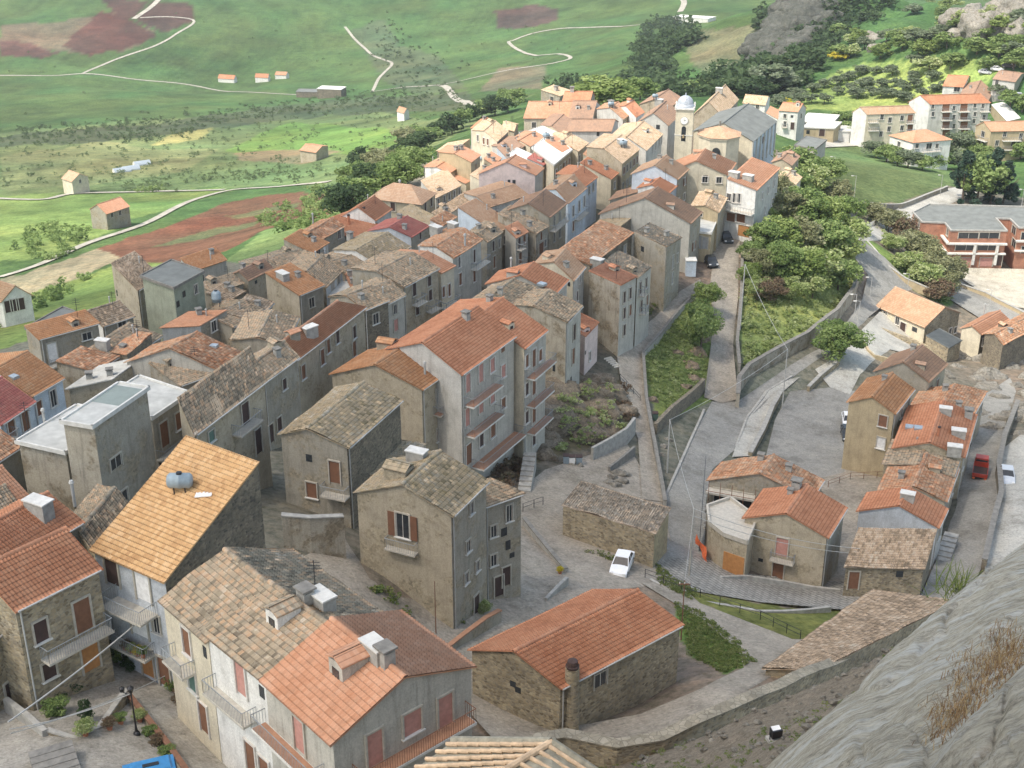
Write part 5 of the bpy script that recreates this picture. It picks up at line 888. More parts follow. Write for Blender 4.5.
# ------------------------------------------------------------------ walls, parapets, stairs
def wallpath(name, label, px, h, th, mat, cap=None, group=None, cat='wall', drop=1.0, follow=True, kind=None, dz=0):
    P = [hit(a, b) for a, b in px]; rt = empty(name, P[0]); tag(rt, label, cat, group, kind); mb = MB(); cb = MB(); o = np.array(P[0])
    pts = [P[0][:2]]
    for i in range(1, len(P)):
        k = max(1, int(np.linalg.norm(P[i][:2]-P[i-1][:2])/2.5)); pts += [P[i-1][:2]+(P[i][:2]-P[i-1][:2])*j/k for j in range(1, k+1)]
    pts = np.array(pts); T = np.gradient(pts, axis=0); T /= np.linalg.norm(T, axis=1)[:, None]; Nn = np.stack([-T[:, 1], T[:, 0]], 1); zg = GT(pts[:, 0], pts[:, 1])+dz; zg = np.convolve(np.pad(zg, 2, 'edge'), np.ones(5)/5, 'valid')
    def sweep(b, w, z0, z1, m):
        X = np.stack([np.column_stack([pts+Nn*s*w/2, zg+zz])-o for s, zz in ((-1, z0), (-1, z1), (1, z1), (1, z0))], 1); b.grid(X, m); b.poly(X[0][::-1], m); b.poly(X[-1], m)
    sweep(mb, th, -drop, h, mat); mb.build('wall_body', rt)
    if cap: sweep(cb, th+.12, h+.002, h+.12, cap); cb.build('coping', rt)
    return rt
wallpath('retaining_wall', 'long grey concrete retaining wall curving below the tree-covered slope along the main road', [(737,408), (738,392), (748,378), (775,362), (806,346), (836,322), (852,300), (859,276)], 2.2, .5, W['rough'], M['dconc'])
wallpath('parapet_wall', 'low parapet along the right edge of the cobbled ramp', [(739,372), (737,345), (741,300), (742,252)], .9, .35, M['conc'], M['dconc'])
wallpath('retaining_wall', 'dark stone retaining wall below the grassy bank between ramp and upper path', [(655,434), (672,418), (692,402), (703,392)], 1.8, .5, W['stoned'])
wallpath('parapet_wall', 'parapet on the right side of the upper paved path above the grassy bank', [(665,507), (655,452), (646,402), (643,356), (673,322), (698,297)], .9, .3, M['conc'], M['dconc'])
wallpath('concrete_wall', 'grey board-marked concrete wall closing the little square below the rocks', [(592,460), (610,452), (626,444), (634,434)], 2.0, .35, M['conc'])
wallpath('concrete_wall', 'short grey wall beside the rubble heap below the upper path', [(609,472), (622,464), (634,456)], 1.0, .3, M['dconc'])
wallpath('stone_wall', 'low stone wall between the pale sidewalk and the car park', [(750,457), (762,436), (772,412), (781,396)], .9, .5, W['stone'], M['conc'])
wallpath('retaining_wall', 'old stone retaining wall right of the narrow street with the red truck', [(983,570), (991,535), (1000,500), (997,475), (1003,445), (1016,412)], 1.5, .5, W['stoned'], M['dconc'])
wallpath('flower_wall', 'low brick-edged flower wall between courtyard and lane at the lower left', [(128,700), (146,722), (168,750), (190,780)], .5, .22, W['stone'], M['rust'])
wallpath('flower_wall', 'low rubble wall of the small garden under the street lamp', [(48,735), (75,738), (100,728), (128,702)], .4, .22, W['stone'], M['conc'])
wallpath('parapet_wall', 'low concrete parapet beside the ramp at the left edge of the courtyard', [(8,712), (28,724), (46,737)], .8, .35, M['conc'])
wallpath('parapet_wall', 'dark parapet running down the square right of the many-windowed annex', [(524,526), (540,545), (556,562), (566,573)], .7, .3, M['conc'], M['dconc'])
wallpath('parapet_wall', 'short mossy parapet at the lower end of the square', [(567,585), (557,592), (546,601)], .6, .3, M['conc'])
wallpath('yard_wall', 'tall plastered yard wall in front of the grey gabled house', [(284,546), (312,552), (346,558)], 3.4, .4, W['rough'], M['conc'])
wallpath('parapet_wall', 'low wall with red brick coping behind the bright orange-red roof', [(440,655), (462,644), (486,630), (500,622)], .8, .3, W['grey'], M['terr'])
wallpath('stone_wall', 'wall with pale coping along the lower edge of the green bank beside the upper road', [(858,206), (900,209), (925,199), (947,191)], 1.0, .4, W['grey'], M['conc'])
wallpath('stone_wall', 'grey wall down the left side of the green bank', [(821,178), (820,160), (820,144)], 1.4, .4, W['stoned'])
wallpath('roadside_wall', 'yellowish kerb wall between the road and the strip of grass with dry trees', [(866,240), (885,262), (905,283), (930,300)], .6, .3, W['ochre'], M['conc'])
wallpath('roadside_wall', 'yellowish wall along the upper edge of the side road', [(955,284), (985,297), (1015,312), (1040,324)], .7, .3, W['ochre'], M['conc'])
wallpath('stone_wall', 'low garden wall with dry plants in front of the long cream house', [(872,322), (890,334), (912,346), (935,356)], .6, .5, W['stone'])
wallpath('stone_wall', 'low yellowish wall of the pale lot near the bushy tree', [(864,345), (868,352), (874,358), (888,364)], .7, .3, W['ochre'])
wallpath('stone_wall', 'grey wall between the road and the pale lot beside the bushy tree', [(808,392), (820,380), (838,366)], .9, .4, W['stone'], M['conc'])
# the curved castle wall in the foreground
CAPM = masonry('worn_coping_stones', [(.24, .215, .17), (.33, .30, .25), (.28, .25, .2)], 2.2, (.2, .18, .14))
CW = wallpath('castle_wall', 'long curved masonry wall with wide flat stone top sweeping up to the foreground rock', [(520,776), (540,766), (565,764), (616,768), (660,759), (727,728), (778,706), (827,684), (860,670), (891,655), (942,635), (975,622)], 2.1, .85, W['stone'], CAPM)
def stairs(name, label, p0, p1, w, n, rise, mat):
    a, b = hit(*p0), hit(*p1); d = (b-a); d[2] = 0; L_ = np.linalg.norm(d); d /= L_; nn = np.array([-d[1], d[0], 0]); mb = MB()
    for i in range(n): h_ = rise*(i+1)+.6; mb.box(a+d*(L_*(i+.5)/n)+np.array([0, 0, h_/2-.6]), L_/n, w, h_, mat, d, nn)
    for v in range(len(mb.v)): mb.v[v] = tuple(np.array(mb.v[v])-a)
    o = mb.build(name); o.location = a; tag(o, label, 'stairs')
stairs('stairs', 'flight of dark-edged steps at the bottom left of the courtyard', (60,778), (52,758), 2.4, 5, .05, M['dconc'])
stairs('stairs', 'white-edged steps climbing beside the small pink house', (616,368), (606,358), 1.6, 6, .1, M['slab'])
stairs('stairs', 'narrow stairway running down between the rocks and the end of the apartment row', (524,492), (530,470), 1.4, 8, .18, M['conc'])
stairs('stairs', 'short stone stair at the side of the pale blue-grey gabled house', (942,562), (950,545), 1.5, 6, .16, M['conc'])

# ------------------------------------------------------------------ foreground slope, rock, boulders
def rockmat(name, cols, sc_=1.0, lich=None):
    m, nt, b, L = newmat(name); tc = N(nt, 'ShaderNodeTexCoord'); o = tc.outputs['Object']; mp = N(nt, 'ShaderNodeMapping'); mp.vector_type = 'POINT'; mp.inputs['Rotation'].default_value = (0, 0, -1.05); mp.inputs['Scale'].default_value = (.4, 1.3, 1.5) if lich else (1, .8, 1.4); L.new(o, mp.inputs['Vector']); n = noise(nt, L, mp.outputs[0], 1.3*sc_, 9, .72); om = mp.outputs[0]; r = ramp(nt, cols, [.25+.5*i/(len(cols)-1) for i in range(len(cols))]); L.new(n.outputs[0], r.inputs[0]); c = r.outputs[0]
    n2 = noise(nt, L, om, 6*sc_, 9, .85); r2 = ramp(nt, [(.35, .34, .32), (1, 1, 1), (1.4, 1.4, 1.36)], [.36, .5, .66]); L.new(n2.outputs[0], r2.inputs[0]); c = mixc(nt, L, 1.0, c, r2.outputs[0], 'MULTIPLY')
    if lich:
        n3 = noise(nt, L, om, .9*sc_, 7, .75); r3 = ramp(nt, [(0, 0, 0), (.85, .85, .85)], [.5, .62]); L.new(n3.outputs[0], r3.inputs[0]); c = mixc(nt, L, r3.outputs[0], c, lich)
    v = N(nt, 'ShaderNodeTexVoronoi', feature='DISTANCE_TO_EDGE'); v.inputs['Scale'].default_value = .9*sc_; L.new(mixv(nt, L, o, n2), v.inputs['Vector']); rv = ramp(nt, [(.45, .42, .38), (1, 1, 1)], [.0, .035]); L.new(v.outputs[0], rv.inputs[0]); c = mixc(nt, L, .7, c, rv.outputs[0], 'MULTIPLY')
    L.new(c, b.inputs['Base Color']); b.inputs['Roughness'].default_value = .95; bump(nt, L, n2.outputs[0], b, .9, .12/sc_); return m
def mixv(nt, L, o, n):
    m = N(nt, 'ShaderNodeVectorMath', operation='MULTIPLY_ADD'); L.new(n.outputs['Color'], m.inputs[0]); m.inputs[1].default_value = (.8, .8, .8); L.new(o, m.inputs[2]); return m.outputs[0]
ROCK = rockmat('limestone', [(.22, .20, .155), (.38, .355, .29), (.50, .47, .40)], 1.2, (.52, .53, .51)); ROCKF = rockmat('far_limestone', [(.14, .13, .11), (.27, .25, .21), (.38, .36, .32)], .3)
ROCKB = rockmat('brown_rock', [(.10, .08, .05), (.22, .17, .12), (.34, .26, .19)], .8); EARTH = rockmat('stony_earth', [(.11, .09, .06), (.2, .165, .12), (.3, .25, .19)], 1.0)
def surf(name, rows, mat, nu=90, nv=50, amp=.3, sc_=3, kind='structure', seed=1):
    A = np.array([[(*ray(a, b), d) for a, b, d in r] for r in rows]); Dr, Dd = A[..., :3], A[..., 3]; n0, n1 = Dd.shape
    u = np.linspace(0, n0-1, nv); v = np.linspace(0, n1-1, nu)
    def samp(Fd):
        def cr(Fa, t):
            i = np.clip(t.astype(int), 0, Fa.shape[0]-2); f = (t-i).reshape(-1, *([1]*(Fa.ndim-1))); p0, p1, p2, p3 = Fa[np.maximum(i-1, 0)], Fa[i], Fa[i+1], Fa[np.minimum(i+2, Fa.shape[0]-1)]
            return .5*(2*p1+(-p0+p2)*f+(2*p0-5*p1+4*p2-p3)*f**2+(-p0+3*p1-3*p2+p3)*f**3)
        return np.swapaxes(cr(np.swapaxes(cr(Fd, u), 0, 1), v), 0, 1)
    P = samp(CAM+Dr*Dd[..., None]); x, y = P[..., 0], P[..., 1]; q = P[..., 2]
    nz = vnoise(x+q*.7, y, sc_, seed)*2+vnoise(x, y+q, sc_*.4, seed+1)+vnoise(x+q, y, sc_*.15, seed+2)*.5+vnoise(x, y+q, sc_*.06, seed+3)*.3
    I, J = np.meshgrid(np.arange(P.shape[0]), np.arange(P.shape[1]), indexing='ij')
    if 'rock' in name: nz = nz*.45+vnoise(I*1.0, J*.18, 9, seed+7)*1.6+vnoise(I*1.0, J*.25, 3.2, seed+8)*.6+vnoise(I, J*.5, 1.6, seed+9)*.25
    if 'rock' in name:
        for (fi, fj, sc2, dep) in ((1.0, .12, 34, 3.0), (.3, .5, 44, 2.2)):
            q_ = vnoise(I*fi+J*.15+vnoise(I, J, 14, seed+11)*9, J*fj, sc2, seed+int(sc2)); nz = nz-np.clip(.045-np.abs(q_), 0, 1)/.045*dep*.33+np.where(q_ > 0, .9, 0)*(dep/5)
    P[..., 2] += nz*amp; a, b = P.shape[:2]; idx = np.arange(a*b).reshape(a, b); Q = np.stack([idx[:-1, :-1], idx[:-1, 1:], idx[1:, 1:], idx[1:, :-1]], -1).reshape(-1, 4)
    o = npmesh(name, P.reshape(-1, 3), Q, [mat], smooth=True); o['kind'] = kind; return P
surf('castle_slope', [[(500,778,99), (590,770,98), (680,744,98), (760,712,99), (840,676,101), (900,646,104), (960,622,108), (1020,600,112)], [(480,840,86), (600,815,84), (690,775,86), (770,730,88), (850,690,91), (910,660,94), (970,630,99), (1030,605,104)], [(470,900,70), (600,860,70), (700,800,74), (790,745,77), (860,705,81), (920,670,85), (980,640,90), (1040,610,96)], [(470,1000,55), (600,950,55), (740,880,57), (840,790,60), (900,740,64), (960,690,70), (1020,650,78), (1080,620,85)]], EARTH, 160, 70, .35, 4, 'structure', 21)
SLOPE_OBJ = bpy.data.objects['castle_slope']
RP = surf('rock_outcrop', [[(700,960,70), (770,870,72), (830,810,74), (890,750,77), (940,705,80), (990,662,85), (1060,615,92), (1160,570,100)], [(700,930,50), (770,835,51), (830,780,53), (890,728,56), (940,684,59), (990,644,63), (1060,600,68), (1160,555,74)], [(700,900,33), (770,800,34), (830,750,36), (890,705,38), (940,662,40), (990,625,43), (1060,585,47), (1160,540,52)], [(700,860,24), (748,790,25), (800,737,26), (862,683,28), (915,634,31), (966,590,34), (1034,543,38), (1160,480,42)], [(740,900,18), (800,810,19), (850,752,20), (905,700,22), (955,655,25), (1005,610,28), (1075,565,32), (1200,520,36)], [(800,950,14), (870,830,15), (915,770,16), (955,722,18), (1000,680,20), (1050,635,23), (1110,600,26), (1240,560,30)], [(860,1000,12), (935,850,12.6), (970,790,13.2), (1005,748,14), (1040,710,15.5), (1080,670,17.5), (1150,640,20), (1280,600,24)], [(900,1500,7), (1000,1300,7), (1060,1150,7.5), (1120,1050,8), (1180,950,9), (1260,860,10), (1400,780,12), (1700,700,16)]], ROCK, 300, 190, .12, 2.6, 'structure', 31)
surf('rock_outcrop', [[(900,870,12.5), (945,790,12.8), (985,735,13.2), (1024,690,14), (1070,650,15)], [(880,860,10.6), (925,780,10.8), (968,722,11.2), (1016,672,12), (1070,625,13)], [(930,900,9.4), (975,810,9.6), (1010,755,9.9), (1050,710,10.4), (1110,660,11)], [(1000,1000,8), (1060,900,8), (1100,840,8.2), (1140,790,8.5), (1200,740,9)], [(1000,1500,5.5), (1100,1400,5.5), (1200,1250,5.5), (1300,1100,6), (1500,950,7)]], ROCK, 140, 90, .06, 1.3, 'structure', 41)
def boulder(c, r, seed, sq=(1, 1, .7)):
    rg = np.random.default_rng(seed); n = 26; th = np.linspace(0, math.pi, n); ph = np.linspace(0, 2*math.pi, 2*n+1); T, Pp = np.meshgrid(th, ph, indexing='ij'); d = np.stack([np.sin(T)*np.cos(Pp), np.sin(T)*np.sin(Pp), np.cos(T)], -1)
    k = np.ones(T.shape)
    for _ in range(15): a = rg.normal(size=3); a /= np.linalg.norm(a); k = np.minimum(k, rg.uniform(.58, .92)/np.maximum(d@a, .05))
    k = np.clip(k, 0, 1.2)+vnoise(d[..., 0]*3+seed, d[..., 1]*3+d[..., 2]*2, 1, seed)*.2+vnoise(d[..., 0]*9+d[..., 2]*7+seed, d[..., 1]*9, 1, seed+1)*.12+vnoise(d[..., 0]*22, d[..., 1]*22+d[..., 2]*18, 1, seed+2)*.07; return np.array(c)+d*k[..., None]*r*np.array(sq)
def rocks(name, lst, mat, kind='structure', label=None, cat=None, dz=-.25, where=None):
    V = []; Q = []; n0 = 0
    for i, (px, py, r) in enumerate(lst):
        c = hit(px, py) if where is None else np.array(where[i], float); c[2] += r*dz; X = boulder(c, r, i+int(px), (1.2, .9, .75)); a, b = X.shape[:2]; idx = np.arange(a*b).reshape(a, b)+n0; V.append(X.reshape(-1, 3)); Q.append(np.stack([idx[:-1, :-1], idx[:-1, 1:], idx[1:, 1:], idx[1:, :-1]], -1).reshape(-1, 4)); n0 += a*b
    o = npmesh(name, np.vstack(V), np.vstack(Q), [mat], smooth=False); tag(o, label, cat, None, kind); return o
rg = np.random.default_rng(5)
rocks('rocky_ground', [(x+rg.uniform(-5, 5), y+rg.uniform(-4, 4), rg.uniform(1.2, 3.0)) for x, y in [(930,372),(945,380),(958,370),(972,378),(988,372),(1003,368),(1020,366),(940,392),(955,398),(968,402),(985,392),(1000,400),(1015,388),(1030,378),(978,415),(990,428),(965,388),(1008,420),(1022,405),(1035,395),(1018,434),(1030,425),(985,362),(1000,355),(1018,350),(1035,345),(960,360),(1040,410)]], ROCKF)
ROCKB2 = rockmat('dark_brown_rock', [(.08, .07, .05), (.20, .165, .12), (.36, .29, .22)], .8)
rocks('cliff_rock', [(552,398,3.6),(562,412,3.6),(548,424,3.4),(536,438,2.8),(584,398,3.4),(596,412,3.2),(602,430,2.6),(577,426,3.2),(590,440,2.3),(608,396,2.4),(560,430,2.4),(555,405,2.6),(548,440,2.0),(622,412,2.0),(535,430,2.2),(528,450,2.0),(543,455,1.8),(600,384,2.2)], ROCKB2, dz=-.1)
rocks('bank_rock', [(688,365,1.5),(695,352,1.8),(692,378,1.3),(684,386,1.1),(700,338,1.3),(652,400,.9),(676,352,1.0)], ROCKB, dz=-.3)
rocks('rubble_heap', [(612,478,.8),(618,474,.9),(622,482,.8),(615,486,.7),(609,483,.6),(626,476,.6),(662,455,.5),(664,447,.5),(668,440,.5),(565,462,.4),(572,465,.4),(580,466,.5)], ROCKF, dz=0)
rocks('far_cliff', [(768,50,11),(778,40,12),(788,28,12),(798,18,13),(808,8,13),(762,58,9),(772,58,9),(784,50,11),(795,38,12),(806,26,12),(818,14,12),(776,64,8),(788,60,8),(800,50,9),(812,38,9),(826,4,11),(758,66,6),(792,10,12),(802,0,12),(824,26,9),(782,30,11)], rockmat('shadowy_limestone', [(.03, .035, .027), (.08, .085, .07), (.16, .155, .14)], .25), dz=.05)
rocks('far_cliff', [(985,28,9),(1000,22,10),(1012,12,11),(1022,30,8),(965,20,7),(975,8,8),(1035,15,12),(870,40,6),(880,48,4),(960,35,4)], ROCKF, dz=-.1)
# tile-roofed shed below the castle wall
e0, e1 = at_depth(766, 669, 66.6), at_depth(874, 591, 71.5); t0_, t1_ = at_depth(820, 670, 65.8), at_depth(956, 602, 70); o = (e0+e1)/2; o = np.array([o[0], o[1], GT(o[0], o[1])]); rt = empty('shed', o); tag(rt, 'long low shed roof of salmon and straw tiles tucked below the castle wall', 'shed')
rb = RoofB(R['oldp']); rb.slope(e0-o, e1-o, t1_-o, t0_-o, .25, .2, rough=1); rb.build(rt); mb = MB(); F4 = [e0, e1, t1_, t0_]
for i in range(4): a, b = F4[i]-o, F4[(i+1) % 4]-o; mb.poly([(a[0], a[1], a[2]-6), (b[0], b[1], b[2]-6), b, a], W['stone'])
mb.build('wall', rt)
# roof corner at the very bottom edge
h = H('roof with bold round tan tiles and mossy edge cut off by the bottom of the picture', (370,800), (560,850), (640,790), 3, 'gC', 0, 'tan', 'stone', ze=CZ-33) if 0 else None
o = at_depth(520, 790, 40); rt = empty('tiled_roof_house', np.array([o[0], o[1], o[2]-8])); tag(rt, 'stone house with bold rounded tan tiles cut off by the bottom edge', 'house', 'houses of the hill town'); oo = np.array(rt.location)
r0, r1 = at_depth(551, 742, 39.5), at_depth(440, 810, 38.6); eL0, eL1 = at_depth(452, 741, 41.0), at_depth(330, 830, 40.5); eR0, eR1 = at_depth(600, 775, 40.8), at_depth(560, 870, 40.0)
mb = MB(); tn = R['tan']; TAN = plain('tan_round_tile', (.55, .40, .26), .9, 0, .3, 2); MORT = plain('mossy_mortar', (.28, .26, .2), .95, 0, .3, 3)
def coppi(a0, a1, b1, b0, n, m):
    for i in range(n):
        t = (i+.5)/n; p, q = a0+(a1-a0)*t, b0+(b1-b0)*t
        for k in range(m):
            u, v = p+(q-p)*k/m, p+(q-p)*((k+1.06)/m); mb.tube(u+np.array([0, 0, .0]), v+np.array([0, 0, .05]), .115, TAN, .095, 8)
coppi(r0, r1, eL1, eL0, 11, 9); coppi(r0, r1, eR1, eR0, 11, 5); mb.tube(r0, r1, .16, TAN, seg=8)
mb.poly([r0-[0,0,.06], r1-[0,0,.06], eL1-[0,0,.06], eL0-[0,0,.06]], MORT); mb.poly([r0-[0,0,.07], r1-[0,0,.07], eR1-[0,0,.07], eR0-[0,0,.07]], MORT)
for a, b in ((r0, eL0), (r0, eR0)): mb.tube(a+[0,0,.02], b+[0,0,.02], .2, MORT, seg=6)
mb.v = [tuple(np.array(v)-oo) for v in mb.v]; mb.build('roof', rt)
mb = MB()
for a, b in ((eL1, eL0), (eL0, r0), (r0, eR0), (eR0, eR1)): mb.poly([a-oo-[0,0,.1], b-oo-[0,0,.1], b-oo-[0,0,13], a-oo-[0,0,13]], W['stone'])
mb.build('wall', rt)

# loose stones on the castle slope, kerbs, bins
_sv = np.array([v.co for v in SLOPE_OBJ.data.vertices]); _sx, _sy = proj(_sv); _ok = np.where((_sx > 560) & (_sx < 960) & (_sy > 640) & (_sy < 800))[0]; _rg = np.random.default_rng(77); _pk = _rg.choice(_ok, 420)
rocks('slope_stones', [(i, i, float(r)) for i, r in enumerate(_rg.uniform(.08, .34, 420)**1.2)], ROCKF, where=_sv[_pk]+_rg.uniform(-.3, .3, (420, 3))*[1, 1, 0], dz=.1)
for pts in ([(700, 582), (722, 578), (746, 580), (785, 587), (840, 592)], [(664, 500), (690, 442), (704, 412)], [(734, 452), (747, 418), (768, 391), (792, 377)], [(650, 580), (672, 592), (690, 598), (760, 612), (830, 612)]):
    wallpath('kerb', 'pale kerb line', pts, .22, .3, M['conc'], kind='structure', cat=None)
for i, (x, y) in enumerate([(566, 463), (572, 464), (579, 464), (655, 420)]):
    mb = MB(); mb.box((0, 0, .5), .6, .6, 1.0, M[['greyblue', 'whitem', 'greyblue', 'greensh'][i]], taper=1.15); mb.box((0, 0, 1.04), .74, .74, .08, M['dwood']); o = mb.build('rubbish_bin'); o.location = hit(x, y); tag(o, ['left blue-grey rubbish bin against the board-marked concrete wall', 'white rubbish bin between two blue-grey ones', 'right blue-grey rubbish bin against the board-marked concrete wall', 'dark green rubbish bin beside the pole at the main road'][i], 'rubbish bin')
# ------------------------------------------------------------------ vegetation
def leafmat(name, cols):
    m, nt, b, L = newmat(name); tc = N(nt, 'ShaderNodeTexCoord'); oi = N(nt, 'ShaderNodeObjectInfo'); at = N(nt, 'ShaderNodeVertexColor'); at.layer_name = 'Col'; sp = N(nt, 'ShaderNodeSeparateColor'); L.new(at.outputs[0], sp.inputs[0])
    r = ramp(nt, cols); L.new(sp.outputs[0], r.inputs[0]); L.new(r.outputs[0], b.inputs['Base Color']); b.inputs['Roughness'].default_value = .75; b.inputs['Specular IOR Level'].default_value = .2
    tr = N(nt, 'ShaderNodeBsdfTranslucent'); L.new(r.outputs[0], tr.inputs[0]); ms = N(nt, 'ShaderNodeMixShader'); ms.inputs[0].default_value = .42; L.new(b.outputs[0], ms.inputs[1]); L.new(tr.outputs[0], ms.inputs[2]); L.new(ms.outputs[0], nt.nodes['Material Output'].inputs[0]); return m
LM = dict(green=leafmat('green_leaves', [(.10, .16, .05), (.22, .30, .10), (.37, .45, .19)]), lime=leafmat('bright_leaves', [(.11, .165, .045), (.22, .29, .085), (.36, .43, .17)]), dark=leafmat('dark_leaves', [(.035, .065, .03), (.065, .105, .045), (.11, .16, .07)]),
 olive=leafmat('olive_leaves', [(.11, .145, .08), (.19, .235, .14), (.30, .34, .24)]), dry=leafmat('dry_brown_leaves', [(.16, .17, .08), (.26, .27, .14), (.38, .38, .24)]), forest=leafmat('stream_scrub_leaves', [(.075, .12, .05), (.11, .16, .07), (.16, .21, .10)]), scrubl=leafmat('valley_scrub_leaves', [(.10, .145, .065), (.14, .19, .085), (.20, .25, .12)]), pine=leafmat('blue_green_needles', [(.02, .05, .035), (.045, .085, .055), (.09, .14, .10)]), yel=leafmat('yellow_blossom', [(.3, .3, .04), (.6, .5, .05), (.7, .6, .1)]), red=leafmat('red_brown_leaves', [(.14, .09, .06), (.21, .15, .10), (.22, .21, .12)]),
 mix=leafmat('mixed_leaves', [(.15, .21, .06), (.33, .40, .15), (.60, .62, .38)]), rushy=leafmat('wild_grass', [(.09, .13, .04), (.16, .21, .06), (.28, .27, .12)]), straw=leafmat('straw_grass', [(.14, .08, .045), (.25, .16, .08), (.40, .31, .17)]))
BARK = plain('bark', (.13, .10, .075), .95, 0, .3, 4)
def leaves(n, ls, seed, nc=26, flat=.8, cone=False, shell=.55):
    rg = np.random.default_rng(seed); c = rg.normal(size=(nc, 3)); c /= np.linalg.norm(c, axis=1)[:, None]; c *= (rg.uniform(.25, .8, (nc, 1)))
    if cone: z = rg.uniform(-1, 1, nc); c = np.stack([rg.normal(size=nc)*.32*(1-z)/1.2, rg.normal(size=nc)*.32*(1-z)/1.2, z*.95], 1)
    rad = rg.uniform(.13, .36, nc)*(1 if not cone else .6); cb = rg.uniform(0, 1, nc); k = rg.integers(0, nc, n); d = rg.normal(size=(n, 3)); d /= np.linalg.norm(d, axis=1)[:, None]; P = c[k]+d*(rad[k]*rg.uniform(shell, 1.05, n)**.6)[:, None]; P[:, 2] *= flat
    a = rg.normal(size=(n, 3)); a /= np.linalg.norm(a, axis=1)[:, None]; b = np.cross(a, d+rg.normal(size=(n, 3))*.6); b /= np.linalg.norm(b, axis=1)[:, None]+1e-9; s = (ls*rg.uniform(.6, 1.3, n))[:, None]
    V = np.stack([P-a*s-b*s*.6, P+a*s-b*s*.6, P+a*s*.8+b*s*.6, P-a*s*.8+b*s*.6], 1).reshape(-1, 3); col = np.clip(cb[k]*.6+rg.uniform(0, .4, n), 0, 1); return V, np.arange(4*n).reshape(n, 4), np.repeat(col, 4)
PROTO = {}
def proto(kind, var, det):
    key = (kind, var, det)
    if key in PROTO: return PROTO[key]
    n, ls = {0: (1500, .075), 1: (4200, .05), 2: (9000, .034)}[det]; cone = kind == 'pine'
    V, Q, c = leaves(n, ls, hash((var, det)) % 1000+len(kind), 46 if det else 22, .85 if not cone else 1.0, cone); V = V.copy(); V[:, 2] = V[:, 2]*.5+.58
    V[:, :2] *= .5*1.25
    me = npmesh('crown', V, Q, [LM[kind]], col=np.repeat(c[:, None], 3, 1)); m = me.data; bpy.data.objects.remove(me)
    mb = MB(); mb.tube((0, 0, -.08), (.02, .01, .35), .03, BARK, .02, 7); rg = random.Random(var)
    for i in range(5): a = i*1.26+rg.random(); mb.tube((.02, .01, .3), (.3*math.cos(a), .3*math.sin(a), .62+.1*rg.random()), .02, BARK, .006, 5)
    t = mb.build('trunk'); tm = t.data; bpy.data.objects.remove(t); PROTO[key] = (m, tm); return PROTO[key]
def tree(px, py, h, w, kind, label, cat='tree', group=None, name='tree', P=None):
    P = hit(px, py) if P is None else P; dist = np.linalg.norm(P-CAM); det = 2 if dist < 230 and h > 3 else 1 if dist < 420 else 0
    m, tm = proto(kind, random.randint(0, 2), det); rt = empty(name, P, random.uniform(0, 6.28)); tag(rt, label, cat, group)
    for nm, me in (('crown', m), ('trunk', tm)):
        if nm == 'trunk' and (cat != 'tree' or dist > 600): continue
        o = bpy.data.objects.new(nm, me); COL.objects.link(o); o.parent = rt; o.scale = (w*1.15, w*1.15, h)
    return rt
tree(838, 362, 6.8, 7.0, 'green', 'bushy lone tree with open green crown casting a shadow on the pale lot')
tree(701, 352, 8.5, 5.4, 'green', 'dense dark green tree rising from the grassy bank left of the cobbled ramp')
tree(706, 312, 5.0, 3.8, 'lime', 'lighter green tree just above the dense one beside the cobbled ramp')
tree(608, 108, 8.5, 15, 'lime', 'broad bright green round tree behind the red roof at the top of the town')
tree(797, 188, 9, 9, 'green', 'dark round tree right of the church beside the grey-beige house')
gl = 'trees on the slope above the retaining wall'
for i, (x, y, h_, w_, k) in enumerate([(770,205,8,7,'dry'),(790,200,8,8,'green'),(812,200,9,8,'mix'),(835,208,8,8,'dry'),(846,225,8,7,'green'),(760,225,7,7,'mix'),(780,225,9,8,'dry'),(802,226,9,9,'green'),(824,232,9,8,'lime'),(845,248,8,8,'mix'),(762,250,7,6,'green'),(782,252,8,8,'lime'),(800,255,8,8,'dry'),(822,258,9,8,'green'),(842,268,8,7,'mix'),(763,275,6,6,'dry'),(780,280,8,7,'green'),(800,284,8,8,'lime'),(820,285,8,8,'mix'),(838,290,7,7,'green'),(757,300,5,4,'mix'),(770,302,5,5,'red'),(792,300,5,5,'mix'),(812,298,5,5,'mix'),(748,262,5,4,'green'),(748,285,5,4,'lime'),(828,182,7,7,'green'),(808,180,7,6,'dry')]):
    pos = 'topmost' if y < 215 else 'upper' if y < 260 else 'middle' if y < 300 else 'lowest'; side = 'near the cobbled ramp' if x < 775 else 'midway across' if x < 815 else 'near the road bend'
    kn = dict(dry='brownish', green='deep green', mix='light-flecked green', lime='bright green', red='reddish')[k]
    tree(x, y, h_*.82, w_*.85, k, f'{kn} tree, {pos} part of the wooded slope, {side}', group=gl)
gl = 'dry trees between the road and the brick building'
for i, (x, y, h_, w_, k) in enumerate([(872,222,6,6,'dry'),(888,232,7,7,'dry'),(902,240,7,7,'red'),(893,252,5,5,'mix'),(912,258,8,8,'dry'),(925,268,9,8,'dry'),(906,272,6,6,'mix'),(935,282,9,8,'dry'),(922,288,7,7,'mix'),(945,296,8,7,'dry'),(935,300,6,6,'red'),(950,280,7,6,'dry')]):
    kn = dict(dry='grey-brown', mix='green-brown', red='reddish-brown')[k]
    tree(x, y, h_*.7, w_*.8, k, f'{kn} feathery tree of the row beside the brick building, ' + ('at its upper end' if y < 245 else 'in its middle' if y < 275 else 'at its lower end'), group=gl)
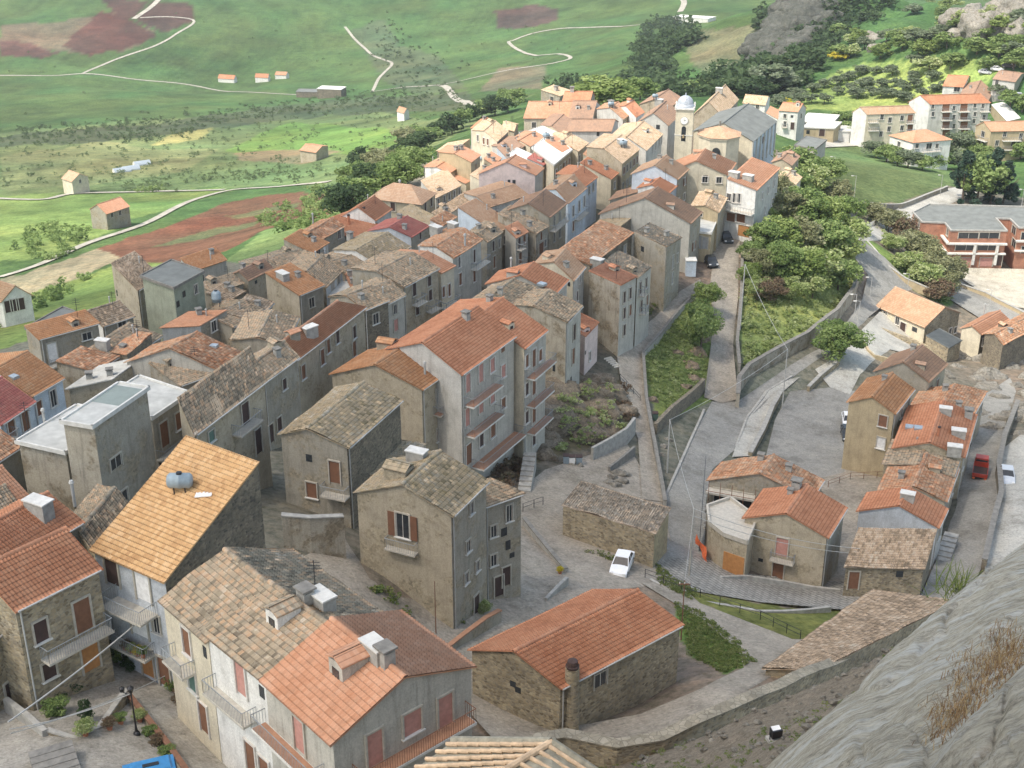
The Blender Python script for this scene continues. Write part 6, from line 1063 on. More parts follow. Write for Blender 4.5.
for i, (x, y, h_, w_, k) in enumerate([(962,203,11,9,'pine'),(976,205,12,9,'green'),(990,205,12,9,'pine'),(1003,203,9,8,'pine')]):
    tree(x, y, h_, w_, k, ['silvery dark conifer at the left of the group behind the brick building', 'broad green tree between the conifers behind the brick building', 'tallest dark conifer behind the brick building', 'smaller dark conifer at the right of the group behind the brick building'][i], group='conifers behind the brick building')
gl = 'bushy trees around the apartment blocks'
for i, (x, y, h_, w_) in enumerate([(876,158,5,6),(886,162,5,6),(897,166,4,5),(908,168,5,6),(922,170,4,6),(936,168,6,7),(955,160,9,8),(966,158,8,8),(975,163,6,7),(960,170,5,7),(1010,108,6,7),(1022,112,6,7),(1000,100,6,6),(845,138,5,7),(840,130,6,7),(850,128,5,6),(1020,160,6,7),(988,168,5,6)]):
    tree(x, y, h_, w_, 'green' if i % 3 else 'olive', 'green bushy tree ' + ('below the white villa' if 870 < x < 945 else 'between the villa and the tan apartment house' if 950 < x < 990 else 'left of the cream apartment block' if x < 860 else 'at the right edge near the apartments'), group=gl)
gl = 'olive trees on the hillside above the apartments'
rg = np.random.default_rng(11)
for x, y in [(779,107),(790,100),(800,96),(812,92),(824,88),(836,86),(847,80),(800,104),(812,103),(823,104),(838,95),(849,92),(860,88),(870,85),(858,98),(871,95),(883,90),(895,86),(880,98),(893,97),(905,92),(917,88),(905,101),(925,98),(936,92),(948,90),(915,80),(930,82),(862,74),(878,74),(893,76)]:
    tree(x+rg.uniform(-2, 2), y, rg.uniform(2.8, 4.2), rg.uniform(4, 6.2), 'olive', 'grey-green olive tree on the grassy hillside, ' + ('above the church' if x < 830 else 'left of the apartment roofs' if x < 880 else 'above the apartment blocks') + (', higher up' if y < 90 else ', lower down'), group=gl)
gl = 'green trees on the rocky hilltop'
for i in range(52):
    x = rg.uniform(835, 1040); y = rg.uniform(2, 72)
    if y < 40-(x-835)*.15 and x < 900: y += 30
    tree(x, y, rg.uniform(4, 6.5), rg.uniform(6, 9), ['green', 'mix', 'lime', 'green', 'olive'][i % 5], 'leafy tree crowded on the rocky hilltop, ' + ('left shoulder of the hill' if x < 900 else 'middle of the hill' if x < 965 else 'right end of the hill'), group=gl)
tree(783, 105, 2.5, 5, 'yel', 'yellow-blossoming bush left of the white balcony house', cat='bush', name='bush'); tree(838, 60, 3, 6, 'yel', 'yellow-blossoming bush on the crest of the rocky hill', cat='bush', name='bush')
for x, y, h_, w_ in ((768,92,11,15), (752,100,8,12), (780,80,9,13), (735,98,7,12)): tree(x, y, h_, w_, 'olive' if x == 768 else 'dark', 'large rounded tree at the foot of the far cliff, ' + ('above the small white house' if x < 760 else 'above the olive trees'), group='trees at the foot of the far cliff')
gl = 'trees on the slope at the left rim of the town'
for i, (x, y) in enumerate([(355,192),(365,182),(378,178),(372,195),(388,190),(395,178),(402,190),(360,170),(385,165),(400,165),(412,172),(415,158),(405,150),(425,150),(432,142),(440,138),(418,140),(452,134),(462,128),(470,122),(482,118),(495,116),(508,112),(350,210),(362,206),(345,220),(515,104),(492,108),(505,100)]):
    k = 'dry' if i in (2, 5, 8, 12) else 'dark' if i % 2 else 'green'
    tree(x, y, rg.uniform(6, 9), rg.uniform(7, 10), k, ('brownish' if k == 'dry' else 'dark' if k == 'dark' else 'mid green') + ' tree on the wooded slope, ' + ('above the pyramid-roofed house' if x < 405 else 'left of the upper town houses' if x < 470 else 'behind the top of the town'), group=gl)
for i, (x, y) in enumerate([(590,102),(575,100),(640,100),(656,96),(700,92),(722,90),(735,92),(760,98)]): tree(x, y, rg.uniform(5, 7), rg.uniform(8, 11), 'dark' if i % 2 else 'green', 'dark tree peeping over the roofs behind ' + ('the round bright tree' if x < 660 else 'the church'), group='trees behind the top of the town')
def bushfield(name, label, cat, pts, kind, hmin, hmax, seed=1, nl=60, where=None):
    """many small clumps in one object: nobody could count them"""
    rg = np.random.default_rng(seed); Vs = []; Qs = []; Cs = []; n0 = 0; px = np.array(pts); P = np.array([hit(a, b) for a, b in px]) if where is None else where
    base = [leaves(nl*2, .11, s+seed, 8) for s in range(4)]
    for i, p in enumerate(P):
        V, Q, c = base[i % 4]; h_ = rg.uniform(hmin, hmax); w_ = h_*rg.uniform(1.0, 1.8); a = rg.uniform(0, 6.28); Rr = np.array([[math.cos(a), -math.sin(a), 0], [math.sin(a), math.cos(a), 0], [0, 0, 1]])
        v = (V@Rr.T)*np.array([w_*.6, w_*.6, h_*.6])+p+np.array([0, 0, h_*.35]); Vs.append(v); Qs.append(Q+n0); Cs.append(np.clip(c*.6+rg.uniform(0, .4), 0, 1)); n0 += len(V)
    C = np.concatenate(Cs); o = npmesh(name, np.vstack(Vs), np.vstack(Qs), [LM[kind]], col=np.repeat(C[:, None], 3, 1)); tag(o, label, cat, None, 'stuff'); return o
def scatter(poly, n, seed):
    rg = np.random.default_rng(seed); p = np.array(poly); mn, mx = p.min(0), p.max(0); out = []
    while len(out) < n:
        q = rg.uniform(mn, mx, (n*3, 2)); q = q[inpoly(q[:, 0], q[:, 1], poly)]; out += list(map(tuple, q))
    return out[:n]
def along(pts, n, jit, seed):
    rg = np.random.default_rng(seed); p = np.array(pts, float); t = rg.uniform(0, len(p)-1.001, n); i = t.astype(int); f = (t-i)[:, None]; q = p[i]*(1-f)+p[i+1]*f+rg.normal(size=(n, 2))*np.array(jit); return list(map(tuple, q))
bushfield('pine_wood', 'dark pine wood on the hillside behind the church', 'wood', scatter([(640,30), (668,22), (692,30), (700,42), (680,52), (672,66), (650,88), (630,86), (632,60), (640,48)], 110, 1)+scatter([(560,88), (630,88), (700,86), (780,70), (790,92), (690,98), (560,98)], 90, 2), 'dark', 7, 11, 3)
bushfield('pine_wood', 'dark wood below the far rocky cliff', 'wood', scatter([(755,20), (800,-5), (880,-8), (900,15), (850,35), (820,60), (790,90), (750,80), (765,40)], 130, 4), 'dark', 6, 10, 5)
bushfield('cliff_scrub', 'green scrub growing over the far rocky cliff', 'scrub', scatter([(755,66), (770,26), (800,-5), (840,0), (830,40), (800,75)], 260, 61), 'dark', 2.5, 6.5, 62)
bushfield('hedge', 'dark scrub along the stream across the valley', 'scrub', along([(0,135), (60,132), (110,128), (150,125), (210,118), (260,112), (310,108), (350,100), (400,100), (460,98)], 420, (9, 4.5), 6)+along([(110,140), (150,138), (200,128)], 60, (6, 4), 7)+along([(380,18), (392,40), (402,55), (430,60), (450,65)], 80, (10, 6), 8)+scatter([(385,20), (400,60), (440,70), (450,95), (400,92), (370,60)], 70, 28), 'forest', 1.5, 3.4, 9)
bushfield('scrub', 'grey-green scrub scattered over the valley fields', 'scrub', scatter([(0,140), (240,110), (420,100), (500,105), (430,150), (340,180), (250,180), (0,190)], 650, 10)+along([(130,190), (180,180), (230,178), (300,175)], 80, (8, 4), 11)+scatter([(300,60), (600,15), (560,60), (420,80)], 40, 12)+scatter([(0,0), (300,0), (340,60), (0,120)], 24, 13), 'scrubl', .8, 2.6, 14, 40)
bushfield('scrub', 'green scrub on the slope around the orange-roofed farmhouse', 'scrub', scatter([(20,235), (60,220), (90,230), (60,262), (10,262)], 60, 15)+scatter([(250,225), (300,195), (360,180), (420,150), (450,160), (380,200), (300,235)], 150, 16)+scatter([(0,330), (60,300), (100,270), (60,290), (0,305)], 25, 17)+along([(135,192), (165,190)], 10, (3, 1), 18), 'green', 1.5, 3.5, 19)
bushfield('undergrowth', 'tangled undergrowth at the foot of the retaining-wall trees', 'undergrowth', scatter([(745,372), (740,300), (750,220), (800,190), (850,230), (858,272), (845,302), (800,340)], 600, 20)+scatter([(860,215), (880,215), (960,290), (945,305), (905,275)], 130, 21), 'mix', .5, 1.5, 22, 50)
bushfield('undergrowth', 'grass and weeds on the bank between the paths', 'grass', scatter([(645,355), (690,305), (708,320), (704,392), (665,412), (652,400)], 420, 23), 'mix', .3, .9, 24)
bpy.context.view_layer.update(); _dg = bpy.context.evaluated_depsgraph_get()
def onscene(pts): return np.array([np.array(S.ray_cast(_dg, Vector(CAM), Vector(ray(a, b)))[1]) for a, b in pts])
bushfield('undergrowth', 'weeds growing over the brown rocks below the tall pale house', 'weeds', scatter([(545,400), (585,378), (625,385), (634,430), (590,452), (545,460), (520,470), (525,440)], 170, 25)+scatter([(480,470), (515,450), (520,480), (495,490)], 50, 26), 'mix', .4, 1.2, 27, 60, where=onscene(scatter([(562,398), (585,384), (618,390), (626,428), (590,446), (556,454)], 75, 25)))
bushfield('undergrowth', 'reddish scrub under the terrace of the apartment row', 'scrub', scatter([(485,475), (515,448), (522,478), (500,492)], 50, 36)+scatter([(590,385), (630,390), (632,425), (600,430)], 30, 37), 'red', .8, 1.8, 38)
bushfield('grass', 'long green grass on the verge beside the bright orange-red roof', 'grass', scatter([(676,605), (700,612), (740,645), (754,662), (725,674), (690,655)], 800, 29)+scatter([(655,562), (672,578), (700,592), (690,600), (660,585)], 250, 30), 'rushy', .2, .55, 31, 40)
bushfield('weeds', 'green weeds along the foot of the castle wall', 'weeds', along([(620,760), (700,735), (760,705)], 60, (8, 4), 33)+along([(585,552), (612,560)], 10, (2, 1), 34)+along([(372,590), (390,600), (440,640), (480,600)], 14, (2, 1), 35)+along([(628,335), (640,322), (655,305), (676,290)], 30, (2, 1), 39), 'rushy', .4, 1.0, 32, 40)
# grass tufts on the foreground rock (rooted in the built rock surface)
def tufts(name, label, cat, pts, n, ln, kind, seed, spread=.4, wid=.012):
    rg = np.random.default_rng(seed); X = RP.reshape(-1, 3); qx, qy = proj(X); V = []; C = []
    for px, py in pts:
        k = np.argmin((qx-px)**2+(qy-py)**2); c = X[k]; a = rg.uniform(0, 6.28, n); tilt = rg.uniform(.3, 1.25, n); b = c+np.column_stack([rg.normal(0, spread, (n, 2)), np.full(n, -.05)]); L_ = ln*rg.uniform(.5, 1.2, n)
        tip = b+np.column_stack([np.cos(a)*np.sin(tilt), np.sin(a)*np.sin(tilt), np.cos(tilt)])*L_[:, None]; mid = (b+tip)/2+np.array([0, 0, .04]); s = np.column_stack([-np.sin(a), np.cos(a), np.zeros(n)])*wid; V.append(np.stack([b-s, b+s, mid+s*.8, mid-s*.8, mid-s*.8, mid+s*.8, tip+s*.2, tip-s*.2], 1).reshape(-1, 3)); C.append(np.repeat(rg.uniform(0, 1, n), 8))
    V = np.vstack(V); C = np.concatenate(C); o = npmesh(name, V, np.arange(len(V)).reshape(-1, 4), [LM[kind]], col=np.repeat(C[:, None], 3, 1)); tag(o, label, cat, None, 'stuff')
tufts('dry_grass', 'dry straw-brown grass growing in a hollow of the foreground rock', 'grass', scatter([(985,640), (1030,612), (1035,665), (1000,700), (965,735), (942,742), (945,705), (965,668)], 110, 51), 40, .16, 'straw', 52, .16, .005)
tufts('dry_grass', 'thin green weeds on the edge of the foreground rock', 'grass', [(955,590), (958,588), (950,595), (962,585)], 40, .6, 'rushy', 53, .25, .012)

_pk = np.array([k for k in _rg.choice(_ok, 500) if vnoise(_sv[k:k+1, 0], _sv[k:k+1, 1], 7, 5)[0] > .02 or _sx[k] < 700])
bushfield('weeds', 'tufts of green and straw weeds over the stony slope below the castle wall', 'weeds', [(0, 0)], 'rushy', .15, .55, 71, 30, where=_sv[_pk])
# ------------------------------------------------------------------ vehicles
def car(pf, pr, label, paint, L_=4.1, Wd=1.66, group=None, P=None, yaw=None):
    a, b = hit(*pf), hit(*pr); d = a-b; yw = math.atan2(d[1], d[0]) if yaw is None else yaw; c = (a+b)/2; c[2] = GT(c[0], c[1])+.12; rt = empty('parked_car', c, yw); tag(rt, label, 'car', group)
    k = L_/4.1; prof = [(-2.0, .32), (-2.05, .6), (-1.98, .86), (-1.5, .92), (-.9, .93), (.75, .9), (1.45, .82), (1.95, .66), (2.04, .45), (2.0, .3), (1.6, .24), (-1.6, .24)]; mb = MB(); rows = []
    for y, s, zc in ((-1, .93, .0), (-.93, .985, 0), (-.5, 1, .03), (0, 1, .04), (.5, 1, .03), (.93, .985, 0), (1, .93, .0)): rows.append([(x*s*k, y*Wd/2, z+(zc if z > .8 else 0)) for x, z in prof]+[(prof[0][0]*s*k, y*Wd/2, prof[0][1])])
    X = np.array(rows); mb.grid(X, paint); mb.poly(X[0][:-1], paint); mb.poly(X[-1][:-1][::-1], paint); mb.build('body', rt)
    gb = [(-1.55, .9), (-1.05, 1.36), (.15, 1.4), (.85, .9)]; mb = MB(); rf = MB(); s0, s1 = Wd/2*.93, Wd/2*.74
    q = [[(x*k, y*(s0 if z < 1 else s1), z) for x, z in gb] for y in (-1, 1)]
    mb.poly([q[0][0], q[0][3], q[0][2], q[0][1]], M['glass']); mb.poly(q[1], M['glass']); mb.poly([q[0][0], q[0][1], q[1][1], q[1][0]], M['glass']); mb.poly([q[0][2], q[0][3], q[1][3], q[1][2]], M['glass']); mb.build('windows', rt)
    rf.box((-.45*k, 0, 1.4), 1.3*k, s1*2+.06, .06, paint)
    for y in (-1, 1):
        for i, j in ((0, 1), (2, 3)): rf.tube(np.array(q[(y+1)//2][i])*[1, 1.01, 1], np.array(q[(y+1)//2][j])*[1, 1.01, 1], .045, paint, seg=5)
        rf.tube((-.42*k, y*s0*1.01, .9), (-.42*k, y*s1*1.02, 1.38), .04, paint, seg=5)
    rf.build('roof', rt)
    for x in (-1.28, 1.3):
        for y in (-1, 1):
            mb = MB(); mb.tube((x*k, y*(Wd/2-.16), .3), (x*k, y*(Wd/2+.02), .3), .3, M['tire'], seg=14); w = mb.build('wheel', rt); mb = MB(); mb.tube((x*k, y*(Wd/2+.021), .3), (x*k, y*(Wd/2+.03), .3), .17, M['pipe'], seg=10); mb.build('rim', w)
    for y in (-1, 1):
        mb = MB(); mb.box((1.9*k, y*.6, .66), .22, .34, .13, M['whitem']); mb.build('headlight', rt); mb = MB(); mb.box((-1.96*k, y*.62, .74), .1, .28, .16, M['redm']); mb.build('taillight', rt)
    return rt
SILV = plain('silver_paint', (.6, .63, .66), .3, .2, .05); WHT = plain('white_paint', (.78, .79, .8), .3, 0, .04); DRK = plain('dark_paint', (.04, .045, .05), .25, 0, .1)
car((614, 581), (629, 560), 'white sedan parked between the stone shed and the bright orange-red roof', WHT)
car((1009, 489), (1003, 472), 'silver-white saloon parked on the upper lane at the right edge', SILV)
car((730, 246), (722, 237), 'dark car with pale bonnet parked under the tall white house at the ramp top', DRK)
car((713, 269), (709, 262), 'small dark car beside the cobbled ramp, left side', DRK, 3.6)
car((849, 430), (847, 420), 'white car half hidden by the ochre house at the car park edge', WHT); car((849, 443), (846, 433), 'dark car half hidden by the ochre house at the car park edge', DRK)
for i, (x, y, m) in enumerate([(985,74,SILV),(997,71,WHT),(1008,68,DRK),(1018,66,WHT),(1012,100,WHT),(1020,98,SILV),(812,150,WHT),(1018,240,WHT),(352,182,WHT)]):
    car((x+3, y-.6), (x-3, y+.6), ['silver car parked on the hill road behind the apartment roofs', 'white car on the hill road, left of a dark one', 'dark car in the row on the hill road', 'white car at the right end of the row on the hill road', 'white car beside the trees right of the four-storey block', 'silver car at the right edge near the four-storey block', 'white car parked behind the church near the grey flat roof', 'white car beside the brick building at the right edge', 'pale car on the field road beside the wooded slope'][i], m)
def truck():
    a, b = hit(981, 464), hit(978, 488); d = a-b; c = (a+b)/2; c[2] = GT(c[0], c[1])+.12; rt = empty('pickup_truck', c, math.atan2(d[1], d[0])); tag(rt, 'small red open-bed truck driving up the narrow street', 'truck')
    mb = MB(); mb.box((1.35, 0, .95), 1.1, 1.55, 1.25, M['redm'], taper=.86); mb.build('cab', rt); mb = MB(); mb.box((.80, 0, 1.2), .06, 1.2, .45, M['glass']); mb.box((1.90, 0, 1.2), .06, 1.2, .45, M['glass']); mb.build('windows', rt)
    mb = MB(); mb.box((-.55, 0, .6), 2.5, 1.55, .12, M['dwood'])
    for y in (-1, 1): mb.box((-.55, y*.76, .85), 2.5, .05, .42, M['redm'])
    mb.box((-1.79, 0, .85), .05, 1.5, .42, M['redm']); mb.box((.68, 0, .95), .05, 1.5, .6, M['redm']); mb.build('bed', rt)
    for x in (-1.1, 1.3):
        for y in (-1, 1): mb = MB(); mb.tube((x, y*.55, .3), (x, y*.74, .3), .3, M['tire'], seg=14); mb.build('wheel', rt)
    for y in (-1, 1): mb = MB(); mb.box((-1.85, y*.6, .5), .06, .25, .14, M['orangen']); mb.build('taillight', rt)
    rt.scale = (1.12, 1.12, 1.12)
truck()
c = hit(152, 788); rt = empty('blue_van', c, math.radians(20)); tag(rt, 'small bright blue van whose roof shows at the bottom edge of the courtyard', 'van')
mb = MB(); mb.box((0, 0, .95), 3.0, 1.4, 1.1, M['bluem'], taper=.93); mb.build('body', rt); mb = MB(); mb.box((.1, 0, 1.56), 2.3, 1.2, .14, M['bluem'], taper=.9); mb.box((.1, 0, 1.65), .9, .25, .05, M['black']); mb.build('roof', rt)
for x in (-1, 1):
    for y in (-1, 1): mb = MB(); mb.tube((x, y*.5, .28), (x, y*.7, .28), .28, M['tire'], seg=12); mb.build('wheel', rt)
mb = MB(); mb.box((1.46, 0, 1.15), .06, 1.1, .45, M['glass']); mb.build('windscreen', rt)
# ------------------------------------------------------------------ tanks standing on roofs
def tank(hs, px, py, kind, label, mat='greyblue', r=.5, L_=1.3, dz=.35):
    P = hs.roofpt(px, py) if hs else hit(px, py); rt = empty('water_tank', P); tag(rt, label, 'water tank'); mb = MB(); m = M[mat]
    if kind == 'h':
        mb.lathe((0, 0, 0), [(0, -L_/2-.12), (r*.7, -L_/2-.06), (r, -L_/2+.1), (r, -.1), (r+.03, -.08), (r+.03, .08), (r, .1), (r, L_/2-.1), (r*.7, L_/2+.06), (0, L_/2+.12)], m, 18); mb.v = [(v[2], v[1], v[0]+r+dz) for v in mb.v]; mb.build('barrel', rt, True); mb = MB(); mb.lathe((0, 0, 2*r+dz-.02), [(.2, 0), (.2, .12), (0, .14)], M['black'], 12); mb.build('lid', rt)
    elif kind == 'v':
        mb.lathe((0, 0, dz), [(0, 0), (r, 0), (r, L_*.3), (r+.03, L_*.33), (r, L_*.36), (r, L_*.8), (r*.6, L_), (0, L_+.05)], m, 16); mb.build('barrel', rt, True); mb = MB(); mb.lathe((0, 0, dz+L_), [(.22, 0), (.22, .12), (0, .14)], M['black'], 12); mb.build('lid', rt)
    else:
        mb.lathe((0, 0, r+dz), [(r*math.sin(a), -r*math.cos(a)) for a in np.linspace(0.02, 3.12, 12)], m, 18); mb.build('barrel', rt, True)
    mb = MB()
    for x in (-1, 1):
        for y in (-1, 1): mb.tube((x*r*.7, y*r*.6, -.2), (x*r*.7, y*r*.6, dz+.15), .05, M['iron'], seg=5)
    mb.build('stand', rt); return rt
tank(YH, 181, 492, 'h', 'large grey horizontal water tank on the yellow-orange tiled roof', r=.52, L_=1.5)
mb = MB(); P = YH.roofpt(204, 497); mb.box((0, 0, .2), 1.1, .6, .06, M['whitem'], (1, 0, .1)); o = mb.build('roof_hatch'); o.location = P; tag(o, 'white roof hatch lying open beside the large grey tank', 'hatch')
tank(RS, 217, 304, 'v', 'blue-grey upright water tank on the dark grey house', r=.6, L_=1.4)
bpy.context.view_layer.update(); DG = bpy.context.evaluated_depsgraph_get()
def tk(px, py, kind, label, h, **k):
    class Q: pass
    q = Q(); d_ = Vector(ray(px, py)); r_ = S.ray_cast(DG, Vector(CAM), d_); P = np.array(r_[1]) if r_[0] else hit(px, py, h); 
    if r_[0] and r_[2].z < .5: P = P+np.array([0, 0, .0]); q.roofpt = lambda a, b: P; return tank(q, px, py, kind, label, **k)
tk(417, 252, 's', 'round blue-grey ball-shaped water tank beside the bright orange strip roof', 9.2, r=.75, dz=.1)
tk(529, 266, 'v', 'large pale grey upright tank on the red ribbed roof', 11, r=.75, L_=1.5)
tk(540, 282, 'h', 'small blue-white tank with slab on the old grey tiles of the tall house', 11.3, r=.35, L_=1.2)
tk(258, 258, 'h', 'dark green horizontal tank on the dull brown roofs near the field', 5.2, r=.6, L_=1.4)
tk(165, 268, 'h', 'dark horizontal tank on top of the green-grey block', 9.5, r=.5, L_=1.8)
tk(203, 262, 'h', 'dark box-like tank on the flat red-brown roof by the ploughed field', 5.6, r=.4, L_=1.8)
tk(102, 338, 'h', 'green-grey tank on the small rubble house roof', 5.3, r=.4, L_=1.4)
tk(481, 161, 's', 'light blue ball tank beside the yellow upper house', 5.5, r=.5, dz=.1)
for x, y, l in ((546,139,'grey tank above the sunlit white terrace'),(623,147,'round tank on the wide tan roof'),(658,106,'tank on the brick-red roof left of the bell tower'),(611,107,'dark tank on the roof right of the round bright tree'),(661,160,'dish-like tank under the bell tower'),(655,99,'grey tank on the roof behind the pale gable')): tk(x, y, 'h', l, 6.5, r=.45, L_=1.2)
# ------------------------------------------------------------------ poles, lamps, cables
TOP = {}
def pole(px, py, h, label, key=None, mat='pipe', r=.1, arm=None, name='utility_pole', cat='pole', group=None):
    P = hit(px, py); rt = empty(name, P); tag(rt, label, cat, group); mb = MB(); mb.tube((0, 0, -.4), (0, 0, h), r, M[mat], r*.6, 8); mb.build('post', rt); TOP[key] = P+np.array([0, 0, h])
    if arm == 'lamp':
        mb = MB(); mb.tube((0, 0, h-.05), (-.7, -.2, h+.1), .035, M[mat], seg=5); mb.build('arm', rt); mb = MB(); mb.box((-.9, -.25, h+.08), .5, .22, .12, M['pale']); mb.build('lamp_head', rt)
    if arm == 'lantern':
        mb = MB(); mb.lathe((0, 0, h), [(.05, 0), (.1, .05), (.2, .35), (.22, .4), (.06, .55), (0, .6)], M['black'], 8); mb.build('lantern', rt); mb = MB(); mb.tube((0, 0, h-.15), (-.5, 0, h+.1), .03, M['black'], seg=5); mb.lathe((-.5, 0, h+.1), [(.04, 0), (.14, .05), (.17, .3), (.05, .4)], M['black'], 8); mb.build('side_lantern', rt); mb = MB(); mb.lathe((0, 0, 0), [(.22, 0), (.2, .2), (.1, .3), (.07, .7)], M['black'], 10); mb.build('base', rt)
    if arm == 'cross': mb = MB(); mb.box((0, 0, h-.4), 1.0, .08, .1, M[mat]); [mb.lathe((x, 0, h-.35), [(.05, 0), (.06, .1), (.03, .18)], M['pale'], 6) for x in (-.4, 0, .4)]; mb.build('crossarm', rt)
    return rt
pole(782, 409, 9.0, 'tall thin grey pole at the edge of the sidewalk and car park', 'a'); pole(740, 330, 10.5, 'tallest pale pole standing beside the cobbled ramp', 'b', r=.12); pole(689.5, 576, 7.6, 'pale concrete pole in front of the curved garage block', 'c', 'conc', .12); pole(667, 473, 7.0, 'pole beside the rubble at the upper edge of the main road', 'd')
pole(871, 588, 4.6, 'pale pole with spiky cross-piece before the low rubble house', 'e', 'conc', .11, 'cross'); pole(137, 735, 3.1, 'black cast-iron street lamp with two lanterns in the courtyard', 'f', 'black', .07, 'lantern', 'street_lamp', 'street lamp'); pole(436, 634, 5.0, 'thin rusty pole beside the corner of the shuttered house', 'g', 'rust', .05)
pole(681, 640, 6.0, 'thin pole with small cross-piece at the corner of the bright orange-red roof', 'h', 'rust', .06, 'cross')
for i, (x, y, h_) in enumerate([(833,178,5),(854,198,5),(940,196,5),(854,320,4.5),(906,300,5),(857,330,5),(1020,215,6),(870,296,3.5),(989,310,4)]): pole(x, y, h_, ['street lamp on the left side of the green bank','street lamp at the foot of the green bank','street lamp beside the upper road','street lamp near the bushy lone tree','white street lamp behind the long cream house','second street lamp in front of the retaining wall','street lamp by the brick building at the right edge','short lamp at the bend of the road','lamp post above the side road'][i], None, 'pipe', .07, 'lamp', 'street_lamp', 'street lamp')
def cable(a, b, label, r=.02, sag=.6):
    a, b = np.array(a), np.array(b); mb = MB(); n = 14; P = [a+(b-a)*t-np.array([0, 0, sag*4*t*(1-t)]) for t in np.linspace(0, 1, n)]
    for p, q in zip(P, P[1:]): mb.tube(p-a, q-a, r, M['pipe'], seg=4)
    o = mb.build('power_cable'); o.location = a; tag(o, label, 'cable')
cable(TOP['a'], TOP['b'], 'cable between the sidewalk pole and the tall ramp pole', .03); cable(TOP['a'], TOP['d'], 'cable from the sidewalk pole across the main road', .025)
cable(TOP['d'], TOP['c'], 'cable running down the main road between two poles', .025); cable(TOP['c'], TOP['e'], 'cable across the front of the beige balcony-door house', .03, .9); cable(TOP['c']-[0,0,.8], TOP['e']-[0,0,.6], 'lower cable across the front of the beige balcony-door house', .03, .9)
cable(TOP['h'], TOP['c'], 'cable from the bright orange-red roof corner to the garage block pole', .02)
yc = YH.facade('L')[0][:2]; q1 = np.array([*(YH.b-(YH.b-YH.a)*.35), YH.ze-3.5]); q0 = at_dist(8, 722, 84)
cable(q0, q1, 'thick pale cable slung over the courtyard from lower left to the yellow-roofed house', .05, .2); cable(q0-[0,0,.5], TOP['f'], 'pale cable from the lower left corner to the black street lamp', .03, .3); cable(q0-[0,0,.8], hit(165,676,1.5), 'low pale cable across the courtyard', .03, .3)
def railing(pts, h, label, name='railing', mat='iron', gap=1.6):
    P = [hit(a, b) for a, b in pts]; mb = MB(); o = P[0]
    for a, b in zip(P, P[1:]):
        L_ = np.linalg.norm(b-a); n = max(1, int(L_/gap)); pr = None
        for i in range(n+1):
            q = a+(b-a)*i/n; q[2] = GT(q[0], q[1]); mb.tube(q-o, q-o+[0,0,h], .035, M[mat], seg=5)
            if pr is not None:
                for z in (h, h*.55): mb.tube(pr-o+[0,0,z], q-o+[0,0,z], .025, M[mat], seg=5)
            pr = q
    ob = mb.build(name); ob.location = o; tag(ob, label, 'railing')
railing([(645,578), (700,598), (760,620), (800,640)], 1.0, 'thin iron railing between the curved path and the grass triangle'); railing([(523,512), (534,508), (543,505)], 1.0, 'short railing at the head of the square beside the annex'); railing([(640,402), (620,380)], .9, 'thin handrail beside the white-edged steps')
railing([(828,488), (850,480), (890,478)], 1.0, 'rusty pipe railing at the lower edge of the car park', mat='rust')
# netting of the building site
a, b = hit(699, 552), hit(703, 500); mb = MB(); d = (b-a); Ln = np.linalg.norm(d[:2]); dd = np.array([d[0], d[1], 0])/Ln; mb.box(np.array([d[0]/2, d[1]/2, 1.6]), Ln, .05, 3.4, M['black'], dd, (-dd[1], dd[0], 0)); o = mb.build('debris_net'); o.location = a; tag(o, 'black debris net hung along the left side of the house under repair', 'net')
a, b = hit(707, 563), hit(696, 548); mb = MB(); d = b-a; Ln = np.linalg.norm(d[:2]); dd = np.array([d[0], d[1], 0])/Ln; X = np.array([[np.array([d[0]*t, d[1]*t, z+.12*math.sin(9*t)])+np.array([-dd[1], dd[0], 0])*.15*math.sin(7*t+z*2) for t in np.linspace(0, 1, 12)] for z in (0, .5, 1.2)]); mb.grid(X, M['orangen']); o = mb.build('safety_net'); o.location = a; tag(o, 'bright orange plastic safety net at the corner of the curved garage block', 'net')
